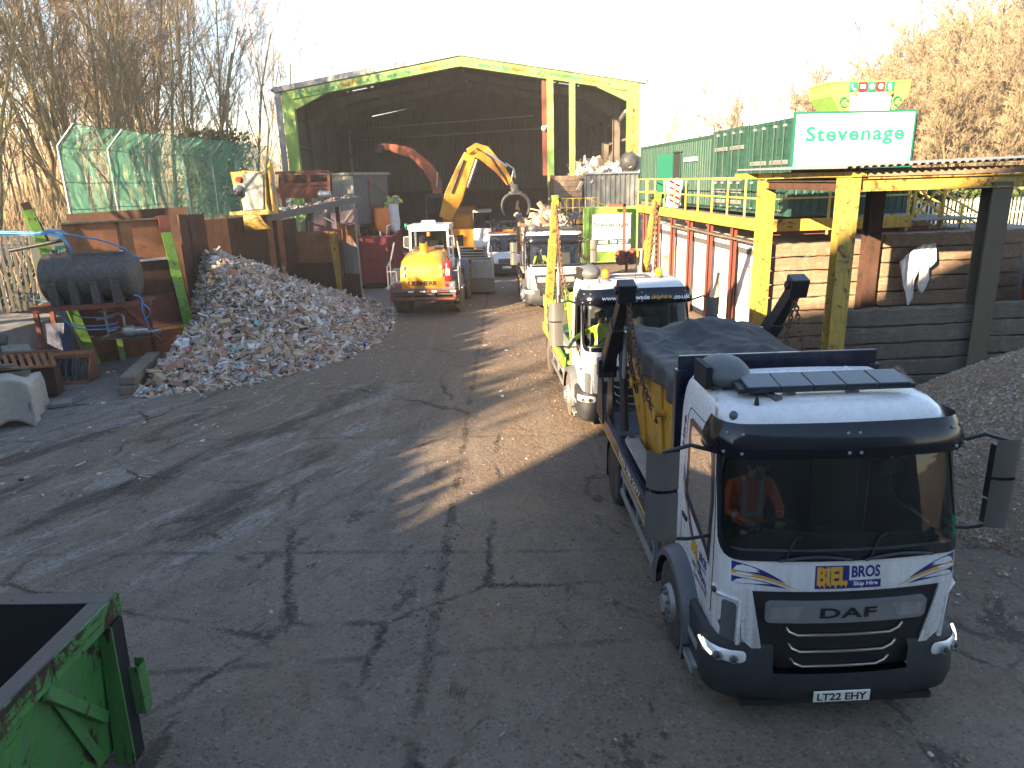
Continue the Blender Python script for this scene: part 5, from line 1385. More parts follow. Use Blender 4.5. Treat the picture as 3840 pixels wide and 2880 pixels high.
for s in (-1,1): b.poly([(s*.965,.98,1.30),(s*.965,2.05,1.30),(s*.84,2.05,2.05),(s*.84,1.55,2.05)],M['glass'])
b.build('windscreen',T)
b=MB(); b.prism([(-.93,.26),(.93,.26),(.93,.66),(.80,.72),(-.80,.72),(-.93,.66)],'y',-.05,.3,M['bumpgrey']); 
for s in (-1,1): b.box((s*.96-.03,.2,.3),(s*.96+.03,2.2,.48),M['bumpgrey'])
b.box((-.42,-.02,.74),(.42,.06,.98),M['bumpgrey']); b.build('bumper',T,bevel=.03)
b=MB()
for z in (.80,.88,.95): b.box((-.40,-.035,z),(.40,-.02,z+.03),M['silver'])
b.build('grille',T)
for s in (-1,1):
    b=MB(); b.prism([(s*.48,.74),(s*.86,.76),(s*.90,1.10),(s*.66,1.04)],'y',.0,.14,M['lamp']); b.build('headlamp',T,bevel=.02)
    b=MB(); b.boxr((s*1.15,.95,1.45),(.16,.10,.34),(0,0,0),M['black']); b.beam((s*.95,.95,1.4),(s*1.12,.95,1.4),.05,.05,M['black']); b.build('mirror',T,bevel=.02)
    b=MB(); b.boxr((s*.990,1.5,.86),(.006,1.3,.14),(0,0,0),M['gold']); b.build('side_stripe',T)
    for y in (.85,4.0): wheel(T,s*.96,y,s,rad=.34,w=.22,front=True,rimm='silver')
b=MB(); b.box((-.26,-.068,.48),(.26,-.052,.59),M['plate']); b.box((-.26,-.069,.48),(-.21,-.051,.59),M['blue']); b.text('EX',flat((-.12,-.0695,.535),(1,0,0),(0,0,1)),None,.07,M['black'],.02); b.build('number_plate',T)
b=MB(); b.box((-.85,1.0,.9),(.85,1.2,1.3),M['dash']); 
for x in (-.5,.45): b.boxr((x,1.95,1.35),(.5,.14,.9),(-.1,0,0),M['black'])
b.build('dashboard',T)
b=MB(); b.text('W',flat((.30,.20,1.09),(1,0,0),(0,.7,.7)),.14,.10,M['greensign'],.03); b.build('lettering',T)
b=MB(); b.box((-.9,2.0,2.17),(.9,2.16,2.25),M['orange']); b.box((-.05,1.95,2.25),(.5,2.1,2.36),M['amber']); b.build('light_bar',T,bevel=.02)
b=MB(); b.box((-1.05,2.3,.75),(1.05,5.4,.85),M['oilsteel'])
for s in (-1,1):
    b.box((s*1.06-.02,2.3,.85),(s*1.06+.02,5.4,2.82),M['navy'] if s>0 else M['sign_white'])
    b.box((s*1.085-.012,2.35,.86),(s*1.085+.008,5.35,1.35),M['navy'])
b.box((-1.05,2.28,.85),(1.05,2.32,1.5),M['oilsteel'])
for x in frange(-1.0,1.0,7): b.beam((x,2.3,1.5),(x,2.3,2.75),.04,.03,M['oilsteel'],up=(0,1,0))
b.box((-1.08,2.27,2.72),(1.08,2.33,2.84),M['oilsteel']); b.box((-1.05,5.36,.85),(1.05,5.40,2.8),M['oilsteel']); bd=b.build('tipper_body',T)
b=MB()
for y,z,w_,h_,m in ((3.9,2.45,.5,.30,'lime'),(3.3,2.45,.35,.12,'greensign'),(4.2,2.05,1.2,.10,'blue'),(4.0,1.85,1.5,.08,'blue'),(4.1,1.65,1.0,.08,'greensign')): b.box((-1.086,y-w_/2,z-h_/2),(-1.081,y+w_/2,z+h_/2),M[m])
b.build('lettering',bd)
b=MB()
def vl(r_):
    x=r_.uniform(-.95,.95); y=r_.uniform(2.4,5.2); return local(T,(x,y,1.3+r_.random()*1.1)),None
chips(b,120,vl,.2,.6,CHW+[(CH[1][0],3)],rr,.7,.2)
tag(b.build('van_waste'),'loose rubbish heaped inside the cage of the tipper van','rubbish',kind='stuff')
person('driver in dark clothes at the wheel of the tipper van',local(T,(-.48,1.80,.98)),R(2),'navy',scale=.95)
person('passenger sitting beside the driver of the tipper van',local(T,(.42,1.80,.98)),R(2),'bluebag',hair='hairgrey',scale=.95)
b=MB(); b.ball((-2.25,38.6,.35),(.45,.35,.40),M['black'],12,8); b.ball((-1.9,38.3,.22),(.28,.25,.22),M['black'],10,7); tag(b.build('rubbish_bag',smooth=60),'knotted black rubbish bag slumped beside the tipper van','bag')
# ================================================================ BIG SHED AT THE END OF THE YARD
SX,SY=-2.65,47.5
T=thing('industrial_shed','large open fronted shed with lime green portal frame and grey roof','shed',(SX,SY,0),R(1.0))
HW=10.75; EZ=10.62; AZ=12.35; D=20.
def roofz(x): return AZ-(AZ-EZ)*abs(x)/HW
b=MB()
for s in (-1,1):
    b.box((s*(HW-.02)-.36,.0,0),(s*(HW-.02)+.36,.42,EZ),M['lime_clean'])
for s in (-1,1):
    b.prism([(0,AZ),(s*HW,EZ),(s*HW,EZ-.56),(0,AZ-.58)],'y',-.02,.40,M['lime_clean'])
    b.prism([(s*(HW-.3),EZ-.56),(s*(HW-.3),EZ-1.15),(s*(HW-2.4),roofz(HW-2.4)-.57)],'y',.02,.36,M['lime_clean'])
    b.beam((s*(HW-.3),-.03,roofz(HW-.3)-.50),(s*.3,-.03,roofz(.3)-.545),.03,.06,M['lime_clean'])
b.beam((0,-.04,AZ-.05),(0,-.04,AZ-.6),.08,.05,M['lime_clean'],up=(0,1,0))
b.build('portal_frame',T,bevel=.015)
b=MB()
sl=atan2(AZ-EZ,HW)
for s,txts in ((-1,(('baldock',-7.9),('letchworth',-3.0))),(1,(('hitchin',2.6),('stevenage',7.0)))):
    for nm,cx in txts:
        k=-s*0+ (1 if s<0 else -1)*(AZ-EZ)/HW
        u=V((1,0,k)).normalized(); v=V((-k,0,1)).normalized()
        def at_(x): return V((x,-.045,roofz(x)-.30))
        b.text('www.'+nm,flat(at_(cx-.55),u,v),2.0,.34,M['greensign'],.005)
        b.text('skiphire',flat(at_(cx+1.02),u,v),1.05,.34,M['orangetext'],.015)
        b.text('.co.uk',flat(at_(cx+1.98),u,v),.75,.24,M['greensign'],.005)
        ring(b,lambda x,y:at_(cx-1.95)+u*x+v*y,.20,.15,M['greensign'])
for i,ch in enumerate('BOOK ONLINE'):
    if ch!=' ': b.text(ch,flat((HW+.02,-.012,8.55-i*.275),(1,0,0),(0,0,1)),None,.25,M['orangetext'],.03)
b.prism([(HW+.02,9.1),(HW+.14,8.95),(HW+.07,8.95),(HW+.07,8.82),(HW-.03,8.82),(HW-.03,8.95),(HW-.10,8.95)],'y',-.014,-.008,M['redgloss'])
b.build('lettering',T)
b=MB()   # roof sheets
for s in (-1,1):
    b.prism([(0,AZ+.02),(s*(HW+.75),EZ-.1),(s*(HW+.75),EZ+.20),(0,AZ+.36)],'y',-.15,D+.2,M['shed_out'])
    b.tube([(s*(HW+.80),-.2,EZ+.02),(s*(HW+.80),D,EZ+.02)],.10,8,M['grey'])
b.build('roof',T)
b=MB()
for s in (-1,1):   # inner roof, purlins
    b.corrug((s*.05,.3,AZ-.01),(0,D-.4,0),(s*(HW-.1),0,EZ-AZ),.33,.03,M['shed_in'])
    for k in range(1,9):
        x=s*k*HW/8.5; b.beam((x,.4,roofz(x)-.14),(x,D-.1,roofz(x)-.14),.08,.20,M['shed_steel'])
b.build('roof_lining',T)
for k in range(1,4):   # inner portal frames
    y=k*D/4; b=MB()
    for s in (-1,1):
        b.ibeam((s*(HW-.25),y,0),(s*(HW-.25),y,EZ-.1),.25,.5,M['shed_steel'],up=(1,0,0))
        b.prism([(0,AZ-.25),(s*(HW-.1),EZ-.25),(s*(HW-.1),EZ-.75),(0,AZ-.72)],'y',y-.10,y+.10,M['shed_steel'])
        b.prism([(s*(HW-.4),EZ-.7),(s*(HW-.4),EZ-1.7),(s*(HW-3.0),roofz(HW-3)-.7)],'y',y-.06,y+.06,M['shed_steel'])
    b.build('inner_frame',T)
for s in (-1,1):
    for (x,y0,n) in ((3.2,1.2,3),(5.2,2.5,3),(7.0,4.6,2),(6.0,8.6,2),(3.0,9.2,1)):
        b=MB()
        for q in range(n):
            yy=y0+q*.9+.0; x0=s*(x-.8+q*.12); 
        xa=s*(x-.9);xb=s*(x+.9)
        b.add([(xa,y0,roofz(xa)-.06),(xb,y0,roofz(xb)-.06),(xb,y0+.35,roofz(xb)-.06),(xa,y0+.35,roofz(xa)-.06)],[(0,1,2,3)],M['skylight']); b.build('roof_light',T)
b=MB()   # walls
b.box((-HW-.02-.36,.42,0),(-HW-.30,D,EZ-.1),M['shed_out']); b.box((HW+.55,.1,3.2),(HW+.62,D,EZ+.0),M['shed_out'])
b.box((-HW-.75,-.02,0),(-HW-.40,.1,EZ),M['shed_out']); b.box((HW+.36,.05,0),(HW+.62,.1,EZ),M['shed_out'])
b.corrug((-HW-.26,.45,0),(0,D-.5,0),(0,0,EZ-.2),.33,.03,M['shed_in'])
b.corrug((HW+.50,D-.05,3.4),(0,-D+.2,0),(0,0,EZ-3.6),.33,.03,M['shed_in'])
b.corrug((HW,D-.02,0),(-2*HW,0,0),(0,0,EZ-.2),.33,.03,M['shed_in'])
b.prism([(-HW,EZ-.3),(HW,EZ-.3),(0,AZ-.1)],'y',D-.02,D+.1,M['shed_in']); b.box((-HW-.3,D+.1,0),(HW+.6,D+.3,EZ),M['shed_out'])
for z in (3.,5.2,7.4,9.2):
    for s in (-1,1): b.beam((s*(HW+.1),.5,z),(s*(HW+.1),D,z),.14,.16,M['shed_steel'])
    b.beam((-HW,D-.15,z),(HW,D-.15,z),.14,.12,M['shed_steel'])
for x in (-6.5,-2.2,2.2,6.5): b.beam((x,D-.2,0),(x,D-.2,roofz(x)-.4),.25,.3,M['shed_steel'],up=(0,1,0))
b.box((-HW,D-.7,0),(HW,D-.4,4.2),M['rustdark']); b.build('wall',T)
b=MB(); b.tube([(-9.5,D-3,8.55),(6.2,D-7,8.9)],.07,6,M['steel']); b.tube([(-8,D-6,9.3),(5,D-10,9.6)],.05,6,M['steel'])
for y in (2.2,6.8): b.tube([(HW-.1,y,3.3),(HW+.0,y-2.0,8.5)],.10,8,M['shed_steel'])
for y in (3.5,8.5): b.tube([(HW-.1,y-1.5,9.1),(HW-.1,y+1.2,8.7)],.13,8,M['steel'])
b.build('service_pipe',T)
for i,(x,col,w_) in enumerate(((5.52,'lime',.40),(6.90,'lime',.36),(5.20,'redox',.34))):
    b=MB(); zt=roofz(x)-.5
    b.ibeam((x,.08+(.35 if col=='redox' else 0),2.2 if col=='lime' else 5.2),(x,.08+(.35 if col=='redox' else 0),zt),w_,.26,M[col],up=(0,1,0))
    b.build('door_post',T)
b=MB(); b.ball((5.10,-.05,8.05),(.16,.16,.16),M['cloth'],10,7); b.beam((5.1,.0,8.15),(5.5,.0,8.2),.06,.06,M['cloth']); b.build('flood_lamp',T,smooth=50)
# push wall, ledge, corrugated screen on the right of the shed mouth
def lz(x,y,z): return V((SX+x,SY+y,z))
T2=thing('push_wall','timber sleeper push wall standing between the lime shed posts','wall',(3.6,46.9,0),R(1))
b=MB()
for k in range(15): b.box((-.7,-.02+.01*(k%2),.2+k*.33),(1.2,.25,.2+k*.33+.32),M['woodwall'])
b.build('timber',T2,bevel=.02); 
b=MB()
for x in (-.72,): b.box((x-.1,-.1,0),(x+.1,.3,5.2),M['redox'])
b.build('post',T2)
T2=thing('corrugated_screen','grey corrugated steel screen holding back white waste beside the shed','screen',(4.9,46.3,0),R(1))
b=MB(); b.corrug((0,0,2.9),(3.35,0,0),(0,0,2.35),.30,-.08,M['corr']); b.box((0,.10,0),(3.35,.16,5.2),M['corr']); b.build('sheet',T2)
b=MB(); b.beam((0,-.1,5.22),(3.4,-.1,5.22),.10,.10,M['steel']); b.build('top_rail',T2)
b=MB()
def wp(r_):
    x=r_.uniform(4.6,8.2); y=r_.uniform(46.6,51); return V((x,y,5.0+.9*min(1,(y-46.4)/3)*r_.random()+.1)),None
b.add([(4.5,46.6,4.9),(8.2,46.6,4.9),(8.2,52,6.0),(4.5,52,6.0)],[(0,1,2,3)],M['rubble'])
chips(b,420,wp,.15,.8,[(CH[0][0],7),(CH[6][0],3),(CH[4][0],1),(CH[1][0],1)],rr,.7,.4)
tag(b.build('white_waste'),'pale waste and boards heaped behind the corrugated screen','waste heap',kind='stuff')
b=MB(); b.ball((7.75,46.9,5.85),(.62,.6,.62),M['tank'],20,12); b.cyl((7.75,46.9,6.4),(7.75,46.9,6.5),.2,14,M['grey']); b.box((7.35,46.6,5.15),(8.15,47.2,5.35),M['grey']); tag(b.build('round_tank',smooth=50),'grey ball shaped tank sitting on top of the corrugated screen','tank')
# balustrade & ledge by the shed mouth
T2=thing('loading_ledge','small concrete ledge with thin yellow handrail below the lime posts','ledge',(3.2,44.6,0),R(2))
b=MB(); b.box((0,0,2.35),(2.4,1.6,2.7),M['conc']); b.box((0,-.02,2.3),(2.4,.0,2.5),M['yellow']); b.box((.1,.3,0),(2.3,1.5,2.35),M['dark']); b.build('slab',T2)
b=MB()
for x in frange(.05,2.35,6): b.cyl((x,.05,2.7),(x,.05,3.8),.025,6,M['rail_yellow'])
for z in (3.25,3.8): b.cyl((.05,.05,z),(2.35,.05,z),.025,6,M['rail_yellow'])
b.cyl((1.6,.05,3.8),(3.2,.0,3.2),.025,6,M['rail_yellow']); b.build('handrail',T2)
# lime gate with company sign
T2=thing('lime_gate','lime steel gate panel carrying a white sign with green lettering','gate',(4.40,42.3,0),R(3)); gw=3.0
b=MB(); b.box((0,0,.18),(3.2,.10,3.35),M['lime_old'])
for x in (.02,.30,3.15): b.box((x-.05,-.05,.15),(x+.05,-.005,3.38),M['lime'])
for z in (.2,1.2,3.3): b.box((.0,-.03,z-.04),(3.2,-.004,z+.04),M['lime'])
for x in (.5,2.4): b.cyl((x,.05,.1),(x+.001,.15,.1),.1,12,M['black'])
b.build('panel',T2,bevel=.01)
b=MB(); b.box((.50,-.075,.80),(2.75,-.055,2.92),M['sign_white']); sg=b.build('sign',T2); b=MB(); b.box((.50,-.08,1.18),(2.75,-.076,1.50),M['text_green'])
b.text('Stevenage',flat((1.62,-.082,2.30),(1,0,0),(0,0,1)),2.05,.40,M['text_green'],.03); b.text('Skip Hire Ltd',flat((1.62,-.082,1.84),(1,0,0),(0,0,1)),2.05,.28,M['greendeep'])
b.text('0203 780 2277',flat((1.75,-.084,1.34),(1,0,0),(0,0,1)),1.75,.19,M['sign_white'],.02); b.cyl((.68,-.083,1.34),(.68,-.081,1.34),.10,16,M['lime']); b.build('lettering',sg)

gp_=aty(1347,560,41.6); b=MB(); b.beam((0,0,0),(0,0,3.5),.16,.16,M['redox'],up=(0,1,0)); b.box((-.9,-.08,3.35),(.08,.08,3.5),M['redox']); o=b.build('gate_post'); o.location=(gp_.x,41.6,0); tag(o,'red oxide post covering the right edge of the gate sign','post')
# ================================================================ RAISED WALKWAY, PORTACABIN AND CONTAINERS
WA=R(4.3); U=V((cos(WA),sin(WA),0)); W_=V((-sin(WA),cos(WA),0)); O=V((7.0,20.0,0))
def wl(a,b_,z=0.): return O+U*a+W_*b_+V((0,0,z))
T=thing('raised_walkway','yellow edged steel walkway with handrails raised above the white cabin','walkway',O,WA)
b=MB(); b.box((.12,.12,3.56),(6.5,13.8,3.60),M['conc']); b.build('deck',T)
b=MB(); b.box((0,0,3.42),(.12,13.8,3.74),M['yellow']); b.box((.121,0,3.42),(4.3,.12,3.74),M['yellow'])
for k in range(10): b.box((-.02,.6+k*1.4,3.42),(-.001,.66+k*1.4,3.74),M['yellow_old'])
b.build('edge_beam',T,bevel=.01)
b=MB(); r_=.026
for z in (4.30,4.85): b.tube([(.06,13.8,z),(.06,.06,z),(4.3,.06,z)],r_,6,M['rail_yellow'])
ny=11
for k in range(ny): y=.06+k*13.7/(ny-1); b.cyl((.06,y,3.5),(.06,y,4.85),r_*1.2,6,M['rail_yellow'])
for x in (1.9,4.2): b.cyl((x,.06,3.3),(x,.06,4.85),r_*1.3,6,M['rail_yellow'])
for z in (4.30,4.85): b.tube([(.06,13.8,z),(1.3,13.8,z)],r_,6,M['rail_yellow'])
for x in (.5,.95,1.3): b.cyl((x,13.8,3.6),(x,13.8,4.85),r_,6,M['rail_yellow'])
b.build('railing',T)
for k in range(7):
    b=MB(); y=.35+k*2.1; b.ibeam((.18,y,0),(.18,y,3.4),.16,.16,M['redox'],up=(1,0,0),t=.02); b.build('post',T)
b=MB(); b.beam((.18,.4,2.6),(.5,.5,3.3),.08,.08,M['redox'])
for y in frange(.3,13.5,6): b.beam((.1,y,3.36),(5,y,3.36),.12,.12,M['redox'])
b.build('bracing',T)
T=thing('portable_cabin','white clad portable cabin standing under the raised walkway','cabin',O,WA)
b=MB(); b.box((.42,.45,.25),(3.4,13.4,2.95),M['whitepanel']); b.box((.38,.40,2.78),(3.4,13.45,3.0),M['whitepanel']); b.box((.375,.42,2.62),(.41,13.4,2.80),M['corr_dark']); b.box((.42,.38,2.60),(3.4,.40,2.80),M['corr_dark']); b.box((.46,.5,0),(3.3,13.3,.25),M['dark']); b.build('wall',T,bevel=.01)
for y,w_,z0,z1,m in ((1.5,.55,1.05,2.3,'louvre'),(3.9,.8,.75,2.35,'door'),(5.9,.6,1.0,2.35,'louvre'),(8.6,.7,.9,2.3,'louvre'),(10.6,.9,.9,2.35,'win')):
    b=MB(); mm=plain('vent_beige',(.42,.38,.30,1),.6); 
    b.box((.395,y-w_/2,z0),(.418,y+w_/2,z1),mm)
    for q in range(7): b.box((.375,y-w_/2+.04+q*(w_-.08)/7,z0+.05),(.394,y-w_/2+.06+q*(w_-.08)/7,z1-.05),mm)
    b.build('window_grille',T)
for y in (2.6,5.0,7.2):
    b=MB(); b.cyl((.36,y,.3),(.36,y,2.7),.05,8,M['black']); b.build('downpipe',T)
b=MB(); b.tube([(.28,9.6,.4),(.28,9.6,1.5),(.1,9.3,1.95)],.16,12,M['steel']); b.build('flue',T,smooth=50)
b=MB()
for y0,y1,z in ((.3,3.,3.06),(3.2,6.5,3.08),(6.6,9.0,3.05)): b.boxr((.25,(y0+y1)/2,z),(.5,y1-y0,.05),(.02,.12,.03),M['woodgrey'])
tag(b.build('roof_boards',T))
# containers
def container(label,a0,a1,b0,b1,z0,z1,doors,kind):
    T=thing('shipping_container',label,'container',wl(0,0,0),WA,'dark green containers on the walkway')
    G=M['green']; b=MB()
    for a in (a0,a1):
        for q in (b0,b1):
            b.box((a-.07+(.07 if a==a0 else -.07),q-.07+(.07 if q==b0 else -.07),z0),(a+.07+(.07 if a==a0 else -.07),q+.07+(.07 if q==b0 else -.07),z1),G)
    for z in (z0,z1-.12):
        b.box((a0+.14,b0+.002,z),(a1-.14,b0+.10,z+.12),G); b.box((a0+.14,b1-.10,z),(a1-.14,b1-.002,z+.12),G); b.box((a0+.002,b0+.14,z),(a0+.1,b1-.14,z+.12),G); b.box((a1-.1,b0+.14,z),(a1-.002,b1-.14,z+.12),G)
    b.build('frame',T,bevel=.01)
    b=MB()
    b.corrug((a0+.14,b0+.05,z0+.12),(a1-a0-.28,0,0),(0,0,z1-z0-.24),.26,.035,G)
    b.corrug((a1-.05,b0+.14,z0+.12),(0,b1-b0-.28,0),(0,0,z1-z0-.24),.26,.035,G)
    if not doors: b.corrug((a0+.05,b1-.14,z0+.12),(0,-(b1-b0-.28),0),(0,0,z1-z0-.24),.26,.035,G)
    b.box((a0+.1,b0+.1,z1-.05),(a1-.1,b1-.1,z1-.02),G); b.box((a0+.1,b1-.10,z0+.1),(a1-.1,b1-.08,z1-.1),G)
    b.build('panel',T)
    if doors:
        n=2; m_=(b0+b1)/2
        for (q0,q1) in ((b0+.14,m_-.01),(m_+.01,b1-.14)):
            b=MB(); b.box((a0+.02,q0,z0+.12),(a0+.06,q1,z1-.12),G)
            for zz in frange(z0+.5,z1-.55,4): b.box((a0+.005,q0+.06,zz),(a0+.021,q1-.06,zz+.03),G)
            d=b.build('door',T); b=MB()
            for f in (.3,.75):
                y=lerp(q0,q1,f); b.cyl((a0-.02,y,z0+.05),(a0-.02,y,z1-.05),.022,8,G)
                for zz in (z0+.1,z0+.9,z1-.2): b.box((a0-.045,y-.05,zz),(a0+.02,y+.05,zz+.07),M['steel'])
            b.build('lock_bar',d)
            b=MB()
            for zz in kind:
                b.box((a0-.008,q0+.12,z0+zz),(a0+.004,q1-.12,z0+zz+.12),M['steel'])
                for t in (0,.04,.08): b.box((a0-.03,q0+.14,z0+zz+t),(a0-.009,q1-.14,z0+zz+t+.012),M['steel'])
            b.build('louvre',d)
    return T
z0=3.76
c1=container('green container at the platform corner carrying the wide white sign',1.05,4.6,.75,3.9,z0,z0+2.68,True,(1.45,))
c2=container('green container with louvred double doors behind the sign container',1.05,4.6,3.96,7.1,z0,z0+2.70,True,(.25,.6,1.0,2.0))
c3=container('longest green container with an open doorway at the far end of the walkway',1.12,3.7,7.2,17.6,z0,z0+2.62,False,())
b=MB(); dz=z0+.1; b.box((1.09,11.0,dz),(1.14,11.9,dz+2.0),M['dark']); b.box((1.07,10.95,dz),(1.10,11.0,dz+2.05),M['green']); b.box((1.07,11.9,dz),(1.10,11.95,dz+2.05),M['green']); b.box((1.04,10.9,dz+2.05),(1.12,12.0,dz+2.1),M['green']); b.box((.4,11.93,dz),(1.06,11.97,dz+2.0),M['greendeep']); b.build('doorway',c3)
b=MB(); b.box((1.06,9.0,z0+1.75),(1.16,10.4,z0+1.9),M['sign_white']); b.build('lamp_strip',c3)
T=thing('sign_board','wide white sign board reading Stevenage on the front of the container','sign',wl(1.02,.64,5.10),WA)
T['label']='wide white sign board with green town name on the container front'
b=MB(); b.box((0,-.05,0),(3.38,.0,1.40),M['sign_white']); b.build('board',T)
b=MB()
for p,q in (((-.05,-.06,-.06),(3.43,.02,-.002)),((-.05,-.06,1.402),(3.43,.02,1.46)),((-.05,-.06,-.001),(-.002,.02,1.401)),((3.382,-.06,-.001),(3.43,.02,1.401))): b.box(p,q,M['greendeep'])
b.build('frame',T)
b=MB(); b.text('Stevenage',flat((1.72,-.056,.82),(1,0,0),(0,0,1)),2.85,.52,M['greensign'],.035,1.12); b.build('lettering',T)
# skip on the container roof
T=skip('bright lime skip perched on the container roof with a white notice',wl(3.55,2.1,z0+2.73),WA+R(90)-R(4),'lime',L=2.75,w=1.5,h=1.05,endslope=.55,lip=.06); T.scale=(.86,)*3
T.rotation_euler.z=WA+R(-90)
b=MB(); b.boxr((.80,.0,.30),(.02,1.40,.82),(0,0,0),M['sign_white']); nb=b.build('notice',T)
sd=lambda cx,cz:(lambda x,y:V((.815,cx+x,cz+y)))
b=MB()
for t_,z_,w_ in (('ALL SIZE',.60,.72),('SKIPS',.33,.50),('AVAILABLE',.04,.86)): b.text(t_,sd(0,z_),w_,.17,M['grey'],.01)
b.build('lettering',nb)
for i,(m,k) in enumerate((('greensign','phone'),('redgloss','mail'),('greensign','chat'),('redgloss','at'),('greensign','mobile'))):
    b=MB(); y=-.62+i*.31; b.boxr((.80,y,.90),(.02,.27,.27),(0,0,0),M[m]); X_=.812
    f=lambda x,z:V((X_,y+x,.90+z))
    if k=='phone': b.tube([f(-.06,.08),f(-.07,0),f(0,-.07),f(.07,-.08)],.022,6,M['sign_white'])
    if k=='mail': b.boxr((X_,y,.90),(.004,.18,.12),(0,0,0),M['sign_white']); b.tube([f(-.08,.05),f(0,-.01),f(.08,.05)],.008,4,M['redgloss'])
    if k=='chat': b.cyl(f(0,0),f(0,0)+V((.006,0,0)),.085,16,M['sign_white'])
    if k=='at': b.text('@',lambda x,z:V((X_,y+x,.90+z)),.17,.17,M['sign_white'],.02)
    if k=='mobile': b.boxr((X_,y,.885),(.006,.09,.16),(0,0,0),M['sign_white']); b.tube([f(-.03,.06),f(-.03,.11)],.010,5,M['sign_white'])
    b.build('contact_icon',T)
for y in (-.92,.92): b=MB(); ring(b,lambda x,z:V((.800,y+x,.45+z)),.15,.11,M['greensign']); b.build('recycling_arrow',T)
# folding sign, hose reels, small yellow stand
T=thing('barrier_board','red and white chevron board propped on the walkway','barrier',wl(.45,9.6,3.75),WA)
b=MB(); b.boxr((0,0,.55),(.5,.05,1.1),(0,.16,0),M['sign_white']); b.boxr((0,.12,.55),(.5,.05,1.1),(0,-.16,0),M['sign_white']); b.build('panel',T)
b=MB()
for k in range(4): b.boxr((0,-.03,.2+k*.24),(.48,.006,.09),(0,.5,0),M['redgloss'])
b.build('chevron',T)
T=thing('hose_reel','pair of dark red hose reels on a stand before the lime gate','hose reel',(6.35,38.6,0),R(30))
b=MB()
for x in (-.35,.35):
    for s in (-.12,.12): b.lathe([(.42,0),(.42,.02)],(x+s,0,.85),(1,0,0),24,M['redox'])
    b.lathe([(.26,-.11),(.28,0),(.26,.11)],(x,0,.85),(1,0,0),20,M['black'])
b.build('drum',T,smooth=40); b=MB(); b.tube([(-.5,0,.85),(.5,0,.85)],.04,8,M['steel'])
for x in (-.02,): b.beam((x,0,0),(x,0,.9),.10,.10,M['redox'],up=(0,1,0)); b.box((-.4,-.3,0),(.4,.3,.05),M['redox'])
b.build('stand',T)
T=thing('yellow_stand','small open yellow steel frame beside the red hose reels','frame',(6.2,33.6,0),WA)
b=MB()
for x in (0,.7):
    for y in (0,.7): b.beam((x,y,0),(x,y,1.65),.06,.06,M['rail_yellow'],up=(0,1,0))
for z in (.8,1.65):
    for p,q in (((0,0,z),(.7,0,z)),((.7,0,z),(.7,.7,z)),((.7,.7,z),(0,.7,z)),((0,.7,z),(0,0,z))): b.beam(p,q,.06,.06,M['rail_yellow'])
b.build('frame',T); b=MB(); b.boxr((.35,.35,.95),(.5,.5,.5),(0,0,.2),M['black']); b.cyl((.35,.35,1.2),(.35,.35,1.6),.06,8,M['bluehose']); b.build('pump',T,bevel=.03)
# stair beyond the walkway
T=thing('yellow_stair','yellow steel stair with cross braced handrails descending behind the canopy','stair',wl(4.9,.9,0),WA)
b=MB()
for y in (0,1.0): b.beam((0,y,3.6),(4.6,y,1.3),.06,.22,M['yellow'],up=(0,0,1))
for k in range(11): b.box((.1+k*.42,.05,3.48-k*.21),(.42+k*.42,.95,3.52-k*.21),M['steel'])
b.build('flight',T); b=MB()
for y in (0,1.0):
    b.cyl((0,y,4.7),(4.6,y,2.4),.03,6,M['rail_yellow']); b.cyl((0,y,4.2),(4.6,y,1.9),.025,6,M['rail_yellow'])
    for k in range(4): b.cyl((k*1.5,y,3.5-k*.75),(k*1.5,y,4.7-k*.75),.035,6,M['rail_yellow'])
for x in (0,.9): b.beam((x,0,1.3),(x,0,4.6),.08,.08,M['yellow'],up=(0,1,0))
b.beam((0,0,3.6),(.9,0,4.6),.05,.05,M['yellow'],up=(0,1,0)); b.beam((0,0,4.6),(.9,0,3.6),.05,.05,M['yellow'],up=(0,1,0)); b.beam((0,0,2.2),(.9,0,3.4),.05,.05,M['yellow'],up=(0,1,0))
b.build('handrail',T)

# ================================================================ CANOPY AND SLEEPER BAYS
T=thing('steel_canopy','steel canopy with yellow posts and a corrugated roof over the sleeper bays','canopy',(6.72,14.5,0),R(4.5))
m=M['yellow_old']
b=MB(); b.ibeam((0,0,0),(0,0,4.86),.34,.30,m,up=(0,1,0)); b.build('post',T)
b=MB(); b.ibeam((.18,4.15,0),(.18,4.15,4.80),.34,.34,M['yellow'],up=(0,1,0)); b.build('post',T)
b=MB(); b.ibeam((3.20,.10,0),(3.20,.10,4.70),.42,.34,M['oilyel'] if 'oilyel' in M else paint('dull_olive_steel',(.095,.08,.05,1),.7,rust=.25,d=.6),up=(0,1,0)); b.build('post',T)
b=MB(); b.ibeam((2.95,3.9,0),(2.95,3.9,4.6),.36,.30,M['rustdark'],up=(0,1,0)); b.build('post',T)
ol=paint('dull_olive_steel',(.17,.145,.075,1),.6)
b=MB(); b.ibeam((0,-.02,4.72),(6.2,-.02,4.72),.18,.26,m,up=(0,0,1)); b.ibeam((.18,4.15,4.72),(6.2,4.3,4.72),.18,.22,ol,up=(0,0,1)); b.ibeam((.05,.2,4.70),(.16,4.0,4.70),.16,.20,M['rustdark'],up=(0,0,1)); b.ibeam((3.2,.3,4.66),(3.0,4.1,4.66),.18,.22,M['rustdark'],up=(0,0,1))
b.build('beam',T)
b=MB(); b.box((.25,-.15,4.87),(6.3,-.05,5.01),M['woodwall']); b.box((-.05,-.2,4.87),(.24,4.3,4.97),M['yellow']); b.box((-.6,4.2,4.86),(1.0,4.3,4.98),M['yellow'])
for y in (1.2,2.4,3.4): b.box((.3,y,4.85),(6.2,y+.08,4.99),M['woodgrey'])
b.build('purlin',T)
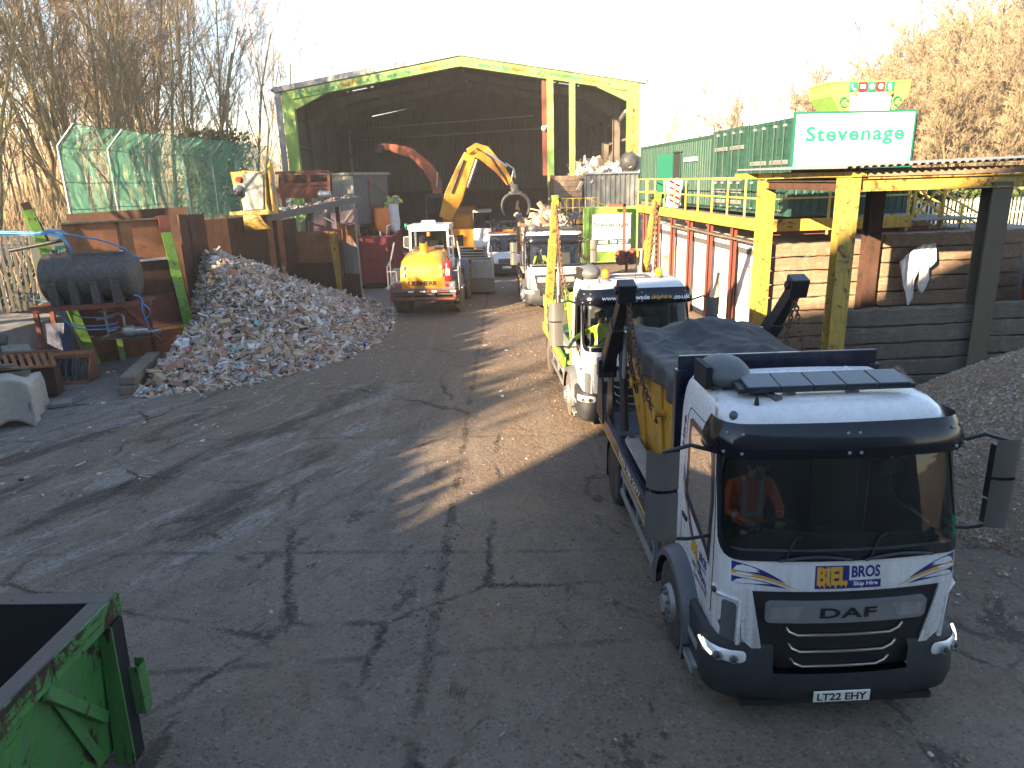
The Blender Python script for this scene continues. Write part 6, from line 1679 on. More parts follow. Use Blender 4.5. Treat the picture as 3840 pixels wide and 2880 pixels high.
b=MB(); b.corrug((-.35,-.45,5.03),(6.9,0,.14),(-.15,5.0,.03),.16,.035,M['corr']); b.corrug((-.35,-.45,5.02),(6.9,0,.14),(-.15,5.0,.03),.16,.035,M['rustdark']); b.build('roof_sheet',T)
def sleepers(label,p0,p1,zt,n,mat,z0=0.,thick=.24,seed=1):
    p0=V(p0);p1=V(p1);L=(p1-p0).length; T=thing('sleeper_wall',label,'wall',(p0.x,p0.y,0),atan2((p1-p0).y,(p1-p0).x))
    r_=random.Random(seed); h=(zt-z0)/n
    for k in range(n):
        b=MB(); j=r_.uniform(-.02,.02); za=z0+k*h; 
        nx=int(L/.25)+2; top=[(L*i/nx,za+h-.02+r_.uniform(-.028,.012)) for i in range(nx+1)]; bt=[(L*i/nx,za+r_.uniform(-.004,.012)) for i in range(nx+1)]
        b.prism(bt+top[::-1],'y',j,thick+j,mat); b.build('plank',T,bevel=.018)
    return T
sleepers('sunlit sleeper wall between the two yellow canopy posts at the back of the bay',(6.9,18.75,0),(9.45,18.97,0),3.22,9,M['woodwall'],seed=2)
sleepers('sleeper wall with white sheeting hung over it behind the dark post',(9.72,18.65,0),(13.6,18.95,0),3.42,9,M['woodwall'],seed=3)
sleepers('lower grey sleeper wall facing the gravel in front of the canopy',(6.9,14.60,0),(10.0,14.84,0),2.20,6,M['woodgrey'],seed=4)
sleepers('grey sleeper wall running out of frame right of the olive post',(10.15,14.90,0),(14.5,15.2,0),2.25,6,M['woodgrey'],seed=5)
sleepers('short sleeper wall end beyond the olive post at the far right',(13.0,17.6,0),(17.0,17.9,0),2.75,7,M['woodgrey'],seed=6)
T=thing('rusty_post','short rusty steel post holding the far right sleeper wall','post',(12.85,17.5,0),R(5)); b=MB(); b.ibeam((0,0,0),(0,0,3.1),.22,.26,M['rust'],up=(0,1,0)); b.build('column',T); b=MB(); b.boxr((0,0,3.12),(.5,.3,.05),(0,0,0),M['yellow_old']); b.build('cap',T)
b=MB(); b.box((9.6,19.0,0),(15.5,23.2,3.28),M['conc']); tag(b.build('concrete_bay_block',bevel=.03),'flat topped concrete block behind the sleeper wall below the stair','block')
# white sheet on the wall
C_=Cab()
def lobe(b,pts,seed):
    pts=densify(pts,6); n=len(pts); c=(sum(p[0] for p in pts)/n,sum(p[1] for p in pts)/n); vs=[];fs=[];R8=8
    for k in range(R8+1):
        t=k/R8
        for p in pts:
            x=lerp(p[0],c[0],t); y=lerp(p[1],c[1],t); q=aty(x,y,18.52); vs.append(q+V((0,-.10*abs(sin((x-1930)*.16+y*.015+seed))*(1-.3*(y-520)/140)-.05*t,0)))
    for k in range(R8):
        for i in range(n): j=(i+1)%n; fs.append((k*n+i,k*n+j,(k+1)*n+j,(k+1)*n+i))
    b.add(vs,fs,M['cloth'])
b=MB()
lobe(b,[(1993,526),(1968,541),(1940,566),(1945,597),(1953,628),(1957,663),(1970,646),(1974,604),(1984,575),(1993,548)],0)
lobe(b,[(1993,528),(2018,525),(2019,562),(2007,580),(2006,604),(1988,634),(1980,622),(1985,590),(1992,560)],1)
o=b.build('plastic_sheet',smooth=180); sd_=o.modifiers.new('thickness','SOLIDIFY'); sd_.thickness=.004
tag(o,'torn white plastic sheet hanging on the sleeper wall','sheet')
# gravel heap
def gv(x,y):
    d=sqrt(((x-9.6)/4.3)**2+((y-11.2)/3.9)**2); h=2.65*max(0,1-d)**.95+N.noise(V((x*.7,y*.7,2)))*.16*min(1,max(0,1.05-d)*4)+N.noise(V((x*3,y*3,5)))*.04
    d2=sqrt(((x-7.6)/1.6)**2+((y-13.6)/1.2)**2); h=max(h,1.25*max(0,1-d2)+N.noise(V((x*2.4,y*2.4,3)))*.12*max(0,1-d2))
    return h if h>.015 else -.1
def gravel_mat():
    t=NT('gravel'); v=t.voro(26,out=1); f=t.noise(6,6,.7); bg_=t.noise(.8,4)
    cr=t.n('ShaderNodeValToRGB',i_0=t.n('ShaderNodeSeparateXYZ',i_0=v).outputs[0]); e=cr.color_ramp.elements; e[0].color=(.11,.08,.055,1); e[1].color=(.34,.265,.19,1); e[1].position=.85
    n_=e.new(.97); n_.color=(.42,.40,.38,1)
    b_=t.mix(t.ramp(bg_,.35,.65,.2,.85),cr.outputs[0],t.mix(f,(.14,.10,.07,1),(.25,.185,.13,1)))
    d=t.voro(26); return t.pbr(b_,.95,0,t.bump(t.math('ADD',d,f),.9,.03),spec=.2)
M['gravel']=gravel_mat()
b=MB(); b.grid(lambda u,v:V((lerp(5.0,14.5,u),lerp(6.8,14.6,v),gv(lerp(5.0,14.5,u),lerp(6.8,14.6,v)))),120,110,M['gravel'])
def gp(r_):
    x=r_.uniform(4.9,11.5); y=r_.uniform(6.6,14.4); h=gv(x,y)
    if h<0:
        if r_.random()<.8: return None
        h=gh(x,y)
    return V((x,y,h+.006)),None
chips(b,6500,gp,.012,.055,[(CH[2][0],6),(CH[1][0],3),(CH[0][0],1.2),(CH[5][0],4),(CH[3][0],.5)],rr,.6,.02)
tag(b.build('gravel_heap',smooth=60),'heap of brown crushed gravel banked against the sleeper walls','gravel heap',kind='stuff')
# palisade fences
def palisade(label,p0,p1,z,h,mat,pitch=.155,rail='steel'):
    p0=V(p0);p1=V(p1);L=(p1-p0).length;T=thing('palisade_fence',label,'fence',(p0.x,p0.y,0),atan2((p1-p0).y,(p1-p0).x))
    n=int(L/pitch); b=MB()
    zf=(lambda t:z) if not callable(z) else z
    for i in range(n+1):
        x=i*pitch; zz=zf(x/L); b.prism([(x-.034,zz),(x+.034,zz),(x+.034,zz+h-.10),(x+.012,zz+h),(x-.012,zz+h),(x-.034,zz+h-.10)],'y',-.012+.02*(i%2)*.2,.0+.02*(i%2)*.2,mat)
    b.build('pale',T); b=MB()
    for f in (.18,.80): b.beam((0,.03,zf(0)+h*f),(L,.03,zf(1)+h*f),.045,.05,M[rail])
    b.build('rail',T)
    for k in range(int(L/2.7)+1):
        b=MB(); x=min(L,k*2.7); b.ibeam((x,.09,zf(x/L)-.3),(x,.09,zf(x/L)+h+.04),.09,.11,M[rail],up=(0,1,0),t=.012); b.build('post',T)
    return T
GP=paint('galvanised_pale',(.34,.36,.36,1),.5,d=.4,dirt=(.16,.15,.11,1),metal=.3,scale=3)
GG=paint('turquoise_pale',(.05,.20,.16,1),.5,d=.3)
palisade('weathered grey palisade fence along the wood beside the black tank',(-19.5,17.2,0),(-13.0,23.4,0),1.55,2.45,GP)
palisade('sunlit palisade fence below the ivy hedge behind the stair',(13.5,24.6,0),(26,26.5,0),1.5,2.45,paint('pale_fence_paint',(.55,.55,.50,1),.5,d=.3))
palisade('turquoise palisade fence nearest the right edge behind the canopy',(15.6,20.5,0),(24,21.2,0),1.2,2.3,GG)
# ================================================================ LEFT SIDE: RUSTY BAY
def leanpost(T,p0,p1,m,w=.26,h=.22,up=(0,1,0),name='post'):
    b=MB(); b.ibeam(p0,p1,w,h,m,up=up); return b.build(name,T)
A0=V((-12.75,20.7,0)); A1=V((-10.45,22.85,0)); dA=(A1-A0); LA=dA.length; aA=atan2(dA.y,dA.x)
T=thing('rusty_steel_wall','rusty steel sheet wall with lime end posts behind the black tank','wall',(A0.x,A0.y,0),aA)
b=MB()
for k,(z0,z1,m) in enumerate(((2.95,4.12,'rust'),(2.0,2.92,'rustdark'),(.85,1.9,'redox'),(0,.8,'rust'))):
    b.box((.12,.02*k,z0),(LA-.14,.04+.02*k,z1),M[m])
b.box((LA*.48,-.04,2.96),(LA*.48+.10,.0,4.1),M['rustdark'])
b.build('sheet',T)
b=MB(); b.beam((.1,-.04,4.14),(LA-.1,-.04,4.14),.09,.05,M['woodgrey']); b.beam((.1,-.05,2.93),(LA-.1,-.05,2.93),.10,.07,M['steel']); b.beam((.1,-.05,1.95),(LA-.1,-.05,1.95),.16,.10,M['rustdark']); b.beam((.8,-.06,.84),(LA-.1,-.06,.84),.10,.05,M['woodgrey']); b.build('rail',T)
leanpost(T,(LA+.02,-.05,0),(LA-.28,-.05,3.72),M['lime_old'],.30,.26); b=MB(); b.ibeam((LA-.285,-.05,3.73),(LA-.31,-.05,4.22),.30,.26,M['redox'],up=(0,1,0)); b.box((LA-.45,-.19,3.74),(LA-.16,-.181,4.2),M['redox']); b.build('post_cap',T)
leanpost(T,(.30,-.10,0),(-.62,-.0,4.55),M['lime_old'],.24,.24); leanpost(T,(1.05,-.12,0),(1.02,-.12,.86),M['lime'],.14,.12,name='prop')
b=MB(); b.ibeam((-.30,.15,3.6),(-.62,.15,4.75),.2,.2,M['rustdark'],up=(0,1,0)); b.build('upper_post',T)
b=MB(); b.box((0,0,0),(3.4,.06,4.35),M['rustdark']); o=b.build('rusty_sheet'); o.location=(-13.4,22.6,0); o.rotation_euler=(0,R(-1.5),R(24)); tag(o,'dark rusty steel sheet showing above the lime posted wall','sheet')
# long side wall of the bay and return wall
def sheetwall(label,p0,p1,zs,mats,name='steel_bay_wall',lean=0):
    p0=V(p0);p1=V(p1);L=(p1-p0).length;T=thing(name,label,'wall',(p0.x,p0.y,0),atan2((p1-p0).y,(p1-p0).x)); n=len(zs)-1
    for i in range(n):
        b=MB(); x0=L*i/n+.015; x1=L*(i+1)/n-.015; h=max(zs[i],zs[i+1]) if i%2 else (zs[i]+zs[i+1])/2
        b.prism([(x0,0),(x1,0),(x1,h+.03*(i%3)),(x0,h)],'y',.012*(i%2),.05+.012*(i%2),M[mats[i%len(mats)]]); b.build('plate',T)
        b=MB(); b.ibeam((x0,-.10,0),(x0,-.10,h-.1),.16,.18,M['rustdark'],up=(0,1,0)); 
        if i: b.build('stiffener',T)
    return T
sheetwall('dark rusted plate wall along the back of the rubble heap',(-9.75,33.6,0),(-10.55,23.4,0),[3.55,3.6,3.65,3.9,3.85,4.0,4.15],['rustdark','rust','rustdark'])
T=sheetwall('rust brown cross wall ending at the yellow post beside the red container',(-9.9,33.35,0),(-7.95,33.1,0),[3.0,2.95],['rust'])
b=MB(); b.box((.0,-.03,0),(1.9,-.004,1.55),M['rustdark']); b.build('plate',T)
b=MB(); b.ibeam((-7.75,33.0,0),(-7.95,33.0,2.95),.30,.26,M['yellow'],up=(0,1,0)); tag(b.build('yellow_post'),'yellow steel post at the end of the rust brown cross wall','post')
T=thing('plate_screen','pair of tall rust and dust coated plates angled beside the yellow post','screen',(-7.55,32.85,0),R(-38))
for k in range(2):
    b=MB(); b.prism([(k*.56+.01,0),(k*.56+.54,0),(k*.56+.48,3.3),(k*.56-.05,3.25)],'y',0,.10,M['conc']); b.prism([(k*.56+.0,2.5),(k*.56+.50,2.5),(k*.56+.48,3.3),(k*.56-.05,3.25)],'y',-.012,-.002,M['rust'])
    b.prism([(k*.56+.01,0),(k*.56+.54,0),(k*.56+.525,1.1),(k*.56,1.1)],'y',-.014,-.003,M['rustdark']); b.build('plate',T)
# tank on its stand
T=thing('tank_stand','red oxide steel stand carrying the black tank and pump','stand',(-11.55,20.0,0),R(12))
b=MB(); b.box((-1.5,-.62,1.93),(1.35,.62,2.02),M['redox']); 
for y in (-.6,.6): b.beam((-1.5,y,1.97),(1.5,y,1.97),.10,.14,M['redox'])
b.build('shelf',T,bevel=.006)
for x,y in ((-1.42,-.55),(1.1,.5),(-1.42,.5)): b=MB(); b.beam((x,y,0),(x,y,1.92),.11,.11,M['redox'],up=(0,1,0)); b.build('leg',T)
b=MB(); b.beam((.75,-.45,1.9),(1.45,.2,.7),.14,.10,M['redox']); b.build('brace',T)
b=MB(); b.box((-.15,-.05,.92),(1.35,.75,.97),M['woodgrey']); b.build('pump_shelf',T)
T=thing('water_tank','ribbed black plastic tank lying on the red stand','tank',(-11.6,20.0,2.03),R(12))
b=MB(); n=40; prof=[]
def rr_(t): 
    a=abs(t); return .68*(1-max(0,(a-.86)/.14)**2.2*.42)
P_=[]
for i in range(n+1):
    t=-1+2*i/n; r_=rr_(t)
    if any(abs(t-q)<.03 for q in (-.62,-.22,.2,.62)): r_-=.022
    P_.append((max(r_ if abs(t)<1 else .30,.05),t*1.22))
b.lathe(P_,(0,0,.68),(1,0,0),36,M['tank'])
b.box((-.95,-.30,1.24),(1.0,.10,1.36),M['tank'])
sh_=b.build('body',T,smooth=40,bevel=0)
for k in range(4):
    b=MB(); x=-.82+k*.52
    for s in (-1,1):
        b.prism([(s*.30,0),(s*.70,0),(s*.74,.62),(s*.64,.70),(s*.55,.45)],'x',x-.11,x+.11,M['tank'])
    b.build('foot',T,bevel=.03,seg=3)
b=MB(); b.box((-1.0,-.72,.66),(.9,-.60,.74),M['tank']); b.cyl((-.8,-.12,1.36),(-.8,-.12,1.46),.10,12,M['grey']); b.ball((-.55,-.2,1.42),(.06,.06,.06),M['steel'],8,5); b.ball((.9,-.2,1.34),(.07,.07,.06),M['steel'],8,5); b.build('fittings',T,smooth=50)
T=thing('water_pump','grey pump with brass and steel pipework on the stand shelf','pump',(-11.0,20.15,.97),R(12))
b=MB(); b.ball((.10,-.1,.18),(.20,.16,.18),M['steel'],12,8); b.cyl((.25,-.1,.16),(.62,-.1,.16),.12,12,M['steel']); b.cyl((.5,-.15,.10),(.95,-.18,.16),.04,8,M['steel']); b.build('motor',T,smooth=50)
b=MB()
for pts in (((.0,-.1,.3),(.0,-.1,.62),(-.1,-.1,.68),(-.45,-.1,.62)),((-.45,-.1,.1),(-.45,-.1,1.0)),((-.6,-.1,.78),(-.2,-.1,.80)),((-.7,-.1,.55),(-.2,-.1,.60)),((-.45,-.15,.2),(-.2,-.15,.25))): b.tube(pts,.035,7,M['steel'])
b.build('pipework',T,smooth=60)
T=thing('blue_hoses','bundle of bright blue hoses looping from the fence to the tank and pump','hose',(0,0,0))
def pipe(b,px,r=.022,m='bluehose'):
    pts=[aty(x,y,Y) for x,y,Y in px]; q=[]
    for i in range(len(pts)-1):
        p0=pts[max(i-1,0)];p1=pts[i];p2=pts[i+1];p3=pts[min(i+2,len(pts)-1)]
        for t in frange(0,1,8)[:-1]: q.append(.5*((2*p1)+(p2-p0)*t+(2*p0-5*p1+4*p2-p3)*t*t+(3*p1-p0-3*p2+p3)*t**3))
    q.append(pts[-1]); b.tube(q,r,6,M[m])
for px in ([(-10,503,19.6),(60,505,19.6),(100,502,19.6),(130,508,19.6),(148,530,19.6),(156,552,19.7)],[(-10,506,19.7),(70,508,19.6),(105,505,19.5),(138,518,19.5),(152,540,19.6),(154,552,19.7)],[(90,500,19.6),(120,498,19.6),(150,507,19.6),(215,518,19.8),(262,534,20.1),(290,552,20.3),(302,556,20.4)],[(-10,500,19.6),(90,502,19.6),(125,498,19.6),(140,503,19.7)]):
    b=MB(); pipe(b,px,.028 if px[0][0]<0 else .024); b.build('hose',T,smooth=80)
for px in ([(133,665,19.5),(140,690,19.5),(165,702,19.5),(205,704,19.6),(245,700,19.7),(255,695,19.8)],[(135,672,19.5),(145,698,19.5),(180,711,19.5),(225,711,19.6),(258,706,19.8)],[(142,665,19.6),(170,683,19.6),(210,686,19.6),(240,684,19.8)],[(290,637,19.4),(306,645,19.4),(308,670,19.4),(320,700,19.6),(327,718,19.9)],[(308,655,19.4),(322,668,19.4),(322,682,19.5),(312,690,19.5)],[(66,645,20),(90,650,20),(105,652,19.6)]):
    b=MB(); pipe(b,px,.017); b.build('hose',T,smooth=80)
b=MB(); b.tube([aty(20,542,20),aty(80,530,20),aty(135,519,20)],.05,8,M['black']); tag(b.build('black_pipe'),'black rubber pipe slung in front of the palisade fence','pipe')
sgn=aty(118,560,21.6); T=thing('weathered_notice','weathered grey notice board half hidden behind the tank','sign',(sgn.x,sgn.y,0),R(40))
b=MB(); b.box((-.55,0,1.6),(.62,.04,3.95),paint('weathered_board',(.20,.21,.18,1),.8,d=.5)); b.build('board',T)
b=MB(); b.text('WE',flat((.0,-.004,3.25),(1,0,0),(0,0,1)),.72,.42,M['greendeep'],.03); b.text('LO',flat((-.08,-.004,2.75),(1,0,0),(0,0,1)),.46,.28,M['black'],0); b.build('lettering',T)
# netting screen on poles
def net_mat():
    t=NT('green_net'); d=t.n('ShaderNodeBsdfDiffuse',i_Color=(.13,.36,.26,1)); tl=t.n('ShaderNodeBsdfTranslucent',i_Color=(.16,.48,.36,1)); tr=t.n('ShaderNodeBsdfTransparent')
    m1=t.n('ShaderNodeMixShader',i_0=.5); t.t.links.new(d.outputs[0],m1.inputs[1]); t.t.links.new(tl.outputs[0],m1.inputs[2])
    n_=t.ramp(t.noise(1.1,5,.6),.30,.72,.40,.66)
    m2=t.n('ShaderNodeMixShader',i_0=n_); t.t.links.new(tr.outputs[0],m2.inputs[1]); t.t.links.new(m1.outputs[0],m2.inputs[2]); t.t.links.new(m2.outputs[0],t.out.inputs[0]); return t.m
M['net']=net_mat()
N0=V((-14.1,23.8,0)); N1=V((-13.3,40.0,0))
T=thing('netting_screen','tall green debris netting on bent galvanised poles above the rusty bay','netting',(0,0,0))
b=MB()
def nf(u,v):
    p=N0.lerp(N1,u); sag=.06*sin(u*6*pi)**2; w_=N.noise(V((u*14,v*3,1)))*.10
    if v<.72: return V((p.x+w_,p.y,lerp(3.7,6.38-sag,v/.72)))
    t=(v-.72)/.28; return V((p.x+t*.62+w_*.6,p.y,6.38-sag+t*.66))
b.grid(nf,90,16,M['net']); b.build('net',T,smooth=180)
b=MB(); b.grid(lambda u,v:V((N1.x+.62*v*u+u*1.9*.6-.0,N1.y+u*1.2,lerp(3.4,6.4-.9*u+.5*v*(1-u),v))),14,10,M['net']); b.build('net',T,smooth=180)
for k in range(7):
    u=k/6; u=u**1.0; p=N0.lerp(N1,u); b=MB(); b.tube([(p.x-.03,p.y,.5),(p.x-.03,p.y,6.4),(p.x+.60,p.y,7.06)],.035,7,M['steel']); b.build('pole',T)
b=MB()
for z,dx in ((4.45,0),(5.3,0),(6.38,0),(7.05,.62)): b.tube([V((lerp(N0.x,N1.x,u)+dx,lerp(N0.y,N1.y,u),z-.04*sin(u*6*pi)**2)) for u in frange(0,1,24)],.014,5,M['greensign'])
b.build('wire',T)
# magnet / chute head on the conveyor
MY=27.0
def at3(px,py,Y): q=aty(px,py,Y); return (q.x,q.z)
T=thing('overband_magnet','dented yellow and grey separator head with a chute above the rubble heap','separator',(0,0,0))
b=MB()
pr=[at3(x,y,MY) for x,y in ((524,368),(575,372),(578,440),(585,458),(530,462),(520,420))]
b.prism(pr[::-1],'y',MY-.1,MY+1.0,M['yellow_old'])
pr=[at3(x,y,MY-.12) for x,y in ((526,376),(550,372),(569,376),(571,452),(526,456),(522,400))]; b.prism(pr[::-1],'y',MY-.16,MY-.11,M['corr'])
b.build('housing',T,bevel=.03)
b=MB(); pr=[at3(x,y,MY-.1) for x,y in ((497,372),(524,370),(524,404),(504,402))]; b.prism(pr[::-1],'y',MY-.1,MY+.4,M['yellow'])
c=aty(514,408,MY-.2); b.ball(c,(.16,.2,.16),M['steel'],10,6); c=aty(512,418,MY-.2); b.ball(c,(.2,.2,.14),M['black'],10,6); c=aty(516,388,MY-.15); b.cyl(c,c+V((0,-.1,0)),.11,12,M['redgloss']); b.build('motor_guard',T,bevel=.015)
b=MB(); p0=aty(498,461,MY-.1); p1=aty(592,459,MY-.1); b.beam(p0,p1,.16,.12,M['yellow_old']); b.beam(p0+V((0,1.0,0)),p1+V((0,1.,0)),.16,.12,M['yellow_old']); b.build('frame_beam',T)
b=MB()
def chute(u,v):
    a=aty(lerp(525,562,u)+(u*lerp(0,28,v**1.6)+(1-u)*lerp(0,4,v)),lerp(462,lerp(500,496,u),v),MY-.1+.3*v-.35*sin(pi*v)*.4); return a
b.grid(chute,8,8,M['yellow_old']); o=b.build('chute',T,smooth=60); s_=o.modifiers.new('thickness','SOLIDIFY'); s_.thickness=.02
b=MB(); c=aty(588,405,MY+.25); b.prism([(MY+.0,c.z-.9),(MY+.5,c.z-.95),(MY+.5,c.z+.7),(MY+.25,c.z+.95),(MY+.0,c.z+.7)],'x',c.x-.02,c.x+.05,M['yellow']); b.ball((c.x+.05,MY+.25,c.z-.05),(.03,.13,.62),M['corr'],12,8); b.build('side_guard',T)
# conveyor
T=thing('conveyor','grimy belt conveyor carrying scraps towards the yellow separator head','conveyor',(0,0,0))
p0=V((aty(555,472,27.9).x,27.9,aty(555,472,27.9).z)); p1=V((-7.0,33.6,4.35)); d=(p1-p0)
b=MB(); sd_=V((d.y,-d.x,0)).normalized()
for s in (-.45,.45): b.beam(p0+sd_*s,p1+sd_*s,.06,.26,M['corr_dark'])
b.build('side_rail',T); b=MB(); b.beam(p0+V((0,0,.06)),p1+V((0,0,.06)),.84,.03,M['black']); b.build('belt',T)
b=MB(); chips(b,150,lambda r_:(p0.lerp(p1,r_.random())+sd_*r_.uniform(-.38,.38)+V((0,0,.10+.05*r_.random())),None),.05,.22,CH,rr,.5,.2); b.build('scrap',T)['kind']='stuff'
for t in (.15,.8):
    b=MB(); q=p0.lerp(p1,t); b.beam((q.x,q.y,0),(q.x,q.y,q.z-.1),.14,.14,M['rustdark'],up=(0,1,0)); b.build('trestle',T)
b=MB(); b.beam(aty(668,482,30.8),aty(735,500,32.2),.09,.09,M['redox']); b.build('brace',T)
T=thing('waste_hopper','faded purple steel hopper under the conveyor beside the grey cabin','hopper',(0,0,0))
b=MB(); pr=[at3(x,y,34.6) for x,y in ((646,480),(705,458),(708,505),(650,512))]; b.prism(pr[::-1],'y',34.6,36.,M['purple']); b.build('side_plate',T,bevel=.02)
b=MB(); pr=[at3(x,y,34.0) for x,y in ((712,462),(762,452),(766,505),(716,505))]; b.prism(pr[::-1],'y',34.2,35.0,M['purple']); b.build('end_plate',T,bevel=.02)
b=MB(); pr=[at3(x,y,34.5) for x,y in ((660,470),(670,468),(671,506),(662,508))]; b.prism(pr[::-1],'y',34.45,34.58,M['dark']); b.tube([aty(700,470,33.9),aty(720,480,33.9),aty(745,478,33.9),aty(760,455,33.9)],.03,6,M['steel']); b.build('slot',T)
T=thing('gantry_walkway','red oxide walkway frame with toe boards next to the grey cabin','frame',(0,0,0)); FY=34.9
b=MB()
for (x0,y0,x1,y1,w_) in ((595,374,712,370,.14),(610,374,613,452,.16),(666,372,670,450,.16),(710,370,712,440,.12),(612,400,708,396,.14)): b.beam(aty(x0,y0,FY),aty(x1,y1,FY),w_,w_,M['redox'],up=(0,1,0))
b.build('upright',T)
b=MB(); b.prism([at3(x,y,FY-.1) for x,y in ((590,428),(712,428),(714,402),(590,405))],'y',FY-.12,FY-.06,M['redox']); b.prism([at3(x,y,FY+.8) for x,y in ((600,420),(716,420),(716,376),(600,378))],'y',FY+.9,FY+.95,M['rustdark']); b.build('toe_board',T)
b=MB(); c=aty(694,420,FY-.3); b.cyl(c,c+V((.45,0,0)),.16,12,M['steel']); b.ball(c,(.2,.2,.2),M['steel'],10,6); b.build('gear_motor',T,smooth=50)
# picking cabin
CY=37.5; q0=aty(668,376,CY); q1=aty(762,384,CY-1.2); q2=aty(835,380,CY+1.6)
T=thing('picking_cabin','grimy corrugated sorting cabin on steel legs with a pale lean-to roof','cabin',(0,0,0))
zt=5.42; zb=3.05; a_=V((q0.x,CY,0)); c_=V((q1.x,CY-1.2,0)); e_=V((q2.x,CY+1.6,0))
b=MB()
for p,q,m in ((a_,c_,'corr_pale'),(c_,e_,'corr_dark')): b.corrug(p+V((0,0,zb)),q-p,(0,0,zt-zb),.22,.03,M[m])
b.corrug(e_+V((0,0,zb)),(a_+e_-c_)-e_,(0,0,zt-zb),.3,.03,M['corr_dark']); b.build('wall',T)
b=MB(); r4=[a_,c_,e_,a_+e_-c_]; cc=sum(r4,V())/4; rr4=[cc+(p-cc)*1.10 for p in r4]
b.add([p+V((0,0,zt)) for p in rr4]+[p+V((0,0,zt+.12)) for p in rr4],[(3,2,1,0),(4,5,6,7),(0,1,5,4),(1,2,6,5),(2,3,7,6),(3,0,4,7)],M['corr']); b.build('roof',T)
b=MB()
for p in (c_,c_.lerp(e_,.5),e_,a_): b.beam(p+V((0,.1,0)),p+V((0,.1,zb)),.2,.2,M['yellow_old'],up=(0,1,0))
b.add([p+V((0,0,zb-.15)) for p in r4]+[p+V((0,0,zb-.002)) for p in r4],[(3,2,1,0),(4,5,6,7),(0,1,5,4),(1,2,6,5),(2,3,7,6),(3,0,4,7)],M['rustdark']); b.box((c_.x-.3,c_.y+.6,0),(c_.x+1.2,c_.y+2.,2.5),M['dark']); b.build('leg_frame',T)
b=MB(); p=c_.lerp(e_,.42)+V((.03,-.05,0)); q=c_.lerp(e_,.98)+V((.03,-.05,0)); b.beam(p+V((0,0,3.9)),q+V((0,0,3.9)),.06,.08,M['redox']); b.beam(p+V((0,0,2.6)),p+V((0,0,5.2)),.07,.07,M['redox'],up=(0,1,0)); b.beam(p+V((0,0,5.1)),q+V((0.3,-.2,4.2)),.05,.05,M['redox']); b.build('sack_frame',T)
dC=(e_-c_).normalized(); nC=V((dC.y,-dC.x,0))
def sack(label,t,col,w_,h_,z):
    o_=c_.lerp(e_,t)+nC*.30; b=MB(); R_=[]
    for k in range(9):
        v=k/8; ww=w_*(.92+.12*sin(pi*v))*(1-.25*max(0,v-.85)/.15); R_.append([o_+dC*(ww/2*cos(a)*(abs(cos(a))**-.35 if abs(cos(a))>.05 else 1))+nC*(.25*sin(a)*(1+.1*sin(a*3+k)))+V((0,0,z-h_*v+.04*sin(a*2+k))) for a in frange(0,2*pi*13/14,13)])
    b.loft(R_,M[col]); tag(b.build('bulk_sack',smooth=60),label,'sack')
sack('orange bulk sack hanging from the grey sorting cabin',.60,'orangebag',1.15,1.25,3.75); sack('white bulk sack hanging beside the orange one',.97,'whitebag',.8,1.5,3.95)
b=MB(); c=c_.lerp(e_,.95)+nC*.3+V((0,0,4.1)); chips(b,40,lambda r_:(c+V((r_.gauss(0,.25),r_.gauss(0,.2),r_.gauss(0,.10))),None),.1,.35,[(CH[0][0],2),(M['hivis_y'],2),(CH[1][0],1)],rr,.6,.2); tag(b.build('sack_scraps'),'yellow and white plastic scraps overflowing from the white sack','scrap',kind='stuff')
# red roll-on container
T=thing('red_container','high sided red roll on waste container with ribbed end','container',(-6.45,35.0,0),R(4))
b=MB(); w_=.92; L_=5; z0=.30; z1=2.52; m=M['red']
b.box((-w_,0,z0),(w_,.06,z1),m); b.box((-w_,.06,z0),(-w_+.06,L_,z1),m); b.box((w_-.06,.06,z0),(w_,L_,z1),m); b.box((-w_+.06,.06,z0),(w_-.06,L_,z0+.06),m); b.box((-w_+.06,L_-.06,z0+.06),(w_-.06,L_,z1),m); b.box((-w_+.1,.1,1.9),(w_-.1,L_-.1,1.95),M['rubble']); b.build('body',T)
b=MB()
for z in (.55,1.0,1.45,1.95): b.box((-.52,-.07,z),(.55,-.005,z+.07),m)
for x in (-.58,.62,w_-.07,-w_+.04): b.box((x-.05,-.08,z0),(x+.05,-.004,z1),m)
b.tube([(-w_,0,z1),(w_,0,z1),(w_,L_,z1),(-w_,L_,z1)],.06,8,m,closed=True)
for y in frange(.6,4.6,6): b.box((w_+.002,y-.05,z0),(w_+.08,y+.05,z1),m)
b.build('rib',T,bevel=.008)
b=MB(); b.box((-.7,.3,.1),(.7,L_,.28),M['black']); b.cyl((-.8,.4,.12),(.8,.4,.12),.12,12,M['black']); b.build('skid',T)
b=MB(); b.tube([(.55,.3,2.4),(.62,.25,3.0),(.9,.2,3.1)],.025,6,M['cloth']); b.tube([(.3,.3,2.4),(.25,.3,2.75)],.03,6,M['cloth']); tag(b.build('bent_pipe'),'bent white pipe poking from the red container','pipe'); bpy.data.objects['bent_pipe'].location=(-6.45,35,0)
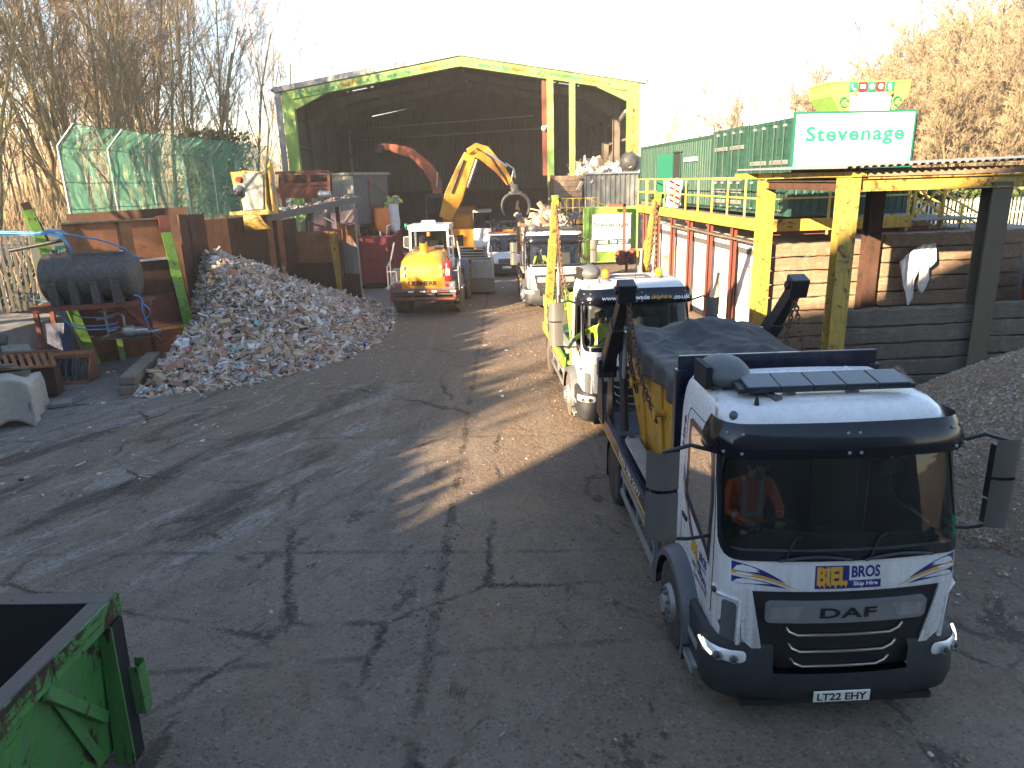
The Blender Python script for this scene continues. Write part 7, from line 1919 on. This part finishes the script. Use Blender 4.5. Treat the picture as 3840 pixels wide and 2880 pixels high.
# timber baulks and junk
for k,(z,dz,lab) in enumerate(((0,.24,'lower weathered timber baulk lying on the ground by the rubble heap'),(.245,.24,'upper weathered timber baulk stacked on the other one'))):
    T=None; b=MB(); n=10; L_=2.9
    rings=[]
    for i in range(n+1):
        y=L_*i/n; j=lambda q:N.noise(V((y*2,q*3.1+k*7,z)))*.03
        rings.append([V((-.20+j(1),y,.01+j(2)*.3)),V((.20+j(3),y,.01+j(4)*.3)),V((.21+j(5),y,dz+j(6)*.5)),V((-.19+j(7),y,dz+j(8)*.5))])
    b.loft(rings,M['woodbaulk']); o=b.build('timber_baulk',bevel=.03); o.location=(-9.75+.03*k,17.35+.05*k,z); o.rotation_euler=(0,0,R(15-2*k)); tag(o,lab,'timber')
p=V((-11.35,17.0,0))
T=thing('retaining_wall','rough concrete retaining bank below the palisade fence at the left','wall',(0,0,0))
b=MB()
def rw(u,v):
    pts=[V((-14.2,8,0)),V((-13.6,14,0)),V((-13.5,18.2,0)),V((-12.9,21.2,0))]; s=u*3; i=min(int(s),2); q=pts[i].lerp(pts[i+1],s-i); n_=N.noise(V((u*9,v*4,2)))*.14+N.noise(V((u*30,v*12,2)))*.04
    if v<.65: t=v/.65; return V((q.x-.5*t+n_*.8,q.y,1.5*t*(.92+.08*u)+n_*.3-.05))
    t=(v-.65)/.35; return V((q.x-.5-t*2.4,q.y+.3*t,1.5*(.92+.08*u)+n_*.3+.05*t))
b.grid(rw,60,14,M['conc']); b.build('face',T,smooth=50)
drape('buff tarpaulin thrown over junk at the left edge of the yard','tarpaulin',(-11.9,15.7,.85),R(25),1.7,1.9,lambda x,y:.24*N.noise(V((x*1.4,y*1.4,3)))+.10*(1-abs(N.noise(V((x*2.2+y,y*1.6,1))))*2.2)-.2*max(0,y-.2)-.25*max(0,-x-.3),M['tarpbuff'],'tarpaulin',hang=1.08,n=44)
b=MB(); b.box((-.7,-.8,0),(.7,.8,.90),M['woodgrey']); o=b.build('pallet_stack'); o.location=(-11.9,15.7,0); o.rotation_euler=(0,0,R(25)); tag(o,'stack of old pallets mostly hidden under the buff tarpaulin','pallet')
for i,(dx,dy,rz,L_,w_) in enumerate(((-.2,.3,.1,1.6,.22),(.1,.2,-.1,1.9,.16),(-.1,.05,.25,1.5,.2))):
    b=MB(); b.boxr((0,0,0),(L_,w_,.04),(0,.04,0),M['woodgrey']); o=b.build('board',bevel=.006); o.location=(-12.2+dx,15.9+dy,1.10+.05*i); o.rotation_euler=(0,0,rz); tag(o,('wide','long','short')[i]+' weathered board lying on the buff tarpaulin','board')
T=thing('slotted_panel','rusty slotted steel panel leaning on the junk by the tarpaulin','panel',(-12.1,17.3,1.0),R(12))
b=MB(); 
for k in range(9): b.boxr((-.75+k*.17,0,0),(.09,.5,.03),(.5,0,.5),M['rust'])
b.beam((-.85,-.24,-.13),(.75,-.24,-.13),.06,.06,M['rust']); b.beam((-.85,.26,.14),(.75,.26,.14),.06,.06,M['rust']); b.build('slats',T); b=MB(); b.box((-.6,.0,-.95),(.6,.4,-.2),M['rustdark']); b.build('support',T)
T=thing('riddle_bucket','rusty slotted digger bucket standing against the red wall','bucket',(-12.0,18.9,0),R(8))
b=MB()
for k in range(6): b.tube([(-.42+k*.17,-.25,.05),(-.42+k*.17,-.18,.35),(-.42+k*.17,.0,.62),(-.42+k*.17,.3,.75)],.03,6,M['oilsteel'])
for s in (-.52,.52): b.prism([(-.32,0),(.35,.02),(.35,.80),(.0,.66),(-.22,.36)],'x',s-.02,s+.02,M['rust'])
b.beam((-.52,-.28,.04),(.52,-.28,.04),.10,.07,M['rust']); b.boxr((0,.2,.72),(1.06,.36,.10),(.1,0,0),M['rust']); b.build('shell',T)
b=MB(); b.boxr((0,0,.75),(.62,.04,1.5),(-.16,0,.1),paint('scuffed_blue_board',(.012,.03,.10,1),.5,d=.5)); o=b.build('blue_board',bevel=.01); o.location=(-12.65,19.6,.0); tag(o,'dark blue board leaning beside the red stand leg','board')
T=thing('scrap_machine','green and rusty scrap machine part with a pale slab on top','machine part',(-13.0,17.9,0),R(15))
b=MB(); b.box((-.6,-.45,0),(.55,.45,.95),M['rustdark']); b.box((-.66,-.5,.95),(.6,.5,1.02),M['rust']); b.build('base',T,bevel=.03); b=MB(); b.boxr((-.35,.1,1.3),(.8,.6,.5),(.2,.25,.3),paint('dark_green_scrap',(.03,.05,.035,1),.6,rust=.2)); b.build('casing',T,bevel=.08,seg=3); b=MB(); b.boxr((.35,-.2,1.14),(.62,.55,.20),(.12,.1,.4),M['conc']); b.build('slab',T,bevel=.03)
for i,(x,y,sx,sy,lab) in enumerate(((-10.95,16.6,.42,.3,'pale broken slab on the ground by the tarpaulin'),(-11.3,16.1,.5,.25,'tilted tile fragment beside the buff tarpaulin'))):
    b=MB(); b.boxr((0,0,.07),(sx,sy,.10),(.1,.05,.4+i),M['conc']); o=b.build('slab_fragment',bevel=.01); o.location=(x,y,0); tag(o,lab,'slab')
# foreground skip, lower left
FSL=V((-3.52,5.52,0)); T=thing('open_skip','scratched lime green open skip cut off by the lower left corner','skip',(FSL.x,FSL.y,0),R(-1.5))
LM=M['lime_dirty']; TOP=paint('scraped_rim_steel',(.10,.095,.09,1),.5,rust=.2,metal=.3,d=.5); z=1.62; b=MB()
b.box((-2.6,-.16,z-.015),(0,0,z+.003),TOP); b.box((-.15,-4.,z-.015),(.0,-.161,z+.003),TOP); b.box((.0,-4.,z-.20),(.012,.0,z-.001),LM); b.box((-2.6,.0,z-.16),(.012,.012,z),LM)
b.box((-.004,-.9,z-.20),(.022,.015,z-.002),LM); b.build('rim',T,bevel=.008)
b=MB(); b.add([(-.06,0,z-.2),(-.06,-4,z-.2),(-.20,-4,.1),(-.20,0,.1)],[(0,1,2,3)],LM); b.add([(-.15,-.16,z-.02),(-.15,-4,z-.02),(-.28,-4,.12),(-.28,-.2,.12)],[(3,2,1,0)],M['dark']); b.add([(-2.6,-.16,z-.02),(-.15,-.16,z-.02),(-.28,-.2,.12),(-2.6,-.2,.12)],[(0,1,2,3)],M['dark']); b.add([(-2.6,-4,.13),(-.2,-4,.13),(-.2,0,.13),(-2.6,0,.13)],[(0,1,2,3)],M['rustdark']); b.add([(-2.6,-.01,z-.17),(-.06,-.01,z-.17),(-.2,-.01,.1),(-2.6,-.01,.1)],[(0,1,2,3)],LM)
o=b.build('side_plate',T)
b=MB(); b.prism([(-.06,z-.2),(.03,z-.2),(-.02,.0),(-.16,.0)],'y',-.05,-.03,LM); b.prism([(-.06,z-.2),(.05,z-.2),(.02,.0),(-.16,.0)],'y',-.23,-.21,LM); b.prism([(.03,z-.2),(.05,z-.2),(.01,.0),(-.01,.0)],'y',-.209,-.051,M['dark']); b.build('corner_strut',T)
b=MB(); b.add([(-.02,-.9,z-.21),(-.02,-1.0,z-.21),(-.15,-.45,.2),(-.15,-.35,.2)],[(0,1,2,3)],LM); b.beam((-.0,-1.0,z-.22),(-.12,-.28,.55),.05,.10,LM); b.build('diagonal_rib',T,bevel=.006)
b=MB()
for pp in (((.10,-.06,.98),(.30,-.06,.96),(.30,.02,.96),(.10,.04,1.0)),): pass
b.box((.03,-.09,.45),(.12,-.08,.92),LM); b.box((.03,.02,.45),(.12,.03,.94),LM); b.box((.11,-.08,.45),(.12,.02,.90),LM); b.box((-.02,-.085,.42),(.115,.025,.45),LM); b.build('stake_pocket',T)

# ================================================================ WOODS, HEDGES, FAR SCENERY
WG='bare winter trees in the wood on the left'
rt=random.Random(12)
def wood_label(k): return {'coppice':'many stemmed bare tree with olive bark in the left wood','coppice_b':'bare coppiced tree with reddish twigs in the left wood','tall':'single trunked dark bare tree in the left wood','slender':'slender twin stemmed bare tree with reddish twigs in the left wood'}[k]
near=[('tall',-16.9,19.5,1.0),('tall',-17.3,23.5,.95),('coppice',-19.5,27.0,1.0),('tall',-18.2,16.0,1.05),('coppice',-18.6,32.5,1.02),('coppice_b',-17.6,38.5,1.0),('slender',-17.2,43.8,1.0),('coppice_b',-19.8,47.5,1.05),('slender',-18.2,52.5,1.1)]
pos=[(k,x,y,s) for k,x,y,s in near]
for i in range(34):
    x=rt.uniform(-40,-20.5); y=rt.uniform(12,72)
    pos.append((rt.choice(['coppice','coppice_b','slender','tall','coppice_b']),x,y,rt.uniform(1.0,1.4)))
for i in range(4):                       # trees beside and behind the camera
    x=rt.uniform(-32,-16.8); pos.append((rt.choice(['coppice','tall','coppice']),x,rt.uniform(-13,12),min(1.1,.46*(-1.2-x)/13.2)))
for k,x,y,s in pos: put_tree(k,x,y,s*(1.08 if y>25 else 1.0),rt.uniform(0,6.3),wood_label(k),WG+' '+{'coppice':'with olive stems','coppice_b':'with reddish twigs','tall':'with single trunks','slender':'with twin stems'}[k])
TG='tan winter trees beyond the containers'
tans=[('tan',33,52,1.1),('tan_b',27,44,.95),('tan_b',29,40,.9),('tan',24,58,1.0),('tan_b',46,54,1.35),('tan',20.5,66,.9),('tan_b',40,62,1.25),('tan_b',23,37.5,.8)]
for i in range(24):
    y=rt.uniform(38,80); x=rt.uniform(.40,.66)*y+rt.uniform(-2,3); tans.append((rt.choice(['tan','tan_b']),x,y,(.75+.95*max(0,min(1,(x/y-.40)/.36)))*y/50*rt.uniform(.70,.9)))
for k,x,y,s in tans:
    put_tree(k,x,y,s,rt.uniform(0,6.3),{'tan':'spreading bare tree with tan twigs beyond the green containers','tan_b':'twin stemmed bare tree with tan twigs beyond the green containers'}[k],TG+(' with twin stems' if k=='tan_b' else ''))
for x,y,s in ((16.5,78,.75),(13.0,86,.7),(19.5,84,.95),(24,80,1.0)):
    put_tree('slender',x,y,s,rt.uniform(0,6.3),'slender far bare tree in the gap right of the shed','far bare trees right of the shed')
# undergrowth: thicket of thin stems in the wood
b=MB(); ru=random.Random(5)
for i in range(3800):
    x=ru.uniform(-34,-15.4); y=ru.uniform(6,62); z=gh(x,y); h=ru.uniform(1.0,4.2)*(1 if x<-17 else .6); a=V((ru.gauss(0,.22),ru.gauss(0,.22),1)); p=V((x,y,z-.05))
    q=p+a*h*.5; t_=q+(a+V((ru.gauss(0,.2),ru.gauss(0,.2),0)))*h*.5; b.tube([p,q,t_],[.016,.011,.005],3,rt.choice([TWIG,BARK,TWIGR]),cap=False)
tag(b.build('undergrowth'),'tangle of thin bare stems and saplings under the left wood','undergrowth',kind='stuff')
def leaves(b,n,pf,s0,s1,m,rr):
    for i in range(n):
        p=pf(rr); s=rr.uniform(s0,s1); a=V((rr.gauss(0,1),rr.gauss(0,1),rr.gauss(0,1))).normalized(); u=a.orthogonal().normalized(); v=a.cross(u)
        b.add([p-u*s,p+v*s*.6,p+u*s,p-v*s*.6],[(0,1,2,3)],m)
def m_leaf(name,c1,c2):
    t=NT(name); g=t.n('ShaderNodeNewGeometry').outputs['Random Per Island']; b_=t.mix(g,c1,c2)
    return t.pbr(b_,.6,spec=.3)
IVY=m_leaf('ivy_leaf',(.035,.060,.018,1),(.095,.125,.035,1)); BR=m_leaf('bramble_leaf',(.06,.085,.02,1),(.15,.14,.05,1)); DRY=m_leaf('dry_leaf',(.20,.14,.06,1),(.36,.27,.13,1))
b=MB()
leaves(b,9000,lambda r_:(lambda x,y:V((x,y,gh(x,y)+r_.random()**2*1.1)))(r_.uniform(-30,-15.3),r_.uniform(6,50)),.05,.16,BR,ru)
leaves(b,7000,lambda r_:(lambda x,y:V((x,y,gh(x,y)+r_.random()*.06)))(r_.uniform(-30,-15.2),r_.uniform(6,50)),.05,.14,DRY,ru)
tag(b.build('woodland_ground_cover'),'brambles and dry leaves covering the floor of the left wood','ground cover',kind='stuff')
b=MB()
leaves(b,9000,lambda r_:(lambda x,a,q:V((x,27.2+(x-13)*.1+sin(a)*q*1.1,3.1+cos(a)*q*1.5+.5*N.noise(V((x*.7,0,0))))))(r_.uniform(13,30),r_.uniform(0,6.3),sqrt(r_.random())),.07,.17,IVY,ru)
tag(b.build('ivy_hedge'),'sunlit ivy hedge behind the palisade fence on the right','hedge')
b=MB()   # holly and ivy clump in the wood beyond the netting
leaves(b,7000,lambda r_:(lambda a,z,q:V((-17.8+cos(a)*q*2.2,46+sin(a)*q*4.5,3.5+z)))(r_.uniform(0,6.3),r_.uniform(0,4.8),sqrt(r_.random())*r_.uniform(.5,1)),.07,.16,BR,ru)
tag(b.build('holly_clump'),'green evergreen clump under the bare trees beyond the netting','shrub')
b=MB()   # unseen leaf belt, added beside the viewpoint to shade the left of the yard
def belt(r_):
    y=r_.uniform(-14.5,11.5); x=r_.uniform(-19.5,-16.6); top=7.45+.62*max(0,min(1,(-1.5-y)/3))+.3*N.noise(V((y*.35,1,0)))+.35*N.noise(V((y*1.1,2,0)))-.3*(x+17)*.0; return V((x,y,gh(x,y)*.6+(top-.8)*r_.random()**.8))
leaves(b,24000,belt,.17,.40,IVY,ru)
for i in range(16):
    y=-14+i*1.6; b.tube([(-18,y,.8),(-18+ru.gauss(0,.2),y,4),(-18,y+ru.gauss(0,.3),6.2)],[.14,.10,.03],7,BARKD,cap=False)
tag(b.build('added_shade_belt'),'unseen belt of ivy leaves added to shade the left of the yard',kind='stuff')
# distant woodland edge
b=MB()
for i in range(2600):
    x=ru.uniform(-120,-30); y=ru.uniform(30,150); z=gh(x,y); h=ru.uniform(5,12); p=V((x,y,z)); a=V((ru.gauss(0,.08),ru.gauss(0,.08),1))
    b.tube([p,p+a*h*.6,p+a*h+V((ru.gauss(0,.5),ru.gauss(0,.5),0))],[.10,.06,.015],3,ru.choice([TWIG,TWIGR,BARK]),cap=False)
    for k in range(3):
        q=p+a*h*ru.uniform(.4,.9); b.tube([q,q+V((ru.gauss(0,1.2),ru.gauss(0,1.2),ru.uniform(.5,2.2)))],[.035,.01],3,TWIGR,cap=False)
tag(b.build('distant_wood'),'mass of distant bare trees behind the left wood','wood',kind='stuff')
b=MB()
for i in range(1500):
    t=ru.random(); x=lerp(24,150,t); y=lerp(92,105,ru.random()); z=gh(x,y); h=ru.uniform(1.2,2.6)
    p=V((x,y,z)); b.tube([p,p+V((ru.gauss(0,.5),ru.gauss(0,.5),h))],[.12,.03],3,BARKD,cap=False)
    for k in range(3): b.tube([p+V((0,0,h*.4)),p+V((ru.gauss(0,.8),ru.gauss(0,.8),h*ru.uniform(.6,1)))],[.05,.015],3,TWIG,cap=False)
tag(b.build('field_hedge'),'dark hedge line along the crest of the tan field','hedge',kind='stuff')
# the building behind the camera whose gable shades the near yard
T=thing('storage_building','grey clad storage building standing behind the viewpoint','building',(0,-16.0,0))
b=MB(); b.prism([(-23.3,0),(26,0),(26,14.5),(-6,20.7),(-15.8,17.3),(-19.5,15.6),(-23.3,15.0)],'y',-14,0,M['shed_out']); b.build('wall',T)
b=MB()
for x in (-12,-2,10): b.box((x-2.2,.002,0),(x+2.2,.06,4.6),M['corr'])
b.build('door',T)

# dusty winter air over the whole site
hb=MB(); hb.box((-960,-330,-1.6),(960,960,36),plain('haze_skin',(1,1,1,1)))
hz=hb.build('haze'); hm=bpy.data.materials.new('haze_air'); hm.use_nodes=True; t_=hm.node_tree; t_.nodes.clear()
o_=t_.nodes.new('ShaderNodeOutputMaterial'); v_=t_.nodes.new('ShaderNodeVolumePrincipled'); v_.inputs['Color'].default_value=(.95,.93,.90,1); v_.inputs['Density'].default_value=.0009
t_.links.new(v_.outputs[0],o_.inputs['Volume']); hz.data.materials.clear(); hz.data.materials.append(hm); tag(hz,'thin dusty winter air over the yard','haze',kind='stuff')
